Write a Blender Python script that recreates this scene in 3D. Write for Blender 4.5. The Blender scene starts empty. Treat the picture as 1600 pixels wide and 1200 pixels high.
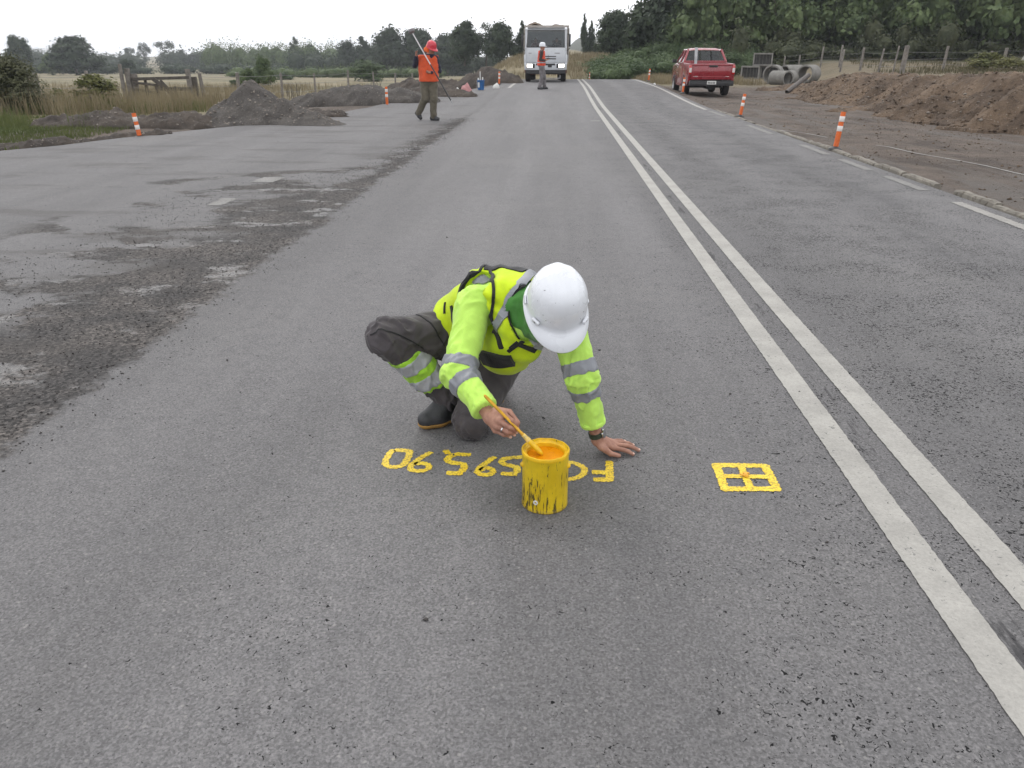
import bpy, bmesh, math, random
import numpy as np
from mathutils import Vector, Matrix, Euler

random.seed(7)
RNG = np.random.default_rng(11)
SC = bpy.context.scene
COL = SC.collection
R = math.radians

# ------------------------------------------------------------------ camera
# road runs along +Y, metres, camera 1.52 m above the asphalt
cam_d = bpy.data.cameras.new('camera')
cam_d.lens = 27.0
cam_d.sensor_width = 36.0
cam_d.clip_start = 0.05
cam_d.clip_end = 8000
cam = bpy.data.objects.new('camera', cam_d)
COL.objects.link(cam)
cam.location = (0, 0, 1.52)
cam.rotation_euler = (R(90 - 23.2274), 0, R(3.1122))
SC.camera = cam

# ------------------------------------------------------------------ sky and sun (bright overcast)
SUN_EL, SUN_AZ = 52.0, -28.0           # azimuth from +Y towards +X
world = bpy.data.worlds.new('World')
SC.world = world
world.use_nodes = True
wn = world.node_tree
wn.nodes.clear()
wo = wn.nodes.new('ShaderNodeOutputWorld')
wb = wn.nodes.new('ShaderNodeBackground')
sky = wn.nodes.new('ShaderNodeTexSky')
sky.sky_type = 'NISHITA'
sky.sun_disc = False
sky.sun_elevation = R(SUN_EL)
sky.sun_rotation = R(SUN_AZ)
sky.air_density = 1.0
sky.dust_density = 2.0
sk = wn.nodes.new('ShaderNodeVectorMath'); sk.operation = 'SCALE'
sk.inputs['Scale'].default_value = 0.10
wtc = wn.nodes.new('ShaderNodeTexCoord')
wns = wn.nodes.new('ShaderNodeTexNoise')
wns.inputs['Scale'].default_value = 2.2
wns.inputs['Detail'].default_value = 5
wrp = wn.nodes.new('ShaderNodeValToRGB')
wrp.color_ramp.elements[0].position = 0.30
wrp.color_ramp.elements[0].color = (1.42, 1.43, 1.46, 1)
wrp.color_ramp.elements[1].position = 0.75
wrp.color_ramp.elements[1].color = (1.66, 1.66, 1.68, 1)
wmx = wn.nodes.new('ShaderNodeMix'); wmx.data_type = 'RGBA'
wmx.inputs[0].default_value = 0.94
wn.links.new(sky.outputs[0], sk.inputs[0])
wn.links.new(wtc.outputs['Generated'], wns.inputs['Vector'])
wn.links.new(wns.outputs['Fac'], wrp.inputs[0])
wn.links.new(sk.outputs[0], wmx.inputs['A'])
wn.links.new(wrp.outputs[0], wmx.inputs['B'])
wn.links.new(wmx.outputs['Result'], wb.inputs['Color'])
wb.inputs['Strength'].default_value = 1.0
wn.links.new(wb.outputs[0], wo.inputs['Surface'])

sun_d = bpy.data.lights.new('sun', 'SUN')
sun_d.energy = 0.9
sun_d.angle = R(22)
sun_d.color = (1.0, 0.965, 0.92)
sun = bpy.data.objects.new('sun', sun_d)
COL.objects.link(sun)
_sd = Vector((math.cos(R(SUN_EL)) * math.sin(R(SUN_AZ)), math.cos(R(SUN_EL)) * math.cos(R(SUN_AZ)), math.sin(R(SUN_EL))))
sun.rotation_euler = (-_sd).to_track_quat('-Z', 'Y').to_euler()
sun.location = (0, 0, 60)

SC.view_settings.view_transform = 'Standard'
SC.view_settings.look = 'None'
SC.view_settings.exposure = 0.0
SC.view_settings.gamma = 1.0
SC.view_settings.use_curve_mapping = False
SC.render.engine = 'CYCLES'
SC.cycles.max_bounces = 5
SC.cycles.diffuse_bounces = 2
SC.cycles.glossy_bounces = 3
SC.cycles.transmission_bounces = 6
SC.cycles.transparent_max_bounces = 8
SC.cycles.volume_bounces = 0
SC.cycles.use_denoising = True
SC.cycles.denoising_input_passes = 'RGB_ALBEDO_NORMAL'
SC.cycles.denoising_prefilter = 'ACCURATE'
SC.cycles.use_adaptive_sampling = True
SC.cycles.adaptive_threshold = 0.02

# ------------------------------------------------------------------ numpy value noise
_PERM = np.random.default_rng(3).random(65536).astype(np.float64)

def vnoise(p):
    p = np.asarray(p, float)
    i = np.floor(p).astype(np.int64)
    f = p - i
    f = f * f * (3 - 2 * f)
    out = 0
    for dx in (0, 1):
        for dy in (0, 1):
            for dz in (0, 1):
                h = ((i[..., 0] + dx) * 73856093) ^ ((i[..., 1] + dy) * 19349663) ^ ((i[..., 2] + dz) * 83492791)
                v = _PERM[h & 65535]
                w = (f[..., 0] if dx else 1 - f[..., 0]) * (f[..., 1] if dy else 1 - f[..., 1]) * (f[..., 2] if dz else 1 - f[..., 2])
                out = out + v * w
    return out * 2 - 1

def fbm(p, octv=4, lac=2.03, gain=0.5):
    p = np.asarray(p, float)
    s, a = 0, 1.0
    for k in range(octv):
        s = s + a * vnoise(p + 17.3 * k)
        p = p * lac
        a *= gain
    return s

def sstep(a, b, x):
    t = np.clip((np.asarray(x, float) - a) / (b - a), 0, 1)
    return t * t * (3 - 2 * t)

# ------------------------------------------------------------------ object helpers
def tag(o, label=None, cat=None, group=None, kind=None):
    if label: o['label'] = label
    if cat: o['category'] = cat
    if group: o['group'] = group
    if kind: o['kind'] = kind
    return o

def link(o, parent=None):
    COL.objects.link(o)
    if parent is not None:
        o.parent = parent
    return o

def empty(name, loc=(0, 0, 0), rz=0.0, label=None, cat=None, group=None):
    o = bpy.data.objects.new(name, None)
    o.empty_display_size = 0.1
    link(o)
    o.location = loc
    o.rotation_euler = (0, 0, rz)
    return tag(o, label, cat, group)

def copy_tree(o, parent=None):
    c = o.copy()
    link(c)
    c.parent = parent
    for ch in o.children:
        copy_tree(ch, c)
    return c

def np_mesh(name, verts, faces, mat=None, parent=None, smooth=False, mats=None):
    """faces: (n,3) or (n,4) integer array, or a list of polygons"""
    me = bpy.data.meshes.new(name)
    if isinstance(faces, np.ndarray):
        verts = np.asarray(verts, np.float32)
        n, k = faces.shape
        me.vertices.add(len(verts)); me.vertices.foreach_set('co', verts.ravel())
        me.loops.add(n * k); me.loops.foreach_set('vertex_index', faces.astype(np.int32).ravel())
        me.polygons.add(n); me.polygons.foreach_set('loop_start', np.arange(0, n * k, k, dtype=np.int32))
        me.polygons.foreach_set('loop_total', np.full(n, k, np.int32))
        me.update(calc_edges=True)
    else:
        me.from_pydata([tuple(v) for v in verts], [], [list(f) for f in faces])
        me.update()
    if smooth:
        me.polygons.foreach_set('use_smooth', np.ones(len(me.polygons), bool))
    for m in (mats or ([mat] if mat else [])):
        me.materials.append(m)
    o = bpy.data.objects.new(name, me)
    return link(o, parent)

class G:
    """collects shapes into one mesh"""
    def __init__(s):
        s.v, s.f, s.m = [], [], []
    def add(s, v, f, m=0):
        b = len(s.v)
        s.v += [tuple(map(float, q)) for q in v]
        s.f += [[b + i for i in q] for q in f]
        s.m += [m] * len(f)
        return s
    def box(s, c, d, rot=None, m=0, taper=1.0):
        x, y, z = d[0] / 2, d[1] / 2, d[2] / 2
        t = taper
        v = [Vector(q) for q in ((-x, -y, -z), (x, -y, -z), (x, y, -z), (-x, y, -z), (-x * t, -y * t, z), (x * t, -y * t, z), (x * t, y * t, z), (-x * t, y * t, z))]
        if rot is not None:
            mt = Euler(rot).to_matrix()
            v = [mt @ q for q in v]
        v = [q + Vector(c) for q in v]
        return s.add(v, [(0, 3, 2, 1), (4, 5, 6, 7), (0, 1, 5, 4), (1, 2, 6, 5), (2, 3, 7, 6), (3, 0, 4, 7)], m)
    def tube(s, pts, rad, seg=8, caps=True, m=0, flat=1.0):
        pts = [Vector(p) for p in pts]
        if not hasattr(rad, '__len__'):
            rad = [rad] * len(pts)
        v, f = [], []
        up = None
        for i, p in enumerate(pts):
            a = pts[max(i - 1, 0)]; b = pts[min(i + 1, len(pts) - 1)]
            t = (b - a).normalized()
            if up is None:
                up = Vector((0, 0, 1)) if abs(t.z) < 0.9 else Vector((0, 1, 0))
            x = t.cross(up).normalized(); y = x.cross(t).normalized(); up = y
            for k in range(seg):
                an = 2 * math.pi * k / seg
                v.append(p + x * rad[i] * math.cos(an) + y * rad[i] * flat * math.sin(an))
        n = len(pts)
        for i in range(n - 1):
            for k in range(seg):
                k2 = (k + 1) % seg
                f.append((i * seg + k, i * seg + k2, (i + 1) * seg + k2, (i + 1) * seg + k))
        if caps:
            f.append(tuple(range(seg - 1, -1, -1)))
            f.append(tuple((n - 1) * seg + k for k in range(seg)))
        return s.add(v, f, m)
    def lathe(s, prof, seg=24, mat=None, m=0, close=False, caps=True):
        v, f = [], []
        for r, z in prof:
            for k in range(seg):
                an = 2 * math.pi * k / seg
                q = Vector((r * math.cos(an), r * math.sin(an), z))
                v.append(mat @ q if mat is not None else q)
        n = len(prof)
        for i in range(n if close else n - 1):
            j = (i + 1) % n
            for k in range(seg):
                k2 = (k + 1) % seg
                f.append((i * seg + k, i * seg + k2, j * seg + k2, j * seg + k))
        if not close and caps:
            if prof[0][0] > 1e-5: f.append(tuple(range(seg - 1, -1, -1)))
            if prof[-1][0] > 1e-5: f.append(tuple((n - 1) * seg + k for k in range(seg)))
        return s.add(v, f, m)
    def prism(s, poly, x0, x1, m=0, inset=0.0):
        """polygon in (y,z) extruded along x"""
        n = len(poly)
        v = [(x0, a, b) for a, b in poly] + [(x1, a, b) for a, b in poly]
        f = [tuple(range(n)), tuple(range(2 * n - 1, n - 1, -1))]
        f += [(i, n + i, n + (i + 1) % n, (i + 1) % n) for i in range(n)]
        return s.add(v, f, m)
    def build(s, name, mat=None, parent=None, smooth=False, bevel=0.0, seg=2, mats=None, loc=None):
        me = bpy.data.meshes.new(name)
        me.from_pydata(s.v, [], s.f)
        for q in (mats or ([mat] if mat else [])):
            me.materials.append(q)
        me.polygons.foreach_set('material_index', s.m)
        bm = bmesh.new(); bm.from_mesh(me)
        bmesh.ops.remove_doubles(bm, verts=bm.verts, dist=1e-5)
        bmesh.ops.recalc_face_normals(bm, faces=bm.faces)
        if bevel > 0:
            ed = [e for e in bm.edges if len(e.link_faces) == 2 and e.calc_face_angle(0) > R(28)]
            bmesh.ops.bevel(bm, geom=ed, offset=bevel, segments=seg, profile=0.5, affect='EDGES', clamp_overlap=True)
        bm.to_mesh(me); bm.free()
        if smooth:
            me.polygons.foreach_set('use_smooth', np.ones(len(me.polygons), bool))
            try:
                me.set_sharp_from_angle(angle=R(42))
            except Exception:
                pass
        o = bpy.data.objects.new(name, me)
        link(o, parent)
        if loc is not None:
            o.location = loc
        return o

# ------------------------------------------------------------------ materials
class NT:
    def __init__(s, name):
        s.mat = bpy.data.materials.new(name)
        s.mat.use_nodes = True
        s.t = s.mat.node_tree
        s.b = s.t.nodes['Principled BSDF']
        s.out = s.t.nodes['Material Output']
    def n(s, typ, **kw):
        q = s.t.nodes.new(typ)
        for k, v in kw.items():
            setattr(q, k, v)
        return q
    def l(s, a, b):
        s.t.links.new(a, b)
    def setin(s, node, key, val):
        if hasattr(val, 'is_output') or isinstance(val, bpy.types.NodeSocket):
            s.l(val, node.inputs[key])
        else:
            node.inputs[key].default_value = val
    def coord(s, kind='pos', scale=None):
        if kind == 'pos':
            o = s.n('ShaderNodeNewGeometry').outputs['Position']
        else:
            o = s.n('ShaderNodeTexCoord').outputs[kind]
        if scale is not None:
            m = s.n('ShaderNodeMapping')
            m.inputs['Scale'].default_value = scale
            s.l(o, m.inputs['Vector'])
            o = m.outputs[0]
        return o
    def noise(s, vec, scale, detail=3, rough=0.55, dist=0.0, out='Fac'):
        q = s.n('ShaderNodeTexNoise')
        s.l(vec, q.inputs['Vector'])
        q.inputs['Scale'].default_value = scale
        q.inputs['Detail'].default_value = detail
        q.inputs['Roughness'].default_value = rough
        q.inputs['Distortion'].default_value = dist
        return q.outputs[out]
    def voro(s, vec, scale, out='Distance', feature='F1', rnd=1.0):
        q = s.n('ShaderNodeTexVoronoi', feature=feature)
        s.l(vec, q.inputs['Vector'])
        q.inputs['Scale'].default_value = scale
        q.inputs['Randomness'].default_value = rnd
        return q.outputs[out]
    def ss(s, x, a, b, lo=0.0, hi=1.0):
        q = s.n('ShaderNodeMapRange', interpolation_type='SMOOTHSTEP')
        s.l(x, q.inputs[0])
        q.inputs[1].default_value = a; q.inputs[2].default_value = b
        q.inputs[3].default_value = lo; q.inputs[4].default_value = hi
        return q.outputs[0]
    def math(s, op, a, b=None, c=None):
        q = s.n('ShaderNodeMath', operation=op)
        for i, v in enumerate((a, b, c)):
            if v is None: continue
            s.setin(q, i, v)
        return q.outputs[0]
    def mix(s, f, a, b, typ='MIX'):
        q = s.n('ShaderNodeMix', data_type='RGBA', blend_type=typ)
        s.setin(q, 0, f)
        for k, v in (('A', a), ('B', b)):
            if isinstance(v, (tuple, list)):
                q.inputs[k].default_value = (*v[:3], 1)
            else:
                s.l(v, q.inputs[k])
        return q.outputs['Result']
    def mixs(s, base, f, typ='MULTIPLY', b=(0, 0, 0)):
        return s.mix(f, base, b, typ)
    def ramp(s, x, stops):
        q = s.n('ShaderNodeValToRGB')
        s.l(x, q.inputs[0])
        e = q.color_ramp.elements
        while len(e) < len(stops): e.new(0.5)
        for i, (p, c) in enumerate(stops):
            e[i].position = p
            e[i].color = (*c, 1) if hasattr(c, '__len__') else (c, c, c, 1)
        return q.outputs[0]
    def bump(s, h, strength=0.3, dist=0.01, chain=None):
        q = s.n('ShaderNodeBump')
        q.inputs['Strength'].default_value = strength
        q.inputs['Distance'].default_value = dist
        s.l(h, q.inputs['Height'])
        if chain is not None: s.l(chain, q.inputs['Normal'])
        return q.outputs[0]
    def fin(s, color=None, rough=None, normal=None, **kw):
        if color is not None: s.setin(s.b, 'Base Color', color if not isinstance(color, (tuple, list)) else (*color[:3], 1))
        if rough is not None: s.setin(s.b, 'Roughness', rough)
        if normal is not None: s.l(normal, s.b.inputs['Normal'])
        for k, v in kw.items():
            s.setin(s.b, k.replace('_', ' '), v)
        return s.mat

def simple(name, col, rough=0.6, var=0.18, scale=9.0, detail=4, bump=0.0, bscale=60.0, dirt=None, dirt_amt=0.0, metal=0.0, spec=0.5, coat=0.0, kind='Object', hue=None):
    """paint, cloth, wood, plastic: colour with uneven tone, a dirt layer and fine relief"""
    t = NT(name)
    c = t.coord(kind)
    n1 = t.noise(c, scale, detail, 0.6)
    dark = tuple(x * (1 - var) for x in col)
    lite = tuple(min(1, x * (1 + var)) for x in (hue or col))
    cc = t.mix(t.ss(n1, 0.3, 0.7), dark, lite)
    if dirt is not None:
        n2 = t.noise(c, scale * 2.7, 5, 0.65, 0.4)
        cc = t.mix(t.ss(n2, 0.66 - dirt_amt, 0.78 - dirt_amt * 0.6), cc, dirt)
    nm = None
    if bump > 0:
        nm = t.bump(t.noise(c, bscale, 4, 0.6), bump, 0.01)
    rr = t.ss(n1, 0.2, 0.8, max(0.02, rough - 0.08), min(1, rough + 0.08))
    m = t.fin(cc, rr, nm, Metallic=metal)
    t.b.inputs['Specular IOR Level'].default_value = spec
    t.b.inputs['Coat Weight'].default_value = coat
    t.b.inputs['Coat Roughness'].default_value = 0.08
    return m

# ================================================================== SETTING
def pl(x, pts):
    a = np.array(pts, float)
    return np.interp(x, a[:, 0], a[:, 1])

def zr(y):
    """long profile of the road: flat, a slight rise, a crest, then it drops away"""
    y = np.asarray(y, float)
    return 0.19 * sstep(24, 39, y) - 0.006 * np.clip(y - 47, 0, 14) ** 2

EDGE_L = [(-30, -22), (-8, -16), (11, -10.5), (13.2, -9.5), (14.2, -9.0), (15.9, -8.43), (17.6, -7.67), (20.8, -6.5), (26.8, -5.6), (31.4, -4.4), (36, -3.2), (40, -2.75), (64, -2.6)]
EDGE_R = 4.70
TOE = [(-30, 20), (12, 12.5), (17.9, 10.1), (19.0, 9.3), (22.6, 9.2), (26.9, 8.9), (33, 9.7), (38, 10.9), (48, 13.5), (60, 16)]

def zt(x, y):
    """terrain height"""
    x = np.asarray(x, float); y = np.asarray(y, float)
    left = -0.03 - 0.018 * np.clip(y - 20, 0, 230) - 0.002 * np.clip(y - 250, 0, 1500)
    toe = pl(y, TOE)
    right = -0.05 + 0.66 * sstep(0.4, 4.0, x - toe) + 0.037 * np.clip(y - 50, 0, 60) * sstep(5, 15, x) + 0.02 * np.clip(y - 110, 0, 400) * sstep(5, 20, x)
    right = right + 0.05 * np.clip(x - 30, 0, 60)
    mid = zr(np.minimum(y, 61)) - 0.07 + (2.3 + 0.0) * sstep(60, 80, y) + 0.010 * np.clip(y - 80, 0, 200)
    el = pl(y, EDGE_L)
    wl = sstep(0.0, 3.0, (el - 0.2) - x)
    wl = np.where(y > 50, sstep(3.0, 9.0, -x), wl)
    wr = sstep(0.0, 1.2, x - (EDGE_R + 0.1))
    z = mid * (1 - wl - wr) + left * wl + right * wr
    lump = 0.06 * fbm(np.stack([x * 0.23, y * 0.23, x * 0], -1), 3)
    out = np.clip(wl + wr, 0, 1) * (1 - sstep(0, 1, 1 - np.abs(x) / 5.0) * (y < 60))
    far = sstep(120, 500, np.hypot(x, y))
    return z + lump * np.where((x > 4.9) & (x < 9), 0.25, 1.0) * out + far * 5.0 * fbm(np.stack([x * 0.004, y * 0.004, x * 0], -1), 3) * (y > 100)

def zt1(x, y):
    return float(zt(np.array([x]), np.array([y]))[0])

def grid_mesh(name, xs, ys, zf, mat, parent=None, smooth=True):
    X, Y = np.meshgrid(xs, ys)
    Z = zf(X, Y)
    V = np.stack([X.ravel(), Y.ravel(), Z.ravel()], 1)
    nx, ny = len(xs), len(ys)
    i = np.arange(ny - 1)[:, None] * nx + np.arange(nx - 1)[None, :]
    F = np.stack([i, i + 1, i + nx + 1, i + nx], -1).reshape(-1, 4)
    return np_mesh(name, V, F, mat, parent, smooth)

# ---- materials of the setting
def mat_asphalt():
    t = NT('asphalt')
    P = t.coord()
    sx = t.n('ShaderNodeSeparateXYZ'); t.l(P, sx.inputs[0])
    X, Y = sx.outputs[0], sx.outputs[1]
    streak = t.noise(t.coord('pos', (1.3, 0.10, 1)), 1.0, 4, 0.6)
    blot = t.noise(P, 0.55, 5, 0.6)
    mid = t.noise(P, 9.0, 4, 0.65)
    fine = t.noise(P, 120, 2, 0.75)
    cells = t.voro(P, 150, 'Color')
    base = t.mix(t.ss(streak, 0.3, 0.7), (0.106, 0.1025, 0.1045), (0.144, 0.1395, 0.1415))
    base = t.mix(t.math('MULTIPLY', t.ss(blot, 0.45, 0.75), 0.5), base, (0.146, 0.141, 0.138))
    base = t.mix(t.math('MULTIPLY', t.ss(mid, 0.35, 0.75), 0.35), base, (0.080, 0.080, 0.084))
    base = t.mix(0.75, base, t.ramp(fine, [(0.28, 0.24), (0.5, 0.5), (0.72, 0.76)]), 'OVERLAY')
    bw = t.n('ShaderNodeRGBToBW'); t.l(cells, bw.inputs[0])
    base = t.mix(0.55, base, t.ramp(bw.outputs[0], [(0.05, 0.20), (0.5, 0.5), (0.95, 0.82)]), 'OVERLAY')
    wheel = t.ramp(t.ss(X, -3.0, 6.0), [(0.0, 0.42), (0.10, 0.50), (0.19, 0.60), (0.28, 0.47), (0.37, 0.58), (0.45, 0.44), (0.54, 0.42), (0.62, 0.40), (0.72, 0.54), (0.80, 0.42), (0.90, 0.56), (1.0, 0.45)])
    base = t.mix(0.55, base, wheel, 'OVERLAY')
    # pale exposed stones
    vd = t.voro(P, 46)
    vc = t.voro(P, 46, 'Color')
    sp = t.n('ShaderNodeSeparateColor'); t.l(vc, sp.inputs[0])
    pale = t.math('MULTIPLY', t.ss(vd, 0.26, 0.16), t.ss(sp.outputs[0], 0.84, 0.93))
    base = t.mix(t.math('MULTIPLY', pale, 0.45), base, (0.30, 0.29, 0.275))
    # pits where chippings are gone: black, clustered, more of them towards the right lane
    clus = t.noise(P, 2.1, 2, 0.6)
    lanes = t.ramp(t.ss(X, -3.0, 6.0), [(0.0, 0.0), (0.30, 0.06), (0.40, 0.46), (0.50, 0.58), (0.56, 0.92), (0.78, 1.0), (1.0, 0.85)])
    th = t.math('ADD', t.math('MULTIPLY', t.ss(clus, 0.32, 0.70), 0.075), t.math('MULTIPLY', lanes, 0.104))
    pit = t.noise(P, 62, 2, 0.62, 1.2)
    pit2 = t.noise(P, 24, 2, 0.7, 1.5)
    pitm = t.math('MAXIMUM', t.ss(t.math('ADD', pit, th), 0.715, 0.745), t.ss(t.math('ADD', pit2, t.math('MULTIPLY', th, 0.6)), 0.755, 0.775))
    base = t.mix(t.math('MULTIPLY', pitm, 0.94), base, (0.006, 0.006, 0.0065))
    # strip of bare binder between the two centre lines
    gx = t.math('ABSOLUTE', t.math('SUBTRACT', X, 1.325))
    strip = t.math('MULTIPLY', t.ss(gx, 0.055, 0.03), t.ss(t.noise(t.coord('pos', (8, 1.0, 1)), 1.0, 5, 0.78), 0.52, 0.62))
    base = t.mix(t.math('MULTIPLY', strip, 0.85), base, (0.022, 0.021, 0.023))
    # brownish tone at the right-hand edge of the lane, pits in bands
    band = t.math('MULTIPLY', t.ss(t.math('ABSOLUTE', t.math('SUBTRACT', X, 3.55)), 0.7, 0.1), t.ss(t.noise(t.coord('pos', (2.2, 0.35, 1)), 1.0, 5, 0.7), 0.45, 0.68))
    base = t.mix(t.math('MULTIPLY', band, 0.45), base, (0.06, 0.059, 0.063))
    # loose dirty chippings along the old lane edge
    wob = t.noise(P, 1.1, 5, 0.65)
    wob2 = t.noise(P, 7.0, 4, 0.7)
    xw = t.math('ADD', t.math('ADD', X, t.math('MULTIPLY', t.math('SUBTRACT', wob, 0.5), 0.42)), t.math('MULTIPLY', t.math('SUBTRACT', wob2, 0.5), 0.34))
    yn = t.math('DIVIDE', Y, 25.0)
    lb = t.ramp(yn, [(0.0, 0.62), (0.20, 0.42), (0.28, 0.46), (0.36, 0.60), (0.42, 0.42), (0.46, 0.10), (0.56, 0.085), (0.80, 0.06), (0.92, 0.0)])
    lbx = t.math('MULTIPLY', lb, -6.0)                     # width of the dirty zone
    d = t.math('ADD', xw, 2.28)                            # 0 at the old edge, negative outwards
    inner = t.ss(d, 0.06, -0.06)
    outer = t.n('ShaderNodeMapRange', interpolation_type='SMOOTHSTEP')
    t.l(t.math('SUBTRACT', d, lbx), outer.inputs[0])
    outer.inputs[1].default_value = -0.25; outer.inputs[2].default_value = 0.30
    holes = t.noise(t.coord('pos', (0.75, 1.05, 1)), 1.15, 6, 0.62, 0.3)
    keep = t.ss(t.math('SUBTRACT', holes, t.math('MULTIPLY', t.ss(d, -0.3, -2.6), 0.10)), 0.43, 0.50)
    keep = t.math('MAXIMUM', keep, t.math('MAXIMUM', t.ss(Y, 4.6, 3.9), t.math('MAXIMUM', t.math('MULTIPLY', t.ss(d, -0.34, -0.16), t.ss(Y, 7.0, 9.0)), t.math('MULTIPLY', t.ss(t.math('ADD', d, t.math('MULTIPLY', t.math('SUBTRACT', holes, 0.5), 2.2)), -1.25, -0.75), t.ss(Y, 10.2, 9.0)))))
    patch = t.math('MULTIPLY', t.math('MULTIPLY', inner, outer.outputs[0]), keep)
    pcol = t.mix(t.ss(t.noise(P, 2.3, 4), 0.35, 0.65), (0.040, 0.037, 0.036), (0.072, 0.064, 0.059))
    pcol = t.mix(0.8, pcol, t.ramp(t.noise(P, 48, 3, 0.8), [(0.32, 0.05), (0.5, 0.5), (0.66, 0.95)]), 'OVERLAY')
    pv = t.voro(P, 62, 'Color'); pvb = t.n('ShaderNodeRGBToBW'); t.l(pv, pvb.inputs[0])
    pcol = t.mix(0.85, pcol, t.ramp(pvb.outputs[0], [(0.12, 0.02), (0.5, 0.46), (0.88, 0.97)]), 'OVERLAY')
    base = t.mix(t.math('MULTIPLY', patch, 0.92), base, pcol)
    # thin scatter of the same dirt over the side area
    thin = t.math('MULTIPLY', t.ss(X, -2.1, -3.2), t.ss(t.noise(t.coord('pos', (0.5, 1.6, 1)), 0.9, 6, 0.65), 0.50, 0.63))
    base = t.mix(t.math('MULTIPLY', thin, 0.55), base, (0.055, 0.05, 0.047))
    wet = t.math('MULTIPLY', patch, t.ss(t.noise(t.coord('pos', (1.0, 1.6, 1)), 1.5, 5, 0.75), 0.54, 0.64))
    rough = t.math('SUBTRACT', t.ss(fine, 0.2, 0.8, 0.66, 0.86), t.math('MULTIPLY', wet, 0.44))
    h = t.math('ADD', t.math('MULTIPLY', bw.outputs[0], 0.6), fine)
    t.setin(t.b, 'Specular IOR Level', t.math('MAXIMUM', t.math('SUBTRACT', 0.5, t.math('MULTIPLY', t.math('MAXIMUM', pitm, t.math('MULTIPLY', t.math('SUBTRACT', patch, wet), 0.7)), 0.42)), 0.06))
    return t.fin(base, rough, t.bump(h, 0.7, 0.005))

def mat_line(name='worn_white_paint', col=(0.315, 0.305, 0.282), wear=0.02):
    t = NT(name)
    P = t.coord()
    c = t.mix(t.ss(t.noise(P, 4, 5, 0.65), 0.3, 0.7), tuple(x * 0.86 for x in col), tuple(x * 1.1 for x in col))
    c = t.mix(0.5, c, t.ramp(t.noise(P, 95, 3, 0.7), [(0.3, 0.36), (0.5, 0.5), (0.7, 0.62)]), 'OVERLAY')
    chip = t.noise(P, 46, 4, 0.68, 0.6)
    clus = t.noise(P, 2.2, 3)
    m = t.ss(t.math('ADD', chip, t.math('MULTIPLY', clus, 0.16)), 0.735 - wear, 0.775 - wear)
    c = t.mix(t.math('MULTIPLY', m, 0.85), c, (0.10, 0.099, 0.10))
    return t.fin(c, 0.7, t.bump(t.noise(P, 105, 3, 0.7), 0.5, 0.003))

def mat_yellow_paint():
    t = NT('yellow_road_paint')
    P = t.coord()
    c = t.mix(t.ss(t.noise(P, 22, 4), 0.3, 0.7), (0.74, 0.50, 0.014), (0.84, 0.62, 0.04))
    chip = t.noise(P, 70, 4, 0.7, 0.7)
    gap = t.math('MULTIPLY', t.ss(t.voro(P, 130), 0.50, 0.72), 0.55)
    m = t.math('MAXIMUM', t.math('MULTIPLY', t.ss(chip, 0.625, 0.67), 0.7), gap)
    c = t.mix(m, c, (0.16, 0.115, 0.03))
    return t.fin(c, 0.55, t.bump(t.noise(P, 120, 2, 0.75), 0.6, 0.004))

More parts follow.
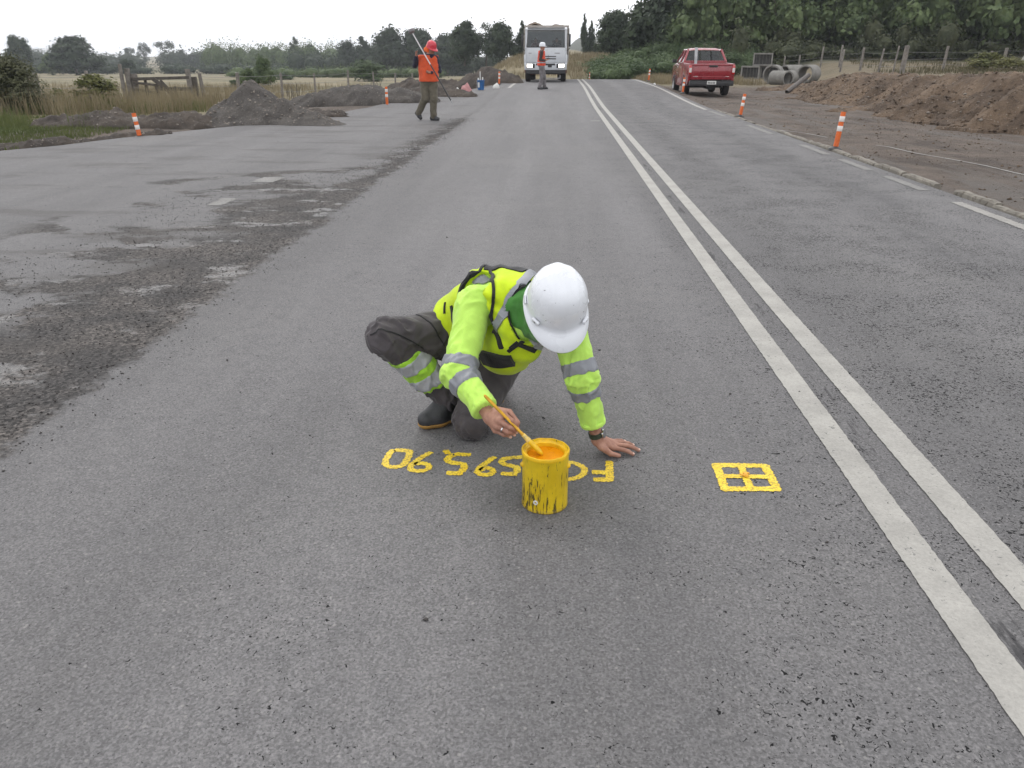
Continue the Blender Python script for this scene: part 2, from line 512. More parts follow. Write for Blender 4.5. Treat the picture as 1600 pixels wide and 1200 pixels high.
def mat_ground():
    t = NT('ground')
    P = t.coord()
    sx = t.n('ShaderNodeSeparateXYZ'); t.l(P, sx.inputs[0])
    X, Y = sx.outputs[0], sx.outputs[1]
    n1 = t.noise(P, 0.09, 5, 0.6); n2 = t.noise(P, 1.4, 6, 0.65); n3 = t.noise(P, 14, 5, 0.7)
    # dry pasture
    f = t.mix(t.ss(n1, 0.35, 0.65), (0.105, 0.098, 0.050), (0.225, 0.185, 0.112))
    f = t.mix(t.math('MULTIPLY', t.ss(n2, 0.45, 0.75), 0.6), f, (0.245, 0.205, 0.130))
    f = t.mix(t.math('MULTIPLY', t.ss(n3, 0.5, 0.8), 0.5), f, (0.075, 0.075, 0.03))
    rf = t.ss(X, 6, 12)
    f = t.mix(t.math('MULTIPLY', rf, 0.75), f, t.mix(t.ss(n2, .3, .7), (0.105, 0.085, 0.055), (0.165, 0.130, 0.085)))
    f = t.mix(t.math('MULTIPLY', t.ss(X, 2, 9), t.ss(Y, 58, 66)), f, (0.040, 0.046, 0.024))
    # green verge by the left edge of the asphalt
    gm = t.math('MULTIPLY', t.ss(t.math('ADD', X, t.math('MULTIPLY', n2, 1.5)), -14.5, -12.5), t.ss(Y, 21, 18))
    f = t.mix(gm, f, t.mix(t.ss(n3, 0.3, 0.7), (0.075, 0.105, 0.028), (0.14, 0.165, 0.06)))
    # trodden building-site soil
    s = t.mix(t.ss(n2, 0.3, 0.7), (0.070, 0.053, 0.042), (0.128, 0.100, 0.080))
    s = t.mix(t.math('MULTIPLY', t.ss(n3, 0.45, 0.75), 0.6), s, (0.060, 0.044, 0.036))
    s = t.mix(t.math('MULTIPLY', t.ss(t.noise(t.coord('pos', (1.0, 0.55, 1)), 0.8, 6, 0.7), 0.48, 0.64), 0.75), s, (0.040, 0.029, 0.023))
    rut = t.noise(t.coord('pos', (1.6, 0.16, 1)), 1.0, 5, 0.65)
    s = t.mix(t.math('MULTIPLY', t.ss(rut, 0.5, 0.64), 0.7), s, (0.110, 0.100, 0.092))
    s = t.mix(t.math('MULTIPLY', t.ss(t.noise(P, 38, 4, 0.75), 0.62, 0.72), 0.6), s, (0.21, 0.185, 0.16))
    wob = t.math('MULTIPLY', t.math('SUBTRACT', n2, 0.5), 2.0)
    site = t.math('MULTIPLY', t.ss(t.math('ADD', X, wob), 4.3, 4.6), t.ss(t.math('ADD', t.math('SUBTRACT', X, t.math('MULTIPLY', Y, 0.09)), wob), 11.5, 9.0))
    site = t.math('MULTIPLY', site, t.ss(t.math('ADD', Y, wob), 47, 42))
    lside = t.math('MULTIPLY', t.ss(t.math('ADD', t.math('ADD', X, t.math('MULTIPLY', Y, -0.26)), wob), -16.4, -15.4), t.math('MULTIPLY', t.ss(X, 4, 3), t.ss(Y, 52, 46)))
    base = t.mix(t.math('MAXIMUM', site, lside), f, s)
    h = t.math('ADD', n3, t.noise(P, 50, 4, 0.75))
    return t.fin(base, 0.92, t.bump(h, 0.8, 0.03))

def mat_soil(name, a, b, stone, scale=1.0, stones=0.5, bumpd=0.04):
    t = NT(name)
    P = t.coord()
    n1 = t.noise(P, 1.1 * scale, 5, 0.65); n2 = t.noise(P, 9 * scale, 6, 0.72)
    c = t.mix(t.ss(n1, 0.32, 0.68), a, b)
    c = t.mix(t.math('MULTIPLY', t.ss(n2, 0.48, 0.72), 0.65), c, tuple(x * 0.45 for x in a))
    vd = t.voro(P, 15 * scale); vc = t.voro(P, 15 * scale, 'Color')
    sp = t.n('ShaderNodeSeparateColor'); t.l(vc, sp.inputs[0])
    st = t.math('MULTIPLY', t.ss(vd, 0.36, 0.22), t.ss(sp.outputs[0], 1 - stones * 0.6, 1.02 - stones * 0.5))
    c = t.mix(t.math('MULTIPLY', st, 0.85), c, stone)
    c = t.mix(0.5, c, t.ramp(t.noise(P, 55, 4, 0.75), [(0.3, 0.25), (0.5, 0.5), (0.7, 0.75)]), 'OVERLAY')
    h = t.math('ADD', n2, t.math('MULTIPLY', t.noise(P, 32, 5, 0.75), 0.6))
    h = t.math('ADD', h, t.math('MULTIPLY', st, 0.5))
    return t.fin(c, 0.95, t.bump(h, 1.0, bumpd))

M_ASPH = mat_asphalt()
M_LINE = mat_line()
M_LINEW = mat_line('faded_white_paint', (0.25, 0.24, 0.222), 0.06)
M_LINEX = mat_line('ghost_white_paint', (0.175, 0.170, 0.160), 0.10)
M_YEL = mat_yellow_paint()
M_GROUND = mat_ground()
M_BANK = mat_soil('brown_earth', (0.082, 0.057, 0.040), (0.190, 0.133, 0.089), (0.28, 0.23, 0.18), 1.0, 0.40, 0.07)
M_GRAV = mat_soil('grey_gravel', (0.060, 0.054, 0.050), (0.096, 0.086, 0.078), (0.19, 0.175, 0.16), 2.0, 0.55, 0.04)
M_SOIL = mat_soil('dark_topsoil', (0.040, 0.033, 0.029), (0.088, 0.071, 0.058), (0.17, 0.145, 0.12), 1.4, 0.3)
M_STONE = simple('loose_stone', (0.20, 0.175, 0.15), 0.9, 0.35, 20, bump=0.3)
M_STONED = simple('dark_chipping', (0.052, 0.047, 0.045), 0.8, 0.55, 60)
M_CONC = simple('concrete', (0.185, 0.178, 0.165), 0.9, 0.2, 3.0, bump=0.35, bscale=40, dirt=(0.13, 0.12, 0.10), dirt_amt=0.06)
M_KERB = simple('kerb_concrete', (0.185, 0.170, 0.145), 0.9, 0.25, 5.0, bump=0.5, bscale=50, dirt=(0.07, 0.058, 0.045), dirt_amt=0.16)

# ---- ground sheet
def axis(stops):
    out = []
    for (a, b, n) in stops:
        out += list(np.linspace(a, b, n, endpoint=False))
    return np.array(out + [stops[-1][1]])
gx = axis([(-1100, -400, 8), (-400, -120, 20), (-120, -30, 40), (-30, -11, 40), (-11, 20, 110), (20, 50, 50), (50, 150, 30), (150, 400, 14), (400, 1100, 8)])
gy = axis([(-40, 0, 20), (0, 70, 180), (70, 140, 70), (140, 320, 45), (320, 900, 24), (900, 1500, 8)])
ground = grid_mesh('ground', gx, gy, zt, M_GROUND)
tag(ground, 'dry pasture and trodden soil around the road', None, None, 'structure')

# ---- road
ys = axis([(-30, 0, 12), (0, 24, 24), (24, 64, 80)])
V, F = [], []
NXR = 10
for y in ys:
    a = float(pl(y, EDGE_L)) + 0.10 * math.sin(y * 2.1) * math.sin(y * 0.77)
    for k in range(NXR + 1):
        V.append((a + (EDGE_R - a) * k / NXR, y, float(zr(y))))
for j in range(len(ys) - 1):
    for k in range(NXR):
        q = j * (NXR + 1) + k
        F.append((q, q + 1, q + NXR + 2, q + NXR + 1))
road = np_mesh('road', V, F, M_ASPH)
tag(road, 'worn grey asphalt road with a side area', None, None, 'structure')

def strip(name, x0, x1, y0, y1, mat, parent, dz=0.004, jag=0.0028, step=None, wig=0.0):
    n = max(2, int((y1 - y0) / (step or 0.012 if y1 < 16 else step or 0.05)))
    yy = np.linspace(y0, y1, n + 1)
    q = np.stack([yy * 9, yy * 0, yy * 0 + x0 * 31], -1)
    ja = vnoise(q * 7) * jag + vnoise(q * 0.2) * wig; jb = vnoise(q * 7 + 40) * jag + vnoise(q * 0.2) * wig
    V = np.zeros((2 * (n + 1), 3))
    V[0::2] = np.stack([x0 + ja, yy, zr(yy) + dz], 1)
    V[1::2] = np.stack([x1 + jb, yy, zr(yy) + dz], 1)
    i = np.arange(n) * 2
    return np_mesh(name, V, np.stack([i, i + 1, i + 3, i + 2], 1), mat, parent)

for xa in (1.160, 1.418):
    strip('centre_line', xa, xa + .122, -6, 60, M_LINE, road, step=0.015)
strip('edge_line', 4.40, 4.52, 24.6, 60, M_LINE, road)
for a, b, m in ((22.0, 24.0, M_LINEX), (17.0, 19.2, M_LINEX), (13.4, 14.9, M_LINEX), (11.55, 12.75, M_LINEX), (9.75, 10.95, M_LINEX), (7.3, 8.95, M_LINEW), (4.6, 6.3, M_LINEX)):
    strip('edge_line', 4.42, 4.55, a, b, m, road, jag=0.012)
strip('edge_line', -2.15, -2.02, 36.0, 60, M_LINE, road)
strip('edge_line', -3.80, -3.62, 8.3, 8.75, M_LINEX, road, jag=0.03)
strip('edge_line', -3.92, -3.62, 9.95, 10.4, M_LINEX, road, jag=0.04)
strip('edge_line', 0.86, 1.10, 20.05, 20.35, M_LINEX, road, jag=0.02)

# ---- kerb stones along the right edge
kerb = empty('kerb', (0, 0, 0)); tag(kerb, 'low broken concrete kerb along the right edge of the road', None, None, 'structure')
rk = random.Random(5)
y = 4.4
while y < 24.5:
    ln = rk.choice((0.95, 1.0, 1.0, 1.05))
    if 9.62 < y + ln and y < 9.75:
        pass
    gapx = rk.uniform(-0.02, 0.02)
    if rk.random() < 0.22: ln *= rk.uniform(.45, .7)
    h = 0.045 + rk.uniform(-0.008, 0.008)
    g = G()
    n = 6
    V, F = [], []
    for i in range(n + 1):
        yy = y + 0.01 + (ln - 0.025) * i / n
        w0, w1 = 4.745 + gapx + rk.uniform(-.006, .006), 4.838 + gapx + rk.uniform(-.006, .006)
        hz = h + rk.uniform(-.008, .008)
        if i in (0, n): hz -= 0.012
        for (xx, zz) in ((w0 - 0.012, -0.08), (w0, hz - 0.02), (w0 + 0.018, hz), (w1 - 0.018, hz), (w1, hz - 0.02), (w1 + 0.012, -0.08)):
            V.append((xx, yy, zz))
    for i in range(n):
        for k in range(5):
            F.append((i * 6 + k, i * 6 + k + 1, (i + 1) * 6 + k + 1, (i + 1) * 6 + k))
    F.append(tuple(range(5, -1, -1))); F.append(tuple(n * 6 + k for k in range(6)))
    g.add(V, F)
    k_ = g.build('kerb_stone', M_KERB, kerb, smooth=False)
    pass
    k_.location.z = rk.uniform(-0.012, 0.0) - (0.03 if y > 17.5 else 0)
    y += ln + (rk.uniform(.06, .3) if rk.random() < .25 else 0)
    if 9.5 < y < 10.0: y += 0.22

# ---- chalk setting-out line on the soil
ch = [(4.95, 18.9), (5.43, 17.82), (5.61, 16.82)], [(5.98, 15.3), (6.09, 15.02), (6.15, 14.01), (6.39, 13.13), (6.54, 12.43), (6.58, 11.59), (6.75, 10.6), (6.8, 8.5)]
for pts in ch:
    V, F = [], []
    P_ = []
    for (a, b), (c, d) in zip(pts[:-1], pts[1:]):
        for t_ in np.linspace(0, 1, 14, endpoint=False):
            P_.append((a + (c - a) * t_, b + (d - b) * t_))
    for i, (a, b) in enumerate(P_):
        w = 0.018 + 0.012 * abs(math.sin(i * 1.7) * math.cos(i * .63))
        zz = max(zt1(a - w, b), zt1(a + w, b)) + 0.008
        V += [(a - w, b, zz), (a + w, b, zz)]
    F = [(2 * i, 2 * i + 1, 2 * i + 3, 2 * i + 2) for i in range(len(P_) - 1)]
    np_mesh('chalk_line', V, F, M_LINEW, ground)

# ------------------------------------------------------------------ loose stones and heaps
_ico = None
def stone_field(name, pts, sizes, mat, parent=None, seed=1, flat=0.65):
    """many loose stones in one mesh (octahedra with knocked-about corners)"""
    rg = np.random.default_rng(seed)
    n = len(pts)
    b = np.array([(1, 0, 0), (-1, 0, 0), (0, 1, 0), (0, -1, 0), (0, 0, 1), (0, 0, -1)], float)
    f = np.array([(0, 2, 4), (2, 1, 4), (1, 3, 4), (3, 0, 4), (2, 0, 5), (1, 2, 5), (3, 1, 5), (0, 3, 5)])
    V = b[None] * rg.uniform(0.6, 1.15, (n, 6, 1)) + rg.normal(0, 0.16, (n, 6, 3))
    an = rg.uniform(0, 6.28, n)
    c, s = np.cos(an)[:, None], np.sin(an)[:, None]
    X = V[..., 0] * c - V[..., 1] * s; Y = V[..., 0] * s + V[..., 1] * c
    V = np.stack([X, Y * 0.85, V[..., 2] * flat], -1) * np.asarray(sizes)[:, None, None] + np.asarray(pts)[:, None, :]
    Fc = (f[None] + (np.arange(n) * 6)[:, None, None]).reshape(-1, 3)
    return np_mesh(name, V.reshape(-1, 3), Fc, mat, parent)

rg = np.random.default_rng(21)
n = 16000
yy = 2.0 + 19 * rg.random(n) ** 1.5
wid = pl(yy, [(2, 2.0), (5, 2.0), (9, 2.2), (10.5, 1.3), (11.5, 0.5), (21, 0.4)])
xx = -2.25 - wid * rg.random(n) ** 1.3 + 0.12 * rg.normal(size=n)
sz = 0.002 + 0.0065 * rg.random(n) ** 2.5
loose = stone_field('loose_gravel', np.stack([xx, yy, sz * 0.4], 1), sz, M_STONED, None, 3)
tag(loose, 'dark loose chippings strewn along the old lane edge', 'gravel', None, 'stuff')
n = 900
xx = rg.uniform(-8, 4.4, n); yy = rg.uniform(1.2, 30, n); sz = 0.003 + 0.008 * rg.random(n) ** 4
ok = xx > pl(yy, EDGE_L) + .3
scat = stone_field('loose_gravel', np.stack([xx, yy, zr(yy) + sz * 0.4], 1)[ok], sz[ok], M_STONED, None, 4)
tag(scat, 'few single dark chips scattered over the open asphalt', 'gravel', None, 'stuff')

def heap(name, cx, cy, rx, ry, hgt, mat, label, cat, seed, rot=0.0, peak=1.3, rough=0.12, res=0.05, stones=0, smat=None, ssz=(0.01, 0.05), sub=None, base=-0.12):
    """a spoil heap: height field with an uneven outline, its skirt sunk into the ground"""
    sub = sub or [(0, 0, 1, 1, 1)]
    nx, ny = int(2.5 * rx / res), int(2.5 * ry / res)
    u = np.linspace(-1.25, 1.25, nx); v = np.linspace(-1.25, 1.25, ny)
    U, Vv = np.meshgrid(u, v)
    c, s = math.cos(rot), math.sin(rot)
    lx, ly = U * rx, Vv * ry
    X = cx + lx * c - ly * s; Y = cy + lx * s + ly * c
    q = np.stack([X, Y, X * 0 + seed], -1)
    H = np.zeros_like(X)
    for (ou, ov, ru, rv, hh) in sub:
        r = np.hypot((U - ou) / ru, (Vv - ov) / rv) * (1 + 0.16 * fbm(q * 1.7, 3))
        H = np.maximum(H, hh * np.clip(1 - r, 0, 1) ** (1 / peak) * (1 - (0.25 if peak > 1.2 else 0.06) * np.clip(1 - r, 0, 1) ** 3))
    Hn = hgt * H + rough * hgt * fbm(q * 2.6, 5) * np.clip(H * 4, 0, 1) + 0.03 * fbm(q * 9, 3) * np.clip(H * 5, 0, 1)
    Z = zt(X, Y) + np.where(H > 0.002, Hn, base)
    road_h = zr(Y)
    inroad = (X > pl(Y, EDGE_L)) & (X < EDGE_R)
    Z = np.where(inroad & (H > .002), road_h + Hn - 0.01, Z)
    i = np.arange(ny - 1)[:, None] * nx + np.arange(nx - 1)[None, :]
    Fq = np.stack([i, i + 1, i + nx + 1, i + nx], -1).reshape(-1, 4)
    keep = (H.ravel()[Fq] > 0.002).any(1)
    o = np_mesh(name, np.stack([X.ravel(), Y.ravel(), Z.ravel()], 1), Fq[keep], mat, None, True)
    if label: tag(o, label, cat)
    if stones:
        rs = np.random.default_rng(seed)
        idx = rs.choice(np.flatnonzero(H.ravel() > 0.03), stones)
        sz = ssz[0] + (ssz[1] - ssz[0]) * rs.random(stones) ** 3
        pts = np.stack([X.ravel()[idx], Y.ravel()[idx], Z.ravel()[idx]], 1) + rs.normal(0, res * .4, (stones, 3)) * (1, 1, 0)
        so = stone_field('stones', pts, sz, smat or M_STONE, o, seed)
        so['kind'] = 'stuff'
    return o

heap('gravel_pile', -6.95, 19.6, 1.95, 1.40, 0.97, M_GRAV, 'tall pointed grey gravel pile beside the asphalt', 'gravel pile', 1, -0.38, 0.82, 0.10, 0.045, 900,
     sub=[(-0.30, 0.0, 0.74, 1.05, 1.12), (0.15, 0.05, 0.62, 0.75, 0.62), (0.55, -0.05, 0.55, 0.55, 0.36)])
heap('gravel_pile', -7.0, 28.4, 2.9, 1.4, 0.86, M_GRAV, 'long rounded grey gravel pile behind the orange and white post', 'gravel pile', 2, -0.25, 1.7, 0.09, 0.06, 500,
     sub=[(-0.05, 0, 0.95, 0.95, 0.92), (-0.62, -0.1, 0.5, 0.6, 0.45), (0.5, 0.0, 0.55, 0.7, 0.55)])
heap('soil_heap', -9.9, 18.6, 2.4, 0.95, 0.34, M_SOIL, 'low dark topsoil heap in front of the wooden gate', 'soil heap', 3, 0.12, 1.7, 0.30, 0.05, 260,
     sub=[(0.0, 0, 1.0, 1.0, 0.8), (-0.35, 0.1, .5, .7, 1.0), (0.5, 0.3, .5, .6, 0.95)])
heap('soil_heap', -9.55, 14.35, 1.0, 0.42, 0.19, M_SOIL, 'clods of dark soil at the grassy road edge', 'soil heap', 4, 0.75, 1.7, 0.45, 0.035, 60)
heap('soil_heap', -8.75, 16.0, 0.85, 0.36, 0.17, M_SOIL, 'small dark soil ridge touching the left orange post', 'soil heap', 5, 0.5, 1.7, 0.45, 0.035, 60)
heap('soil_heap', -10.4, 13.0, 0.7, 0.5, 0.26, M_SOIL, 'dark soil lump cut by the left picture edge', 'soil heap', 6, 0.3, 1.5, 0.4, 0.035, 30)
heap('soil_heap', -7.2, 23.0, 2.2, 0.7, 0.16, M_SOIL, 'low trail of dark soil between the two gravel piles', 'soil heap', 7, -0.85, 1.7, 0.4, 0.05, 220)
heap('soil_heap', -5.3, 32.5, 3.2, 1.1, 0.50, M_SOIL, 'brown soil heap behind the man with the pole', 'soil heap', 8, -0.9, 1.6, 0.22, 0.08, 260)
heap('soil_heap', -5.6, 43.0, 3.4, 1.6, 1.02, M_SOIL, 'large dark soil heap behind the blue bucket', 'soil heap', 9, -0.35, 1.6, 0.16, 0.08, 260,
     sub=[(-0.3, 0, .9, 1, 0.86), (0.5, 0.1, .7, .8, 1.0)])

# ---- earth bank on the right
def bank_z(X, Y):
    q = np.stack([X, Y, X * 0 + 5.0], -1)
    d = X - pl(Y, TOE) + 0.55 * fbm(q * 0.55, 3) + 0.2 * fbm(q * 2.2, 2)
    hc = pl(Y, [(10, 0.9), (20, 0.98), (26, 0.84), (33, 0.76), (38, 0.58), (44, 0.22), (48, 0.0)])
    h = hc * sstep(-0.15, 2.3, d) * (1 - 0.42 * sstep(2.6, 4.8, d))
    lump = fbm(q * 1.15, 3) * 0.17 + np.abs(fbm(q * 2.6 + 9, 4)) * 0.11 + np.abs(fbm(q * 7.5, 2)) * 0.045
    gully = 0.07 * vnoise(np.stack([X * 0.7 + Y * 0.25, Y * 2.6 - X * 0.5, X * 0], -1))
    on = sstep(0.0, 0.35, d) * sstep(6.5, 4.5, d)
    z = np.maximum(h + (lump + gully) * np.clip(on, 0, 1) * (0.35 + 0.65 * hc), 0.0)
    return np.where((d > -0.1) & (d < 6.3), np.maximum(zt(X, Y) * 0 - 0.05 + z, zt(X, Y) - 0.30 + 0.28 * on), zt(X, Y) - 0.15)
bank = grid_mesh('earth_bank', np.arange(8.2, 19.5, 0.085), np.arange(12.0, 48.5, 0.085), bank_z, M_BANK)
tag(bank, 'long bank of dug brown earth on the right', 'earth bank')
rs = np.random.default_rng(31)
n = 1500
by = rs.uniform(13, 44, n); bx = pl(by, TOE) + rs.uniform(-0.3, 3.6, n)
bz = bank_z(bx, by); sz = 0.012 + 0.06 * rs.random(n) ** 4
bs = stone_field('stones', np.stack([bx, by, bz], 1), sz, M_STONE, bank, 8); bs['kind'] = 'stuff'
n = 7000
by = rs.uniform(13, 45, n); bx = pl(by, TOE) + rs.uniform(-0.5, 4.2, n) * rs.random(n) ** .5
bc = stone_field('clods', np.stack([bx, by, bank_z(bx, by)], 1), 0.012 + 0.07 * rs.random(n) ** 3, M_BANK, bank, 18); bc['kind'] = 'stuff'
n = 5000
sxx = rs.uniform(4.95, 10.5, n); syy = 7 + 38 * rs.random(n) ** 1.2
kp = fbm(np.stack([sxx * .7, syy * .5, sxx * 0], 1), 3) > -.05
sxx, syy = sxx[kp], syy[kp]
cl = stone_field('soil_clods', np.stack([sxx, syy, zt(sxx, syy) + 0.003], 1), 0.008 + 0.03 * rs.random(len(sxx)) ** 4, M_BANK, None, 29)
tag(cl, 'small brown clods lying over the trodden soil at right', 'clods', None, 'stuff')
n = 900
sxx = rs.uniform(5.0, 9.5, n); syy = rs.uniform(7, 44, n)
sst = stone_field('loose_gravel', np.stack([sxx, syy, zt(sxx, syy) + 0.004], 1), 0.008 + 0.02 * rs.random(n) ** 4, M_STONE, None, 9)
tag(sst, 'pale stones lying about the trodden soil at right', 'gravel', None, 'stuff')
heap('soil_heap', 9.6, 25.2, 1.6, 0.55, 0.12, M_BANK, 'low ridge of brown clods before the earth bank', 'soil heap', 12, 0.35, 1.6, 0.5, 0.05, 90)
heap('soil_heap', 11.4, 40.6, 1.8, 0.9, 0.24, M_BANK, 'low brown soil heap in front of the concrete pipes', 'soil heap', 13, 0.2, 1.6, 0.35, 0.06, 120)

# ------------------------------------------------------------------ plants
def mat_leaf(name, a, b, trans=0.25):
    t = NT(name)
    P = t.coord()
    oi = t.n('ShaderNodeObjectInfo')
    n1 = t.noise(P, 0.75, 3, 0.6); n2 = t.noise(P, 4.5, 3, 0.6)
    f = t.math('ADD', t.math('MULTIPLY', t.ss(n1, 0.36, 0.64), 0.65), t.math('MULTIPLY', t.ss(n2, 0.3, 0.7), 0.35))
    c = t.mix(f, a, b)
    c = t.mix(t.math('MULTIPLY', oi.outputs['Random'], 0.35), c, tuple((x * 0.6 + y * 0.4) * 0.75 for x, y in zip(a, b)))
    t.fin(c, 0.62)
    t.b.inputs['Specular IOR Level'].default_value = 0.3
    tr = t.n('ShaderNodeBsdfTranslucent'); t.l(c, tr.inputs[0])
    mx = t.n('ShaderNodeMixShader'); mx.inputs[0].default_value = trans
    t.l(t.b.outputs[0], mx.inputs[1]); t.l(tr.outputs[0], mx.inputs[2])
    t.l(mx.outputs[0], t.out.inputs['Surface'])
    return t.mat
M_LEAF_D = mat_leaf('dark_evergreen_leaves', (0.020, 0.034, 0.020), (0.060, 0.084, 0.042))
M_LEAF_M = mat_leaf('green_leaves', (0.050, 0.082, 0.032), (0.150, 0.195, 0.080))
M_LEAF_B = mat_leaf('bramble_leaves', (0.040, 0.070, 0.028), (0.105, 0.148, 0.062))
M_LEAF_O = mat_leaf('olive_broom_leaves', (0.060, 0.068, 0.034), (0.135, 0.138, 0.075))
M_LEAF_Y = mat_leaf('yellow_green_leaves', (0.085, 0.100, 0.030), (0.200, 0.190, 0.070))
M_LEAF_R2 = mat_leaf('mixed_undergrowth_leaves', (0.034, 0.044, 0.021), (0.098, 0.108, 0.052))
M_LEAF_R = mat_leaf('brown_tinged_leaves', (0.050, 0.046, 0.026), (0.105, 0.085, 0.050))
M_BARK = simple('bark', (0.105, 0.090, 0.075), 0.9, 0.35, 6, bump=0.5, bscale=30)
M_BARKP = simple('pale_bark', (0.27, 0.26, 0.24), 0.9, 0.25, 6, bump=0.4, bscale=30)
M_STRAW = mat_leaf('dry_grass', (0.150, 0.122, 0.072), (0.290, 0.245, 0.155), 0.3)
M_GRASS = mat_leaf('green_grass', (0.060, 0.082, 0.024), (0.135, 0.150, 0.055), 0.3)
M_WEED = mat_leaf('dull_weeds', (0.060, 0.060, 0.030), (0.125, 0.105, 0.058), 0.3)
M_GREYW = simple('weathered_wood', (0.165, 0.150, 0.135), 0.9, 0.3, 7, bump=0.5, bscale=40)
M_DARKW = simple('dark_weathered_wood', (0.075, 0.066, 0.058), 0.9, 0.35, 7, bump=0.5, bscale=40)
M_WIRE = simple('galvanised_wire', (0.20, 0.20, 0.20), 0.5, 0.2, 10, metal=0.6)

def leaf_cloud(n, lobes, size, seed, shell=0.55, droop=0.0, aspect=0.7):
    """n small leaf-clump quads spread through the outer part of a set of ellipsoid lobes; returns verts, faces (unit space)"""
    rg = np.random.default_rng(seed)
    L = np.array(lobes, float)                     # cx cy cz rx ry rz
    w = (L[:, 3] * L[:, 4] + L[:, 3] * L[:, 5] + L[:, 4] * L[:, 5]); w /= w.sum()
    k = rg.choice(len(L), n, p=w)
    d = rg.normal(size=(n, 3)); d /= np.linalg.norm(d, axis=1)[:, None]
    r = 1 - (1 - shell) * rg.random(n) ** 1.6
    r = r * (1 + 0.34 * fbm(np.stack([d[:, 0] * 2.2, d[:, 1] * 2.2, d[:, 2] * 2.2 + k * 3.7], 1), 3))
    far_ = rg.random(n) < 0.14
    r = np.where(far_, r * rg.uniform(1.05, 1.38, n), r)
    P = L[k, :3] + d * r[:, None] * L[k, 3:6]
    nrm = d + rg.normal(0, 0.55, (n, 3)) + np.array((0, 0, 0.35 - droop)); nrm /= np.linalg.norm(nrm, axis=1)[:, None]
    a = np.cross(nrm, rg.normal(size=(n, 3))); a /= np.linalg.norm(a, axis=1)[:, None]
    b = np.cross(nrm, a)
    s = size * rg.uniform(0.5, 1.35, n)
    a = a * s[:, None]; b = b * (s * aspect)[:, None]
    V = np.stack([P - a, P - b * .8 + nrm * (s * .15)[:, None], P + a, P + b * .9], 1).reshape(-1, 3)
    F = (np.arange(n) * 4)[:, None] + np.arange(4)[None]
    return V, F

def core_quads(lobes, k=0.74, n=4, seed=0):
    """lumpy closed cores inside the lobes, so that a crown is dense in the middle"""
    u = np.linspace(-1, 1, n + 1); A, B = np.meshgrid(u, u)
    faces, verts = [], []
    i = np.arange(n)[:, None] * (n + 1) + np.arange(n)[None, :]
    q = np.stack([i, i + 1, i + n + 2, i + n + 1], -1).reshape(-1, 4)
    base = []
    for ax in range(3):
        for s_ in (-1, 1):
            P = np.zeros((n + 1, n + 1, 3)); P[..., ax] = s_; P[..., (ax + 1) % 3] = A * s_; P[..., (ax + 2) % 3] = B
            base.append(P.reshape(-1, 3) / np.linalg.norm(P.reshape(-1, 3), axis=1)[:, None])
    base = np.concatenate(base); qf = np.concatenate([q + m * (n + 1) ** 2 for m in range(6)])
    L = np.array(lobes, float); m = len(L)
    V = base[None] * (k * (1 + 0.20 * vnoise(base[None] * 2.7 + L[:, None, :3] * 3.1)))[..., None] * L[:, None, 3:6] + L[:, None, :3]
    F = (qf[None] + (np.arange(m) * len(base))[:, None, None]).reshape(-1, 4)
    return V.reshape(-1, 3), F

def lobes_round(rg, n, h, w, low=0.12, qa=0.14, qb=0.24):
    """lobes of a rounded crown that reaches almost to the ground"""
    out = [(0, 0, h * 0.42, w * 0.36, w * 0.36, h * 0.46)]
    for i in range(n):
        a = rg.uniform(0, 6.28); zz = rg.uniform(low + .12, 0.86)
        rad = w * 0.38 * max(0.04, 1 - ((zz - 0.16) / 0.78) ** 2) * rg.uniform(0.7, 1.1)
        q = rg.uniform(qa, qb)
        out.append((rad * math.cos(a), rad * math.sin(a), h * zz, w * q, w * q, h * q * rg.uniform(.6, .95)))
    return out

def lobes_cone(rg, n, h, w):
    out = []
    for i in range(n):
        t = (i + .5) / n
        a = rg.uniform(0, 6.28)
        rr = w * 0.5 * (1 - t) ** 0.75 * rg.uniform(0.55, 0.85)
        q = w * (0.22 * (1 - t) + 0.07) * rg.uniform(.8, 1.2)
        out.append((rr * math.cos(a), rr * math.sin(a), h * (0.08 + 0.88 * t), q, q, q * 0.55))
    out.append((0, 0, h * 0.42, w * 0.26, w * 0.26, h * 0.36))
    return out

def lobes_loose(rg, n, h, w):
    out = []
    for i in range(n):
        a = rg.uniform(0, 6.28); zz = rg.uniform(0.35, 0.95)
        rr = w * 0.42 * rg.uniform(0.2, 1.0) * (1.15 - zz * 0.5)
        q = w * rg.uniform(0.08, 0.17)
        out.append((rr * math.cos(a), rr * math.sin(a), h * zz, q, q, q * 0.7))
    return out

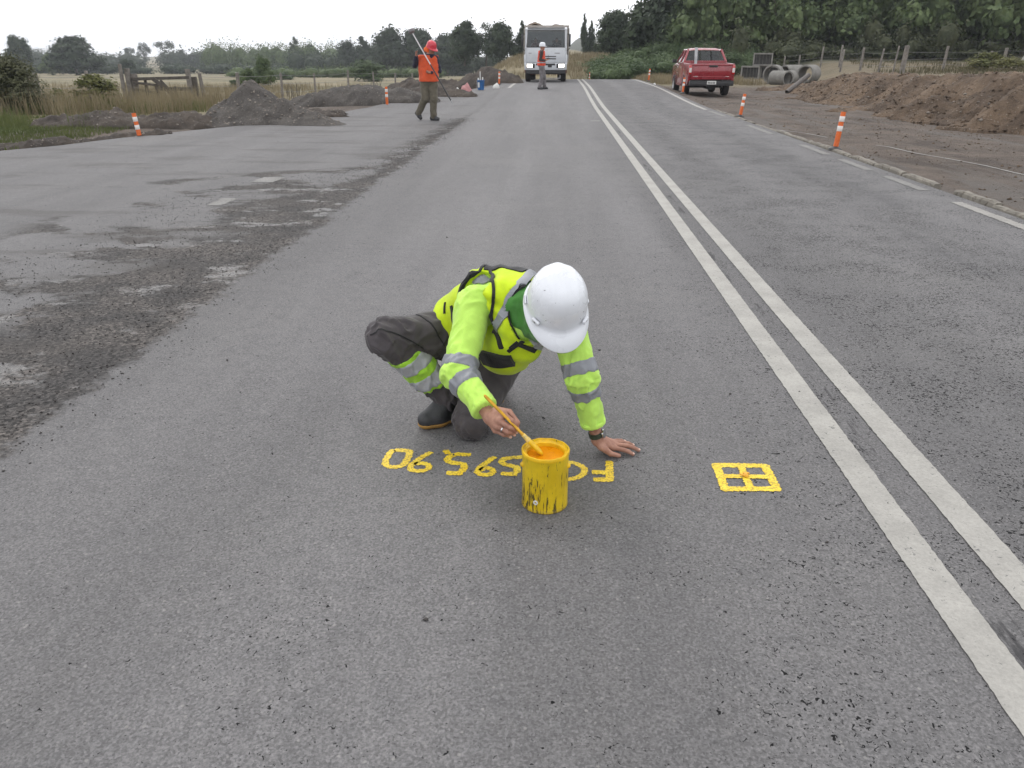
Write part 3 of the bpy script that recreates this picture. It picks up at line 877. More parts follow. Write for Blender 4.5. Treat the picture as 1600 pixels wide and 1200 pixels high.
TREE_LIB = {}
def tree_meshes(kind, var):
    """unit tree (1 m high, 1 m wide crown) of a kind: crown mesh and trunk mesh, shared by all copies"""
    key = (kind, var)
    if key in TREE_LIB: return TREE_LIB[key]
    sd = (sum(ord(c) for c in kind) * 31 + var * 7) % 9999
    rg = random.Random(sd)
    n, size, shell, mat, bark = {'round': (5200, 0.031, 0.62, M_LEAF_D, M_BARK), 'green': (5200, 0.031, 0.62, M_LEAF_M, M_BARK), 'cone': (4600, 0.026, 0.55, M_LEAF_D, M_BARK),
                           'loose': (2300, 0.022, 0.35, M_LEAF_D, M_BARK), 'bush': (3600, 0.030, 0.50, M_LEAF_B, M_BARK), 'broom': (15000, 0.021, 0.30, M_LEAF_O, M_BARK),
                           'shrub': (1500, 0.042, 0.30, M_LEAF_Y, M_BARK), 'tall': (5600, 0.028, 0.60, M_LEAF_D, M_BARK), 'tallg': (5600, 0.028, 0.60, M_LEAF_M, M_BARK), 'rust': (5000, 0.031, 0.60, M_LEAF_R, M_BARK)}[kind]
    if kind == 'cone': lb = lobes_cone(rg, 34, 1, 1)
    elif kind == 'loose': lb = lobes_loose(rg, 17, 1, 1)
    elif kind == 'broom': lb = lobes_round(rg, 40, 1.0, 1.0, 0.0, .10, .20)
    elif kind in ('bush', 'shrub'): lb = lobes_round(rg, 12, 1.0, 1.0, 0.0)
    elif kind in ('tall', 'tallg'):
        lb = lobes_round(rg, 54, 1, 1, 0.1, .07, .17)
    else: lb = lobes_round(rg, 44, 1, 1, .12, .08, .18)
    asp = 0.42 if kind == 'broom' else 0.7
    V, F = leaf_cloud(n, lb, size, sd, shell, 0, asp)
    if kind not in ('loose', 'shrub'):
        V2, F2 = core_quads(lb, 0.60 if kind != 'broom' else 0.40); F = np.concatenate([F, F2 + len(V)]); V = np.concatenate([V, V2])
    V[:, 2] = np.maximum(V[:, 2], 0.01)
    cm = np_mesh('crown', V, F, mat).data
    g = G()
    th = 0.022 if kind not in ('bush', 'broom', 'shrub') else 0.012
    g.tube([(0, 0, -0.03), (0.01, 0.005, 0.2), (-0.01, 0.01, 0.5), (0, 0, 0.86)], [th * 1.25, th, th * 0.7, th * 0.2], 7)
    for i in range(7 if kind != 'loose' else 11):
        a = rg.uniform(0, 6.28); z0 = rg.uniform(0.12, 0.6); L = rg.uniform(0.22, 0.40)
        g.tube([(0, 0, z0), (L * .5 * math.cos(a), L * .5 * math.sin(a), z0 + L * .45), (L * math.cos(a), L * math.sin(a), z0 + L * .75)], [th * .5, th * .33, th * .1], 5)
    tm = g.build('trunk', bark).data
    for q in [o for o in list(COL.objects) if o.data in (cm, tm)]:
        bpy.data.objects.remove(q)
    TREE_LIB[key] = (cm, tm)
    return cm, tm

def tree(name, kind, var, x, y, h, w, label, cat='tree', group=None, z=None, rz=None, sink=0.05):
    cm, tm = tree_meshes(kind, var)
    z = (zt1(x, y) if z is None else z) - sink
    e = empty(name, (x, y, z), random.uniform(0, 6.28) if rz is None else rz, label, cat, group)
    for nm, me in (('crown', cm), ('trunk', tm)):
        o = bpy.data.objects.new(nm, me); link(o, e)
        o.scale = (w, w, h)
    return e

# left horizon, from the picture's left edge towards the truck
LT = [('broad_tree', 'round', 0, -145, 205, 8.4, 8.0, 'dark tree cut by the left picture edge on the horizon'),
      ('broad_tree', 'round', 1, -133, 200, 9.6, 7.6, 'dark tree with ragged top standing second from the left edge'),
      ('small_tree', 'green', 0, -123, 196, 5.2, 5.5, 'small dark tree between the two big left trees'),
      ('broad_tree', 'round', 2, -114.5, 192, 9.4, 13.8, 'broadest dark domed tree on the left horizon'),
      ('small_tree', 'round', 0, -104, 196, 4.2, 5.0, 'low dark tree at the foot of the broad domed tree'),
      ('thin_tree', 'loose', 0, -210, 400, 11.5, 7.5, 'faint thin tree on the hazy ridge above the gate, first'),
      ('thin_tree', 'loose', 1, -203, 400, 13.0, 9.5, 'faint thin tree on the hazy ridge above the gate, second'),
      ('thin_tree', 'loose', 2, -192, 400, 13.5, 14.0, 'wide airy tree on the hazy ridge above the gate'),
      ('thin_tree', 'loose', 0, -184, 400, 10.0, 7.0, 'faint thin tree at the end of the hazy ridge'),
      ('stem_tree', 'loose', 1, -142, 340, 10.2, 5.5, 'lone round crown on a stem right of the gate'),
      ('pointed_tree', 'cone', 0, -86, 270, 11.2, 7.6, 'pointed dark tree rising highest above the middle treeline'),
      ('small_tree', 'round', 3, -80, 268, 9.0, 7.0, 'rounded dark tree next to the pointed tree'),
      ('dark_tree', 'round', 4, -60, 236, 9.4, 8.4, 'narrow dark tree, first of three before the tall grove'),
      ('dark_tree', 'cone', 1, -55.5, 236, 10.6, 8.6, 'pointed dark tree, second of three before the tall grove'),
      ('dark_tree', 'round', 1, -50.5, 236, 9.0, 10.5, 'rounded dark tree, third of three before the tall grove'),
      ('grove_tree', 'tall', 0, -40.5, 200, 11.4, 11.5, 'tall dark dense tree left of the man with the pole'),
      ('grove_tree', 'tall', 1, -34.0, 202, 11.8, 12.5, 'tall dark dense tree behind the pole head'),
      ('grove_tree', 'tall', 2, -26.5, 200, 10.0, 11.5, 'dark tree right behind the red helmet'),
      ('pale_bush_tree', 'bush', 3, -22.6, 98, 2.6, 5.2, 'pale green bushy tree in front of the dark grove'),
      ('dark_bush', 'green', 2, -21.4, 59.5, 2.35, 1.75, 'dark upright bush in the pasture above the gravel pile'),
      ('dark_bush', 'green', 3, -22.7, 59.5, 1.55, 1.5, 'smaller dark bush left of the upright bush'),
      ('dark_bush', 'bush', 1, -24.0, 60.0, 0.72, 0.8, 'tiny round bush in the pasture'),
      ('dark_bush', 'bush', 2, -37, 110, 1.0, 2.6, 'low lens shaped bush lying in the far pasture'),
      ('roadside_tree', 'round', 5, -13.6, 122, 6.2, 6.0, 'dark tree left of the truck, first of the row'),
      ('roadside_tree', 'loose', 3, -10.6, 124, 6.3, 5.0, 'thin tree left of the truck, second of the row'),
      ('roadside_tree', 'round', 6, -8.2, 120, 5.8, 5.8, 'dark tree left of the truck, third of the row'),
      ('roadside_tree', 'cone', 2, -5.2, 122, 6.0, 3.0, 'pointed tree behind the left edge of the truck'),
      ('cypress', 'cone', 3, 3.9, 125, 5.6, 1.7, 'slim dark tree just right of the truck box'),
      ('cypress', 'cone', 4, 5.0, 126, 4.8, 1.8, 'second slim dark tree right of the truck box'),
      ('dense_tree', 'tall', 3, 5.9, 88, 5.4, 5.0, 'big dark dense tree right of the truck against the sky'),
      ('airy_tree', 'loose', 4, 10.4, 100, 3.6, 4.0, 'airy tree against the sky beside the big dark tree'),
      ('airy_tree', 'loose', 5, 12.4, 100, 3.2, 3.2, 'second airy tree against the sky nearer the wood')]
for i, (nm, kd, vr, x, y, h, w, lab) in enumerate(LT):
    z = None
    if nm == 'dense_tree': z = 0.9
    if nm == 'airy_tree': z = 2.2
    if nm in ('roadside_tree',): z = 0.2
    tree(nm, kd, vr, x, y, h, w, lab, 'bush' if 'bush' in nm and 'tree' not in nm else 'tree', None, z, i * 1.3)

# far treeline masses between the single trees
def mass(name, spots, n, size, mat, label, seed, shell=0.4, cat='treeline'):
    """a far wood that reads as one mass: leaf clumps over many overlapping crowns"""
    V, F = leaf_cloud(n, spots, size, seed, shell)
    V2, F2 = core_quads(spots, 0.60); F = np.concatenate([F, F2 + len(V)]); V = np.concatenate([V, V2])
    o = np_mesh(name, V, F, mat)
    return tag(o, label, cat, None, 'stuff')
rgm = random.Random(9)
sp = []
for k in range(70):                                # low scrub in front of the left trees and along the middle
    t = k / 69.0
    x = -150 + 132 * t + rgm.uniform(-2, 2); y = 214 + 30 * math.sin(t * 3.1) + rgm.uniform(-5, 8)
    h = 2.0 + 1.4 * rgm.random() + (3.6 if t > .55 else 0)
    sp.append((x, y, zt1(x, y) + h * .45, 3.6, 2.6, h * .62))
mass('treeline', sp, 52000, 0.24, M_LEAF_D, 'dark scrubby treeline along the far side of the pasture', 1)
sp = []
for k in range(60):
    t = k / 59.0
    x = -330 + 260 * t + rgm.uniform(-5, 5); y = 385 - 25 * t + rgm.uniform(-10, 20)
    h = 7.4 + 1.8 * math.sin(k * .37) + 2.2 * rgm.random()
    sp.append((x, y, zt1(x, y) + h * .45, 8.0, 5.0, h * .6))
mass('treeline', sp, 32000, 0.50, M_LEAF_D, 'hazy wooded ridge on the far left horizon', 2)
sp = []
for k in range(34):
    x = -112 + 78 * k / 33.0 + rgm.uniform(-2, 2); y = 268 + rgm.uniform(-8, 12)
    h = 7.6 + 2.0 * math.sin(k * .8) * math.sin(k * .31) + 1.4 * rgm.random()
    sp.append((x, y, zt1(x, y) + h * .45, 4.4, 3.0, h * .6))
mass('treeline', sp, 30000, 0.30, M_LEAF_M, 'darker middle treeline between the gate and the tall grove', 3)
sp = []
for k in range(44):
    x = -60 + 38 * k / 43.0 + rgm.uniform(-1, 1); y = 150 + rgm.uniform(-4, 4); h = 1.3 + rgm.random()
    sp.append((x, y, zt1(x, y) + h * .4, 2.0, 1.5, h * .6))
mass('hedge', sp, 12000, 0.14, M_LEAF_M, 'low hedge line crossing the middle of the pasture', 4, cat='hedge')

# bramble-covered slope and the wood on the right
sp = []
for k in range(90):
    t = rgm.random()
    x = 2.6 + 12.5 * t + rgm.uniform(-.4, .4); y = 66 + rgm.uniform(-6, 9) - 2 * t
    top = pl(x, [(2, 0.6), (4.5, 1.35), (7, 2.05), (9, 2.6), (12, 2.9), (16, 3.0)])
    zc = zt1(x, y) * 0 + top * (0.45 + 0.5 * sstep(60, 72, y)) - 0.35
    sp.append((x, y, float(zc), 0.95, 0.95, 0.62))
mass('bramble_thicket', sp, 30000, 0.085, M_LEAF_B, 'bramble covered green slope between the truck and the red pickup', 5, 0.55, 'thicket')

WOOD = []
rgw = random.Random(4)
fr = [(9.6, 74, 7.5, 7.0, 'round'), (12.2, 70, 8.5, 6.5, 'tallg'), (15.0, 73, 9.5, 7.5, 'tallg'), (18.2, 70, 7.0, 6.0, 'green'), (20.8, 73, 9.5, 7.0, 'tall'), (23.6, 71, 6.4, 6.0, 'green'),
      (27.2, 74, 9.0, 6.0, 'green'), (29.6, 69, 8.5, 6.5, 'tallg'), (32.8, 69, 8.0, 6.0, 'tallg'), (35.0, 65, 9.0, 7.0, 'green'), (38.2, 66, 8.5, 7.0, 'tallg'), (41.6, 64, 7.5, 6.0, 'rust'),
      (43.2, 69, 9.5, 7.5, 'tall'), (46.8, 65, 10, 8.0, 'green'), (50.4, 66, 10, 8.0, 'tall')]
lab = ['first dense tree of the wood above the red pickup, nearest the sky gap', 'leafy tree of the wood over the pickup cab', 'tall dark tree of the wood over the pickup tailgate', 'leafy tree of the wood above the concrete boxes', 'tall dark tree of the wood above the stacked box',
       'smaller leafy tree of the wood above the concrete pipes', 'dark tree of the wood behind the last pipe', 'leafy tree of the wood behind the thin fence posts', 'tall dark tree of the wood behind the white bag', 'bright green tree of the wood behind the thick fence post',
       'bright leafy tree of the wood right of the thick fence post', 'brownish tree of the wood behind the tall weeds', 'tall dark tree of the wood behind the leaning trunk', 'dark tree of the wood near the right picture edge', 'darkest tree of the wood cut by the right picture edge']
for i, (x, y, h, w, kd) in enumerate(fr):
    tree('wood_tree', kd, i % 3, x, y, h * 1.15, w * 1.12, lab[i], 'tree', 'trees of the wood on the right', None, i * 2.1)
sp = []
for k in range(150):
    x = 8 + 62 * rgw.random(); y = 84 + 34 * rgw.random()
    h = 9 + 5 * rgw.random()
    if x < 13: h = 5.5
    sp.append((x, y, zt1(x, y) + h * .45, 2.9, 2.9, h * .6))
mass('forest', sp, 60000, 0.26, M_LEAF_D, 'dark wooded hillside behind the front trees on the right', 6, cat='forest')
sp = []
for k in range(170):
    x = 11 + 46 * rgw.random(); y = 66.5 + rgw.uniform(-3.0, 4); h = 0.8 + 2.8 * rgw.random() ** 2; w_ = 0.5 + 1.0 * rgw.random()
    sp.append((x, y, zt1(x, y) + h * rgw.uniform(.3, .6), w_, w_, h * rgw.uniform(.3, .6)))
mass('undergrowth', sp, 34000, 0.13, M_LEAF_R2, 'undergrowth at the foot of the wood behind the fence', 7, cat='undergrowth')
for i, (x, y, h, w, kd, lb_) in enumerate([(11.0, 57.5, 1.5, 2.2, 'bush', 'round green bush behind the pickup tailgate'), (12.4, 58.5, 1.75, 2.4, 'bush', 'round green bush behind the concrete boxes'),
      (25.2, 50.5, 1.15, 2.6, 'shrub', 'yellow green weeds by the middle fence post'), (27.2, 52, 1.0, 2.4, 'shrub', 'yellow green weeds between the right fence posts'), (29.6, 51, 0.9, 2.6, 'shrub', 'yellow green weeds near the right picture edge'),
      (33.0, 56, 1.5, 2.8, 'broom', 'olive bush behind the fence at the right picture edge')]):
    tree('bush', kd, 4 + i % 2, x, y, h, w, lb_, 'bush', 'bushes along the right fence')
g = G(); g.tube([(0, 0, -0.1), (0.55, 0, 1.2), (1.05, 0.1, 2.75)], [0.13, 0.11, 0.09], 8)
o = g.build('leaning_trunk', M_BARKP, smooth=True); o.location = (30.4, 56.5, zt1(30.4, 56.5)); tag(o, 'pale bare trunk leaning in front of the wood', 'trunk')
g = G(); g.tube([(0, 0, -0.1), (0.02, 0, 3), (-0.05, 0.1, 7)], [0.07, 0.06, 0.05], 7)
o = g.build('bare_trunk', M_BARKP, smooth=True); o.location = (35.4, 60.5, zt1(35.4, 60.5)); tag(o, 'thin pale upright trunk high at the right of the wood', 'trunk')

# left roadside plants
tree('broom_bush', 'broom', 0, -16.25, 23.4, 1.85, 2.7, 'large olive broom bush at the left picture edge', 'bush', None, None, 0.4)
tree('broom_bush', 'broom', 1, -18.0, 25.5, 1.55, 1.8, 'olive broom bush cut by the left picture edge', 'bush', None, None, 2.4)
tree('leafy_shrub', 'shrub', 0, -14.7, 25.4, 1.22, 1.8, 'yellow green leafy shrub left of the wooden gate', 'shrub', None, None, 1.0)
tree('leafy_shrub', 'shrub', 1, -15.7, 25.0, 0.72, 0.9, 'small leafy shrub between the fence post and gate', 'shrub', None, None, 2.0)

def blades(name, pts, h, w, mat, label, seed, lean=0.35, cat='grass', heads=False):
    rg = np.random.default_rng(seed)
    n = len(pts)
    a = rg.uniform(0, 6.28, n); dirv = np.stack([np.cos(a), np.sin(a), a * 0], 1)
    hh = h * rg.uniform(0.45, 1.15, n)
    b = rg.uniform(0, 6.28, n); ld = np.stack([np.cos(b), np.sin(b), b * 0], 1) * (hh * lean * rg.random(n))[:, None]
    ww = (w * rg.uniform(0.6, 1.4, n))[:, None]
    up = np.array((0, 0, 1.0))
    p0 = np.asarray(pts)
    V = np.stack([p0 - dirv * ww, p0 + dirv * ww, p0 + ld * .4 + up * (hh * .6)[:, None] + dirv * ww * .8, p0 + ld * .4 + up * (hh * .6)[:, None] - dirv * ww * .8,
                  p0 + ld + up * hh[:, None]], 1).reshape(-1, 3)
    k = np.arange(n) * 5
    F = np.concatenate([np.stack([k, k + 1, k + 2], 1), np.stack([k, k + 2, k + 3], 1), np.stack([k + 3, k + 2, k + 4], 1)])
    o = np_mesh(name, V, F, mat)
    return tag(o, label, cat, None, 'stuff')

rg = np.random.default_rng(41)
def field_pts(n, x0, x1, y0, y1, cond=None, clump=0.5):
    x = rg.uniform(x0, x1, n); y = rg.uniform(y0, y1, n)
    d = fbm(np.stack([x * .6, y * .6, x * 0], 1), 3)
    ok = d > -clump + 0.0
    if cond is not None: ok &= cond(x, y)
    x, y = x[ok], y[ok]
    return np.stack([x, y, zt(x, y) - 0.01], 1)
offroad = lambda x, y: x < pl(y, EDGE_L) - 3.9 - 0.05 * y
blades('tall_grass', field_pts(26000, -26, -9, 19.5, 30, offroad, 0.25), 0.74, 0.006, M_STRAW, 'tall dry straw coloured grass along the left fence', 1)
blades('tall_grass', field_pts(26000, -60, -9, 30, 62, lambda x, y: x < -0.2 * y - 2.0 - np.clip(40 - y, 0, 20) * .15, 0.1), 0.45, 0.011, M_STRAW, 'dry grass of the pasture behind the heaps', 2)
blades('short_grass', field_pts(60000, -22, -9.6, 12.5, 21, lambda x, y: x < pl(y, EDGE_L) - 0.35, 0.6), 0.10, 0.006, M_GRASS, 'short green grass on the verge at the left edge', 3)
blades('green_grass', field_pts(9000, -24, -10.5, 17.5, 25, lambda x, y: x < pl(y, EDGE_L) - 2.2, 0.0), 0.42, 0.006, M_GRASS, 'green weeds mixed in the tall grass at left', 4)
blades('tall_grass', field_pts(15000, -9, 12, 62, 84, None, 0.2), 0.55, 0.022, M_STRAW, 'dry grass on the slope behind the truck', 5)
blades('tall_grass', field_pts(9000, 4.9, 11.5, 46, 60, lambda x, y: x - 4.7 > 0.3, 0.2), 0.42, 0.014, M_STRAW, 'dry grass strip at the foot of the bramble slope', 6)
blades('tall_grass', field_pts(22000, 13, 50, 40, 66, lambda x, y: x > pl(y, TOE) + 4.5, 0.0), 0.30, 0.012, M_WEED, 'weedy grass around the right fence', 7)

# ------------------------------------------------------------------ fences
def post_mesh(h, r, seed, lean=0.0, split=False):
    rg = random.Random(seed)
    g = G()
    dx = lean * h
    g.tube([(0, 0, -0.15), (dx * .5 + rg.uniform(-.01, .01), rg.uniform(-.01, .01), h * .5), (dx, 0, h - .02), (dx, 0, h)], [r * 1.05, r, r * .92, r * .6], 7, flat=0.6 if split else 1.0)
    return g
def wire_fence(name, posts, label, nw=3, matp=M_GREYW, group=None, spacing=0.33, z0=0.35):
    e = empty(name, posts[0][:2] + (zt1(*posts[0][:2]),), 0, label, 'fence')
    base = Vector(e.location)
    tops = []
    for i, (x, y, h, r, ln) in enumerate(posts):
        z = zt1(x, y)
        o = post_mesh(h, r, i, ln).build('post', matp, e, smooth=True)
        o.location = Vector((x, y, z)) - base
        tops.append((Vector((x, y, z)), ln))
    for k in range(nw):
        g = G()
        pts = []
        for (p, ln) in tops:
            hz = z0 + k * spacing
            pts.append(p + Vector((ln * hz, 0, hz)) - base)
        full = []
        for a, b in zip(pts[:-1], pts[1:]):
            for t_ in np.linspace(0, 1, 5, endpoint=False):
                full.append(a.lerp(b, t_) + Vector((0, 0, -0.12 * t_ * (1 - t_))))
        full.append(pts[-1])
        g.tube(full, 0.006, 4)
        g.build('wire', M_WIRE, e)
    return e
wire_fence('wire_fence', [(16.6, 62, 1.0, .06, .02), (17.4, 61, 1.0, .06, 0), (18.3, 59, 1.35, .06, .04), (18.6, 56, 1.35, .06, .02), (17.2, 51.5, 1.28, .06, .05), (18.2, 51, 1.28, .075, .03),
                          (18.9, 50, 1.15, .05, .10), (17.8, 47, 1.25, .05, .07), (17.0, 43, 1.30, .045, .06)], 'wire fence with leaning grey posts behind the pipes', 3)
wire_fence('wire_fence', [(17.1, 42.2, 1.30, .125, .04), (22.6, 50, 1.32, .085, .03), (24.9, 51, 1.05, .055, .06), (26.4, 52.5, 1.05, .055, .04), (28.0, 54, 1.15, .11, .05), (29.6, 53, 1.15, .08, .02), (27.6, 48, 1.35, .09, .02)],
           'wire fence with a thick grey post above the earth bank', 3)
wire_fence('wire_fence', [(-20.5, 25.5, 1.15, .06, .0), (-16.9, 26.0, 1.12, .065, -.02), (-16.2, 27.6, 1.2, .06, .05), (-15.45, 28.6, 1.45, .07, .0)], 'wire fence with grey posts left of the wooden gate', 3)
wire_fence('wire_fence', [(-13.0, 29.6, 1.15, .07, -.05), (-12.4, 31.5, 1.15, .075, .0), (-11.9, 35, 1.1, .055, .03), (-11.6, 39, 1.1, .05, .0), (-11.0, 43.0, 1.15, .05, .02), (-10.2, 45.5, 1.1, .045, .0), (-9.4, 47.5, 1.05, .05, .04), (-8.6, 49, 1.05, .05, -.03)],
           'wire fence of thin posts running behind the gravel piles', 3)
# wooden gate
ge = empty('wooden_gate', (-15.2, 28.8, zt1(-15.2, 28.8)), 0.10, 'old broken wooden farm gate with crossed rails in the pasture fence', 'gate')
def bar(name, a, b, w, t_, mat=M_DARKW):
    a, b = Vector(a), Vector(b); d = b - a
    g = G(); g.box((0, 0, 0), (d.length, t_, w))
    o = g.build(name, mat, ge, bevel=0.008)
    o.location = (a + b) / 2
    o.rotation_euler = (0, -math.atan2(d.z, math.hypot(d.x, d.y)), math.atan2(d.y, d.x))
bar('post', (-0.12, 0, -.2), (-0.12, .0, 1.30), 0.16, 0.14, M_GREYW); bar('post', (0.02, .1, -.2), (0.06, .1, 1.12), 0.20, 0.12, M_GREYW)
bar('post', (2.03, 0, -.2), (2.0, 0, 1.28), 0.15, 0.13, M_GREYW); bar('post', (2.2, .1, -.2), (2.16, .1, 1.02), 0.17, 0.12)
bar('post', (0.88, .05, -.2), (0.80, .05, 0.78), 0.12, 0.09); bar('post', (0.45, .1, -.2), (0.42, .1, 0.98), 0.09, 0.08)
bar('rail', (0.0, -.05, 0.95), (2.05, -.05, 1.0), 0.10, 0.04); bar('rail', (0.05, -.05, 0.83), (0.95, -.05, 0.74), 0.08, 0.04)
bar('rail', (0.8, -.09, 0.62), (2.05, -.09, 0.62), 0.12, 0.04); bar('rail', (0.95, -.05, 0.24), (2.0, -.05, 0.22), 0.12, 0.04)
bar('rail', (0.05, -.05, 0.62), (0.9, -.05, 0.46), 0.09, 0.04); bar('brace', (0.78, -.14, 0.98), (1.75, -.14, 0.14), 0.15, 0.04)
bar('brace', (1.42, .05, 0.10), (1.46, .05, 0.70), 0.09, 0.05); bar('brace', (1.05, -.16, 0.92), (1.30, -.16, 0.62), 0.08, 0.03)
# bare stalks by the gravel pile
for i, (x, y, lb_) in enumerate([(-11.2, 30.0, 'dark bare weed stalks behind the pointed gravel pile'), (-10.9, 33.5, 'dark weed stalks in the straw between the gravel piles'), (-9.6, 43, 'dark curled weed stalks above the rounded gravel pile')]):
    g = G(); rr = random.Random(i)
    for k in range(22):
        a = rr.uniform(-.3, .3); b = rr.uniform(-.15, .15); h = rr.uniform(.35, .8)
        g.tube([(a, b, -.05), (a + rr.uniform(-.06, .06), b, h * .6), (a + rr.uniform(-.16, .16), b, h)], [.009, .007, .004], 4)
    o = g.build('weed_stalks', M_DARKW); o.location = (x, y, zt1(x, y)); tag(o, lb_, 'weeds')

# ================================================================== VEHICLES AND SITE OBJECTS
M_REDP = simple('red_car_paint', (0.235, 0.008, 0.018), 0.28, 0.10, 3, coat=0.9, dirt=(0.16, 0.05, 0.045), dirt_amt=0.03)
M_WHITEP = simple('white_truck_paint', (0.50, 0.52, 0.55), 0.35, 0.06, 2, coat=0.5, dirt=(0.42, 0.40, 0.37), dirt_amt=0.05)
M_BLACKPL = simple('black_plastic', (0.022, 0.022, 0.024), 0.5, 0.25, 8)
M_RUBBER = simple('tyre_rubber', (0.022, 0.021, 0.021), 0.85, 0.3, 12, bump=0.3, dirt=(0.07, 0.06, 0.05), dirt_amt=0.04)
M_STEEL = simple('grey_steel', (0.33, 0.33, 0.34), 0.42, 0.2, 6, metal=0.7)
M_RIM = simple('wheel_rim', (0.40, 0.40, 0.41), 0.35, 0.15, 8, metal=0.8, dirt=(0.15, 0.13, 0.11), dirt_amt=0.05)
M_DUMP = simple('dump_box_steel', (0.34, 0.31, 0.28), 0.7, 0.2, 3, dirt=(0.20, 0.16, 0.12), dirt_amt=0.12)
M_RUSTY = simple('dusty_red_chassis', (0.10, 0.045, 0.038), 0.8, 0.3, 6, dirt=(0.10, 0.08, 0.065), dirt_amt=0.10)
M_CHROME = simple('chrome', (0.6, 0.6, 0.62), 0.12, 0.05, 5, metal=1.0)
M_PLATE = simple('number_plate_white', (0.62, 0.62, 0.60), 0.5, 0.08, 20)
M_TAIL = simple('tail_lamp_red', (0.42, 0.02, 0.02), 0.2, 0.1, 20, coat=0.8)
M_TAILW = simple('tail_lamp_clear', (0.62, 0.56, 0.56), 0.15, 0.1, 20, coat=0.8)
M_SEAT = simple('seat_fabric', (0.06, 0.06, 0.065), 0.9, 0.2, 10)
def mat_glass(name, tint=(0.70, 0.76, 0.78), rough=0.02):
    t = NT(name)
    c = t.coord('Object')
    t.fin((*tint,), t.ss(t.noise(c, 6, 4), 0.3, 0.8, rough, rough + 0.05))
    t.b.inputs['Transmission Weight'].default_value = 1.0
    t.b.inputs['IOR'].default_value = 1.45
    return t.mat
M_GLASS = mat_glass('window_glass', (0.55, 0.60, 0.62))
M_GLASSD = mat_glass('tinted_window_glass', (0.26, 0.30, 0.32))
def mat_lamp():
    t = NT('lit_headlamp')
    n = t.noise(t.coord('Object'), 8, 2)
    t.fin((0.8, 0.8, 0.78), 0.2)
    t.b.inputs['Emission Color'].default_value = (1.0, 0.93, 0.82, 1)
    t.setin(t.b, 'Emission Strength', t.ss(n, 0.3, 0.7, 3.0, 4.5))
    return t.mat
M_LAMP = mat_lamp()

def wheel(parent, x, y, r, w, z=None, name='wheel', rim=M_RIM):
    e = bpy.data.objects.new(name, None); link(e, parent); e.location = (x, y, r if z is None else z)
    rm = Matrix.Rotation(R(90), 4, 'Y')
    g = G(); g.lathe([(r * .60, -w / 2), (r * .90, -w / 2), (r * .98, -w * .36), (r, -w * .2), (r, w * .2), (r * .98, w * .36), (r * .90, w / 2), (r * .60, w / 2), (r * .55, 0)], 28, rm, close=True)
    g.build('tyre', M_RUBBER, e, smooth=True)
    g = G(); g.lathe([(0.02, -w * .42), (r * .18, -w * .44), (r * .22, -w * .30), (r * .50, -w * .34), (r * .60, -w * .48), (r * .61, w * .48), (r * .50, w * .34), (r * .22, w * .30), (r * .18, w * .44), (0.02, w * .42)], 20, rm)
    g.build('rim', rim, e, smooth=True)
    return e

def pane(parent, pts, mat=M_GLASS, name='window', th=0.012):
    """a glass pane with thickness from a planar polygon"""
    p = [Vector(q) for q in pts]
    nrm = (p[1] - p[0]).cross(p[2] - p[0]).normalized() * th
    n = len(p)
    g = G(); g.add([q for q in p] + [q + nrm for q in p], [tuple(range(n)), tuple(range(2 * n - 1, n - 1, -1))] + [(i, n + i, n + (i + 1) % n, (i + 1) % n) for i in range(n)])
    return g.build(name, mat, parent)

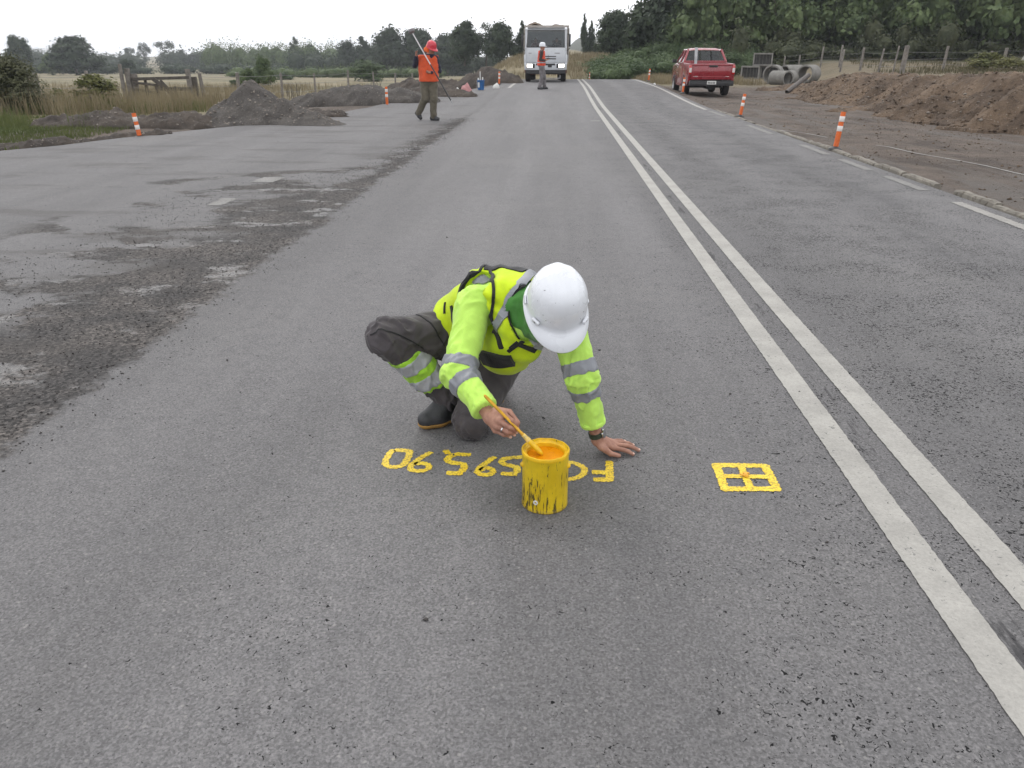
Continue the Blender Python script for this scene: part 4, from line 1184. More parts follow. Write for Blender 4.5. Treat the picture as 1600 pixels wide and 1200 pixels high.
# ---- red pickup, seen from behind: local +Y is forwards, origin on the ground under the tailgate
def make_pickup():
    e = empty('pickup_truck', (6.12, 33.25, -0.045), R(-0.6), 'red double cab pickup parked on the soil beside the road edge', 'pickup truck')
    W = 0.90
    def arch(cy, r, z0, n=9):
        return [(cy + r * math.cos(a), z0 + r * math.sin(a)) for a in np.linspace(math.pi, 0, n)]
    ra, fa, rad = 1.22, 4.28, 0.43
    prof = [(0.04, 0.58), (0.02, 0.95), (0.05, 1.22), (1.72, 1.25), (1.72, 1.27), (3.62, 1.23), (4.72, 1.13), (5.08, 0.96), (5.14, 0.48), (4.78, 0.38)]
    ar_f = arch(fa, rad, 0.36)[::-1]; ar_r = arch(ra, rad, 0.36)[::-1]
    low = prof[:]
    low += [q for q in ar_f] + [(fa - rad - .02, 0.34), (ra + rad + .02, 0.34)] + [q for q in ar_r] + [(0.30, 0.42)]
    # two side skins with real thickness plus bed and bonnet
    for s in (-1, 1):
        g = G(); g.prism(low, s * W, s * (W - 0.10))
        g.build('body_side', M_REDP, e, smooth=True, bevel=0.045, seg=3)
    g = G(); g.box((0, 2.65, 0.72), (1.62, 1.9, 0.70)); g.build('cab_floor', M_BLACKPL, e)
    g = G(); g.prism([(3.60, 0.5), (3.60, 1.21), (4.72, 1.11), (5.04, 0.94), (5.10, 0.5)], -0.80, 0.80); g.build('bonnet', M_REDP, e, bevel=0.03, smooth=True)
    g = G(); g.box((0, 0.92, 0.66), (1.60, 1.60, 0.06)); g.build('bed_floor', M_BLACKPL, e)
    g = G(); g.box((0, 1.70, 0.97), (1.60, 0.06, 0.52)); g.build('bed_front', M_REDP, e)
    # tailgate
    g = G(); g.box((0, 0.02, 0.935), (1.60, 0.07, 0.58)); g.box((0, -0.022, 1.185), (1.60, 0.03, 0.07)); g.box((0, -0.018, 0.74), (1.48, 0.02, 0.03)); g.box((0, -0.012, 0.95), (1.40, 0.02, 0.30))
    tg = g.build('tailgate', M_REDP, e, bevel=0.015, smooth=True)
    g = G(); g.box((0.05, -0.045, 1.14), (0.34, 0.03, 0.07)); g.build('handle', M_BLACKPL, tg, bevel=0.012)
    g = G(); g.box((-0.62, -0.028, 0.76), (0.16, 0.012, 0.022)); g.build('badge', M_CHROME, tg); g = G(); g.box((0.62, -0.028, 0.76), (0.12, 0.012, 0.022)); g.build('badge', M_CHROME, tg)
    for s in (-1, 1):
        g = G(); g.box((s * 0.845, 0.0, 1.00), (0.115, 0.10, 0.34)); tl = g.build('tail_lamp', M_TAIL, e, bevel=0.015, smooth=True)
        g = G(); g.box((s * 0.845, -0.055, 0.99), (0.095, 0.012, 0.17)); g.build('clear_lens', M_TAILW, tl, bevel=0.004)
    g = G(); g.box((0, -0.10, 0.50), (1.72, 0.24, 0.17)); g.box((0, -0.13, 0.585), (0.66, 0.16, 0.03)); g.box((-.60, -.1, .60), (.5, .2, .03)); g.box((.60, -.1, .60), (.5, .2, .03))
    bp = g.build('rear_bumper', M_BLACKPL, e, bevel=0.03, smooth=True)
    g = G(); g.box((0, -0.225, 0.535), (0.36, 0.012, 0.13)); g.build('number_plate', M_PLATE, bp, bevel=0.003)
    g = G()
    for i, xx in enumerate((-.13, -.085, -.03, .015, .07, .115)): g.box((xx, -0.233, 0.53), (0.026, 0.004, 0.07))
    g.build('plate_characters', M_BLACKPL, bp)
    g = G(); g.tube([(0.0, 0.1, .40), (0, 4.4, .42)], .14, 8); g.box((0, 1.22, 0.36), (1.3, 0.12, 0.12)); g.tube([(.45, -0.02, .33), (.45, .7, .35)], .03, 8); g.build('chassis', M_BLACKPL, e)
    # cab: pillars, roof, glass
    b0, b1, t0, t1 = 1.76, 4.02, 2.10, 3.22
    zb, ztp = 1.26, 1.74
    wb_, wt_ = 0.86, 0.66
    g = G()
    g.tube([(-wt_, t0, ztp), (wt_, t0, ztp)], 0.04, 8)
    V = []
    for (yy, zz, ww) in ((t0 - .02, ztp - .03, wt_ + .02), (t0 + .10, ztp + .035, wt_ - .04), (2.7, ztp + .065, wt_ - .02), (t1 - .1, ztp + .03, wt_ - .04), (t1 + .03, ztp - .03, wt_ + .0)):
        V += [(-ww - .03, yy, zz - .03), (-ww * .8, yy, zz + .012), (0, yy, zz + .02), (ww * .8, yy, zz + .012), (ww + .03, yy, zz - .03)]
    F = [(i * 5 + k, i * 5 + k + 1, i * 5 + k + 6, i * 5 + k + 5) for i in range(4) for k in range(4)]
    g2 = G(); g2.add(V, F); g2.build('roof', M_REDP, e, smooth=True)
    for s in (-1, 1):
        g = G()
        g.tube([(s * wb_, b0, zb), (s * (wt_ + .02), t0, ztp)], 0.05, 6)
        g.tube([(s * wb_, b1 - .05, zb), (s * (wt_ + .01), t1, ztp)], 0.04, 6)
        g.tube([(s * (wb_ + .005), 2.74, zb), (s * (wt_ + .02), 2.72, ztp)], 0.045, 6)
        g.tube([(s * (wt_ + .02), t0, ztp), (s * (wt_ + .02), t1, ztp)], 0.038, 6)
        g.build('pillar', M_REDP, e, smooth=True)
        pane(e, [(s * (wb_ - .01), b0 + .1, zb + .02), (s * (wb_ - .005), 2.70, zb + .02), (s * (wt_ + .01), 2.68, ztp - .03), (s * (wt_ + .01), t0 + .08, ztp - .03)], mat=M_GLASSD, name='side_window')
        pane(e, [(s * (wb_ - .005), 2.78, zb + .02), (s * (wb_ - .01), b1 - .12, zb + .02), (s * (wt_ + .01), t1 - .05, ztp - .03), (s * (wt_ + .01), 2.76, ztp - .03)], mat=M_GLASSD, name='side_window')
        g = G(); g.box((s * 1.03, 3.62, 1.30), (0.17, 0.10, 0.15)); g.tube([(s * .88, 3.65, 1.26), (s * 1.0, 3.64, 1.28)], .025, 6); g.build('mirror', M_BLACKPL, e, bevel=0.02, smooth=True)
        g = G(); g.box((s * (W + .004), 2.30, 1.06), (0.025, 0.16, 0.03)); g.build('door_handle', M_CHROME, e, bevel=0.006); g = G(); g.box((s * (W + .004), 3.30, 1.06), (0.025, 0.16, 0.03)); g.build('door_handle', M_CHROME, e, bevel=0.006)
    g = G(); g.box((0, b0 - .01, zb + .02), (1.66, 0.05, 0.10)); g.build('cab_back', M_REDP, e, bevel=.01)
    pane(e, [(-wb_ + .07, b0 + .02, zb + .07), (-.24, b0 + .02, zb + .07), (-.22, t0 - .03, ztp - .05), (-wt_ + .05, t0 - .03, ztp - .05)], mat=M_GLASSD, name='rear_window')
    pane(e, [(-.20, b0 + .02, zb + .07), (.24, b0 + .02, zb + .07), (.22, t0 - .03, ztp - .05), (-.18, t0 - .03, ztp - .05)], mat=M_GLASSD, name='rear_window')
    pane(e, [(.28, b0 + .02, zb + .07), (wb_ - .07, b0 + .02, zb + .07), (wt_ - .05, t0 - .03, ztp - .05), (.26, t0 - .03, ztp - .05)], mat=M_GLASSD, name='rear_window')
    pane(e, [(-wb_ + .05, b1 - .02, zb + .02), (wb_ - .05, b1 - .02, zb + .02), (wt_ - .03, t1, ztp - .02), (-wt_ + .03, t1, ztp - .02)], mat=M_GLASSD, name='windscreen')
    for s in (-.4, .4):
        for yy in (2.25, 3.05):
            g = G(); g.box((s, yy, 1.22), (0.46, 0.12, 0.55), (-.12, 0, 0)); g.box((s, yy - .02, 1.52), (0.24, 0.09, 0.16)); g.build('seat', M_SEAT, e, bevel=.03)
    g = G(); g.box((-0.42, 1.60, 1.46), (0.12, 0.05, 0.74), (-.16, 0, 0)); g.build('roll_bar_post', M_STEEL, e, bevel=0.01)
    for s in (-1, 1):
        wheel(e, s * 0.80, ra, 0.375, 0.25); wheel(e, s * 0.80, fa, 0.375, 0.25)
    return e
make_pickup()

# ---- white tipper truck, driving towards the camera: local -Y is forwards
def make_truck():
    z0 = float(zr(43.2))
    e = empty('dump_truck', (-0.60, 43.1, z0), 0.0, 'white tipper truck with lit headlamps on the road crest', 'truck'); e.scale = (.95, .95, .95)
    W = 1.13
    # cab shell: front profile in (y,z), sides as prisms, openings left for the glass
    for s in (-1, 1):
        g = G()
        g.prism([(0.02, 0.72), (0.0, 1.70), (0.14, 2.58), (0.26, 2.68), (1.75, 2.68), (1.80, 0.72)], s * W, s * (W - 0.07))
        g.build('cab_side', M_WHITEP, e, bevel=0.03, smooth=True)
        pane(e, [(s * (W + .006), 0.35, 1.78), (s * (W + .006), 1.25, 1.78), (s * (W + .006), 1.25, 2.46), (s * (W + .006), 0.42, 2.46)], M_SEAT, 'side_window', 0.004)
    g = G(); g.box((0, 0.04, 1.36), (2.13, 0.10, 0.80)); front = g.build('cab_front', M_WHITEP, e, bevel=0.03, smooth=True)
    g = G()
    for k, zz in enumerate((1.30, 1.18)):
        g = G(); g.box((0.10, -0.015, zz), (0.92, 0.02, 0.045)); g.build('grille_slot', M_BLACKPL, front)
    g = G(); g.box((-.85, -.013, 1.46), (.16, .01, .05)); g.build('badge', M_STEEL, front); g = G(); g.box((.62, -.013, 1.46), (.30, .01, .05)); g.build('badge', M_STEEL, front)
    g = G(); g.box((0, -0.01, 1.00), (2.13, 0.03, 0.018)); g.build('panel_gap', M_BLACKPL, front)
    g = G(); g.prism([(0.12, 2.58), (0.09, 2.62), (0.16, 2.70), (0.60, 2.75), (1.78, 2.73), (1.78, 2.66), (0.3, 2.65)], -W, W); g.build('cab_roof', M_WHITEP, e, bevel=0.03, smooth=True)
    g = G(); g.box((0, 1.78, 1.65), (2.1, 0.06, 1.85)); g.build('cab_back', M_WHITEP, e)
    g = G(); g.box((0, 0.95, 0.98), (2.1, 1.7, 0.10)); g.box((0, .22, 1.60), (2.0, .30, .20)); g.build('cab_floor', M_BLACKPL, e)
    ws = pane(e, [(-1.03, 0.012, 1.77), (1.03, 0.012, 1.77), (0.98, 0.14, 2.58), (-0.98, 0.14, 2.58)], name='windscreen', th=-0.012)
    g = G(); g.tube([(-1.05, 0.0, 1.76), (1.05, 0.0, 1.76), (1.0, 0.14, 2.59), (-1.0, 0.14, 2.59), (-1.05, 0.0, 1.76)], 0.022, 6); g.build('windscreen_seal', M_BLACKPL, e, smooth=True)
    for s in (-1, 1):
        g = G(); g.tube([(s * 1.08, 0.02, 1.70), (s * 1.04, 0.15, 2.60)], 0.055, 8); g.build('pillar', M_WHITEP, e, smooth=True)
    for s in (-1, 1):
        g = G(); g.tube([(s * .5, -.012, 1.80), (s * .1, .0, 1.84)], .012, 5); g.build('wiper', M_BLACKPL, e)
    # seats
    for s in (-.58, .58):
        g = G(); g.box((s, 1.25, 1.72), (0.5, 0.16, 0.85), (-.1, 0, 0)); g.box((s, 0.98, 1.32), (.5, .5, .18)); g.build('seat', M_SEAT, e, bevel=.05)
    # bumper and lamps
    g = G(); g.box((0, -0.03, 0.80), (2.30, 0.22, 0.38)); bp = g.build('front_bumper', M_WHITEP, e, bevel=0.05, smooth=True)
    g = G(); g.box((0, -0.02, 0.52), (2.16, 0.18, 0.20)); g.build('bumper_valance', M_BLACKPL, e, bevel=0.03)
    g = G(); g.box((0, -0.143, 0.90), (1.05, 0.02, 0.10)); g.build('bumper_grille', M_BLACKPL, bp, bevel=0.01)
    g = G(); g.box((0, 0.02, 2.70), (2.0, 0.16, 0.05)); g.build('sun_visor', M_BLACKPL, e, bevel=.015)
    for s in (-1, 1):
        g = G(); g.box((s * 0.82, -0.145, 0.83), (0.46, 0.03, 0.22)); g.build('lamp_housing', M_BLACKPL, bp, bevel=0.02)
        g = G(); g.box((s * 0.86, -0.168, 0.83), (0.30, 0.03, 0.17)); g.build('headlamp', M_LAMP, bp, bevel=0.03)
        g = G(); g.box((s * 1.12, 0.20, 1.14), (0.12, 0.5, 0.50)); g.build('corner_panel', M_WHITEP, e, bevel=0.04, smooth=True)
        g = G(); g.box((s * 1.28, 0.12, 2.10), (0.10, 0.14, 0.62)); g.tube([(s * 1.1, .2, 2.42), (s * 1.3, .12, 2.38)], .02, 6); g.tube([(s * 1.1, .2, 1.55), (s * 1.3, .12, 1.72)], .02, 6); g.build('mirror', M_BLACKPL, e, bevel=0.03, smooth=True)
    g = G(); g.box((0.23, -0.150, 0.82), (0.22, 0.02, 0.13)); g.build('number_plate', M_BLACKPL, bp, bevel=.005)
    g = G(); g.box((0, 0.35, 0.50), (1.7, 0.5, 0.22)); g.box((0, 2.6, 0.72), (0.8, 5.2, 0.22)); g.build('chassis', M_RUSTY, e, bevel=.02)
    g = G(); g.box((0.25, -0.02, 0.20), (1.15, 0.05, 0.045)); g.box((.80, -0.02, .27), (.05, .05, .16)); g.build('front_step', M_STEEL, e, bevel=.008)
    for s in (-1, 1):
        g = G(); g.prism([(0.30, 0.46), (0.34, 0.84), (0.6, 1.02), (1.15, 1.02), (1.42, 0.84), (1.46, 0.46), (1.38, .46), (1.34, .8), (1.12, .96), (.62, .96), (.42, .8), (.38, .46)], s * 1.16, s * 0.80); g.build('mudguard', M_RUSTY, e)
        wheel(e, s * 0.98, 0.90, 0.46, 0.29, rim=M_RUSTY)
        wheel(e, s * 0.90, 4.30, 0.46, 0.50, rim=M_RUSTY)
    # dump box with a load
    g = G()
    BX = 1.23
    g.box((0, 2.02, 1.95), (2 * BX, 0.06, 1.78)); g.box((0, 5.9, 1.75), (2 * BX, 0.06, 1.3)); g.box((0, 3.95, 1.12), (2 * BX, 3.9, 0.08))
    for s in (-1, 1): g.box((s * (BX - .03), 3.95, 1.9), (0.06, 3.9, 1.5))
    for s in (-1, 1): g.box((s * BX, 2.05, 1.9), (0.10, 0.12, 1.70))
    g.box((0, 2.0, 2.84), (2 * BX + .04, 0.10, 0.10))
    g.build('dump_box', M_DUMP, e, bevel=0.012)
    nx, ny = 40, 40
    X, Y = np.meshgrid(np.linspace(-1.19, 1.19, nx), np.linspace(2.02, 5.85, ny))
    Z = 2.52 + 0.36 * np.exp(-((X + .7) / .5) ** 2 - ((Y - 2.9) / 1.2) ** 2) + 0.28 * np.exp(-((X - .6) / .5) ** 2 - ((Y - 3.2) / 1.2) ** 2) + .06 * fbm(np.stack([X * 3, Y * 3, X * 0], -1), 4) + .20
    i = np.arange(ny - 1)[:, None] * nx + np.arange(nx - 1)[None, :]
    np_mesh('soil_load', np.stack([X.ravel(), Y.ravel(), Z.ravel()], 1), np.stack([i, i + 1, i + nx + 1, i + nx], -1).reshape(-1, 4), M_BANK, e, True)
    return e
make_truck()

# ---- flexible delineator posts
M_ORANGE = simple('orange_plastic', (0.62, 0.12, 0.018), 0.5, 0.12, 9, dirt=(0.30, 0.09, 0.03), dirt_amt=0.06)
M_REFLW = simple('white_reflective_band', (0.66, 0.64, 0.62), 0.45, 0.08, 20, dirt=(0.45, 0.36, 0.30), dirt_amt=0.05)
def post(x, y, h, label, tilt=(0, 0), base=True, z=None, faded=False, r=0.043):
    z = float(zr(y)) if z is None else z
    e = empty('delineator_post', (x, y, z), 0, label, 'road post', 'orange road posts')
    e.rotation_euler = (tilt[0], tilt[1], 0)
    g = G(); g.lathe([(r * .98, 0.012), (r, 0.05), (r * .95, h - .03), (r * .95, h), (r * .82, h), (r * .8, h - .06), (0.001, h - .06)], 20); g.build('tube', M_ORANGE, e, smooth=True)
    for k in (0, 1):
        zc = h - 0.115 - k * 0.155
        g = G(); g.lathe([(r * 1.0, zc - .043), (r * 1.04, zc - .041), (r * 1.04, zc + .041), (r * 1.0, zc + .043)], 20, close=False); g.build('reflective_band', M_REFLW, e, smooth=True)
    if base:
        g = G(); g.lathe([(0.115, -0.01), (0.11, 0.012), (0.07, 0.035), (0.05, 0.05), (0.0, 0.05)], 18); g.build('base', M_BLACKPL, e, smooth=True)
    return e
post(-8.42, 15.85, 0.44, 'short orange and white post at the left asphalt edge near the soil', (0, R(-5)), False)
post(-5.50, 26.3, 0.55, 'orange post with white top standing left of the man with the pole', (0, 0), False)
post(4.80, 14.0, 0.61, 'largest orange and white post on the right, nearest the camera', (R(-3), R(5)), True, 0.02)
post(4.98, 22.3, 0.58, 'leaning orange and white post between the kerb and the soil', (R(-3), R(7)), True, -0.03)
post(4.95, 32.6, 0.58, 'orange post beside the rear wheel of the red pickup', (0, R(3)), True)
post(4.95, 45.0, 0.62, 'orange post on the crest by the dry grass', (0, R(4)), True)
post(-2.75, 39.2, 0.58, 'orange and white post left of the truck by the soil heap', (0, R(2)), True)
post(1.9, 48.5, 0.38, 'small pale post right of the truck on the crest', (0, 0), False, None, r=0.03)

# ---- concrete pipes, boxes and the black pipe
def pipe(x, y, rad, ln, az, label, z=None, th=0.085):
    z = zt1(x, y) if z is None else z
    e_m = Matrix.Rotation(az, 4, 'Z') @ Matrix.Rotation(R(90), 4, 'X')
    g = G()
    g.lathe([(rad - th, -ln / 2), (rad - .012, -ln / 2), (rad, -ln / 2 + .015), (rad, ln / 2 - .1), (rad + .0, ln / 2 - .015), (rad - .012, ln / 2), (rad - th, ln / 2)], 40, e_m, close=True)
    o = g.build('concrete_pipe', M_CONC, smooth=True)
    o.location = (x, y, z + rad - 0.02)
    return tag(o, label, 'concrete pipe', 'concrete pipes on the site')
pipe(12.75, 49.6, 0.52, 1.1, R(-25), 'large concrete pipe standing left behind the two small ones', zt1(12.75, 49.6) - .0)
pipe(12.62, 47.6, 0.39, 1.0, R(38), 'small concrete pipe, left of the two small ones, turned aside', zt1(12.6, 47.6) - .02)
pipe(13.18, 47.7, 0.39, 1.0, R(-30), 'small concrete pipe in front, its round end facing the camera', zt1(13.1, 47.7) - .02)
pipe(14.0, 50.3, 0.50, 1.2, R(-62), 'large concrete pipe behind the small front pipe', zt1(14.1, 50.3) + .02)
pipe(14.5, 48.6, 0.49, 1.2, R(-38), 'rightmost large concrete pipe with earth seen through it', zt1(14.7, 48.6) + .0)

M_RIB = simple('dark_rib_concrete', (0.095, 0.092, 0.087), .9, .25, 6)
def conc_box(x, y, z, d, rz, label):
    """precast chamber: open side facing the camera with a dark recess and ribs"""
    w, dp, h = d
    e = empty('concrete_chamber', (x, y, z), rz, label, 'concrete box', 'precast concrete chambers')
    g = G(); t_ = 0.09
    g.box((0, dp / 2 - t_ / 2, h / 2), (w, t_, h)); g.box((-w / 2 + t_ / 2, -t_ / 2, h / 2), (t_, dp - t_, h)); g.box((w / 2 - t_ / 2, -t_ / 2, h / 2), (t_, dp - t_, h))
    g.box((0, -t_ / 2, h - t_ / 2), (w - 2 * t_, dp - t_, t_)); g.box((0, -t_ / 2, t_ / 2), (w - 2 * t_, dp - t_, t_))
    g.build('shell', M_CONC, e)
    for k in range(5):
        g = G(); g.box((-w / 2 + t_ + (w - 2 * t_) * (k + .5) / 5, -dp / 2 + .10, h / 2), (0.035, 0.05, h - 2 * t_)); g.build('rib', M_RIB, e, bevel=.004)
    g = G(); g.box((0, -dp / 2 + .16, h / 2), (w - 2 * t_ + .01, 0.03, h - 2 * t_ + .01)); g.build('inner_wall', simple('dark_inner_concrete', (0.052, 0.050, 0.048), .9, .25, 6), e)  # plate behind the ribs, darker in tone than the shell
    return e
zb_ = zt1(12.6, 54)
conc_box(12.45, 54.2, zb_ - .02, (1.15, 0.9, 0.78), R(-16), 'precast concrete chamber on the ground, left of the stack')
conc_box(13.75, 54.6, zb_ - .02, (1.15, 0.9, 0.78), R(-12), 'precast concrete chamber on the ground, half hidden by a pipe')
conc_box(13.20, 54.4, zb_ + .77, (1.20, 0.9, 0.76), R(-14), 'precast concrete chamber stacked on top of the other two')
g = G(); g.lathe([(0.085, -0.75), (0.10, -0.75), (0.10, 0.75), (0.085, 0.75)], 18, None, close=True)
o = g.build('drain_pipe', simple('dusty_black_pipe', (0.10, 0.088, 0.082), .6, .2, 6, dirt=(.16, .12, .09), dirt_amt=.08), smooth=True)
o.location = (10.62, 37.0, 0.34); o.rotation_euler = Vector((0.98, 0.72, 0.62)).to_track_quat('Z', 'Y').to_euler(); tag(o, 'dusty dark drain pipe leaning on the end of the earth bank', 'pipe')
# white cement bag on the bank
g = G(); g.lathe([(0.02, 0.30), (0.10, 0.27), (0.21, 0.15), (0.25, 0.05), (0.22, 0.0), (0.0, 0.0)][::-1], 14)
g.v = [(x * (1 + .18 * math.sin(y * 21)), y * .8, z + .02 * math.sin(x * 31)) for x, y, z in g.v]
o = g.build('cement_bag', simple('pale_sack', (0.48, 0.44, 0.38), .9, .15, 9), smooth=True); o.location = (14.15, 41.0, float(bank_z(np.array([14.15]), np.array([41.0]))[0])); tag(o, 'pale crumpled sack lying on top of the earth bank', 'sack')

# ---- blue bucket with tools, white and pink bits at the left edge
M_BLUE = simple('blue_plastic', (0.020, 0.110, 0.30), 0.45, 0.12, 8, dirt=(.25, .25, .26), dirt_amt=.05)
zb2 = float(zr(34.5))
e = empty('blue_bucket', (-3.18, 34.4, zb2), 0, 'blue bucket holding white tools at the left road edge', 'bucket')
g = G(); g.lathe([(0.0, 0.0), (0.13, 0.0), (0.155, 0.36), (0.165, 0.37), (0.165, 0.39), (0.148, 0.39), (0.125, 0.03), (0, 0.03)], 22); g.build('pail', M_BLUE, e, smooth=True)
g = G(); g.tube([(-.165, 0, .36), (-.19, -.03, .2), (-.16, -.06, .05)], .006, 5); g.build('handle', M_STEEL, e)
g = G(); g.box((-.05, -.131, .2), (.13, .012, .2), (.07, 0, 0)); g.build('paper_label', M_PLATE, e)
for i, (a, b, h, r_, m_) in enumerate([(-.02, 0, .72, .018, M_PLATE), (.07, .02, .5, .03, M_PLATE), (-.09, .02, .47, .035, M_PLATE)]):
    g = G(); g.tube([(a * .6, b, .05), (a * 1.1, b, h - .05), (a * 1.15, b, h)], [r_ * .7, r_, r_ * .8], 8); g.build('tool', m_, e, smooth=True)
M_PINK = simple('pink_plastic', (0.42, 0.20, 0.20), .6, .2, 9)
for i, (x, y, m_, nm, lb_, s) in enumerate([(-3.95, 32.4, M_PLATE, 'white_sack', 'small white crumpled sack left of the blue bucket', .12), (-3.62, 32.8, M_PINK, 'pink_bag', 'dull pink bag beside the blue bucket', .20),
                                       (-2.62, 35.6, M_PLATE, 'white_jug', 'white jug lying right of the blue bucket', .13), (4.75, 40.5, M_PLATE, 'white_scrap', 'white scrap on the soil ahead of the pickup', .07)]):
    g = G(); g.lathe([(0.0, 0.0), (s * .9, 0.0), (s, s * .4), (s * .7, s * 1.1), (s * .25, s * 1.6), (0, s * 1.65)], 12)
    g.v = [(a * (1 + .2 * math.sin(b * 40 + i)), b * .8, c * (1 + .15 * math.sin(a * 33))) for a, b, c in g.v]
    o = g.build(nm, m_, smooth=True); o.location = (x, y, (float(zr(y)) if x > pl(y, EDGE_L) and x < EDGE_R else zt1(x, y) + .01)); tag(o, lb_, nm.split('_')[1])

# ------------------------------------------------------------------ yellow setting-out marks
def stroke(pts, w, seed, name, parent, z=0.0015):
    P = [Vector((a, b, 0)) for a, b in pts]
    # Catmull-Rom resample
    Q = []
    for i in range(len(P) - 1):
        p0, p1, p2, p3 = P[max(i - 1, 0)], P[i], P[i + 1], P[min(i + 2, len(P) - 1)]
        m = max(3, int((p2 - p1).length / 0.0035))
        for k in range(m):
            t = k / m
            Q.append(0.5 * ((2 * p1) + (p2 - p0) * t + (2 * p0 - 5 * p1 + 4 * p2 - p3) * t * t + (3 * p1 - p0 - 3 * p2 + p3) * t ** 3))
    Q.append(P[-1])
    rr = random.Random(seed)
    V, F = [], []
    n = len(Q)
    for i, q in enumerate(Q):
        d = (Q[min(i + 1, n - 1)] - Q[max(i - 1, 0)]).normalized()
        s = Vector((-d.y, d.x, 0))
        end = min(1.0, 0.75 + 0.25 * min(i, n - 1 - i) / 3.0)
        wob = 0.0034
        V.append(q + s * (w / 2 * end + rr.uniform(-wob, wob)) + Vector((0, 0, z)))
        V.append(q + Vector((0, 0, z)))
        V.append(q - s * (w / 2 * end + rr.uniform(-wob, wob)) + Vector((0, 0, z)))
    for i in range(n - 1):
        a = i * 3
        F += [(a, a + 1, a + 4, a + 3), (a + 1, a + 2, a + 5, a + 4)]
    return np_mesh(name, V, F, M_YEL, parent)

GLY = [
 ('zero', [[(-0.645, 2.808), (-0.584, 2.804), (-0.576, 2.772), (-0.584, 2.69), (-0.611, 2.668), (-0.648, 2.674), (-0.662, 2.713), (-0.657, 2.787), (-0.644, 2.809)]], .021),
 ('nine', [[(-0.485, 2.8), (-0.516, 2.762), (-0.542, 2.709), (-0.552, 2.674), (-0.54, 2.645), (-0.503, 2.642), (-0.479, 2.663), (-0.485, 2.692), (-0.513, 2.703), (-0.543, 2.696)]], .020),
 ('dot', [[(-0.436, 2.797), (-0.412, 2.811)]], .030),
 ('five', [[(-0.321, 2.785), (-0.381, 2.786), (-0.408, 2.761), (-0.41, 2.731), (-0.384, 2.713), (-0.346, 2.705), (-0.338, 2.677), (-0.344, 2.640)], [(-0.337, 2.630), (-0.403, 2.630)]], .022),
 ('nine', [[(-0.219, 2.774), (-0.252, 2.722), (-0.277, 2.671), (-0.277, 2.635), (-0.241, 2.625), (-0.22, 2.644), (-0.225, 2.669), (-0.252, 2.678), (-0.273, 2.656)]], .020),
 ('five', [[(-0.107, 2.776), (-0.159, 2.768), (-0.189, 2.747), (-0.182, 2.716), (-0.149, 2.7), (-0.126, 2.687), (-0.128, 2.645)], [(-0.122, 2.635), (-0.188, 2.635)]], .021),
 ('letter_c', [[(0.030, 2.720), (0.055, 2.736), (0.084, 2.742), (0.114, 2.732), (0.141, 2.696), (0.136, 2.65), (0.106, 2.618), (0.075, 2.607), (0.045, 2.612), (0.028, 2.624)]], .020),
 ('letter_f', [[(0.246, 2.764), (0.238, 2.604)], [(0.249, 2.612), (0.175, 2.611)], [(0.24, 2.667), (0.171, 2.666)]], .023)]
le = empty('painted_lettering', (-0.2, 2.7, 0), 0, 'yellow hand painted letters and figures FC 595.90 standing upside down on the asphalt', 'lettering')
for i, (nm, sts, w) in enumerate(GLY):
    for j, st in enumerate(sts):
        o = stroke(st, w * 1.34, i * 7 + j, 'painted_' + nm, le, 0.0015 + 0.0005 * j)
        o.location = (0.2, -2.7, 0)
sq = empty('painted_square', (0.77, 2.66, 0), 0, 'yellow painted square with a cross inside, right of the bucket', 'painted mark')
A, B, C_, D_ = (0.672, 2.752), (0.868, 2.757), (0.868, 2.577), (0.672, 2.565)
for j, st in enumerate([[A, B], [B, C_], [C_, D_], [D_, A], [((A[0] + B[0]) / 2, A[1]), ((C_[0] + D_[0]) / 2, C_[1])], [(A[0], 2.662), (B[0], 2.664)]]):
    d = Vector((st[1][0] - st[0][0], st[1][1] - st[0][1])).normalized() * (.011 if j < 4 else 0)
    st = [(st[0][0] - d.x, st[0][1] - d.y), ((st[0][0] + st[1][0]) / 2, (st[0][1] + st[1][1]) / 2 + .0015), (st[1][0] + d.x, st[1][1] + d.y)]
    o = stroke(st, .034 if j < 4 else .030, 50 + j, 'painted_stroke', sq, 0.0015 + 0.0004 * j); o.location = (-0.77, -2.66, 0)
g = G(); g.lathe([(0.0, 0.0135), (0.008, 0.012), (0.012, 0.008), (0.0125, 0.004)], 14); g.box((.004, .012, .009), (.03, .008, .004), (0, .2, .5)); g.box((-.012, -.004, .009), (.028, .007, .004), (0, .2, -.4))
o = g.build('survey_nail', simple('orange_ribbon_nail', (.66, .33, .02), .5, .2, 60), smooth=True); o.location = (0.770, 2.664, 0.002); tag(o, 'small nail with orange ribbon in the middle of the yellow square', 'nail')

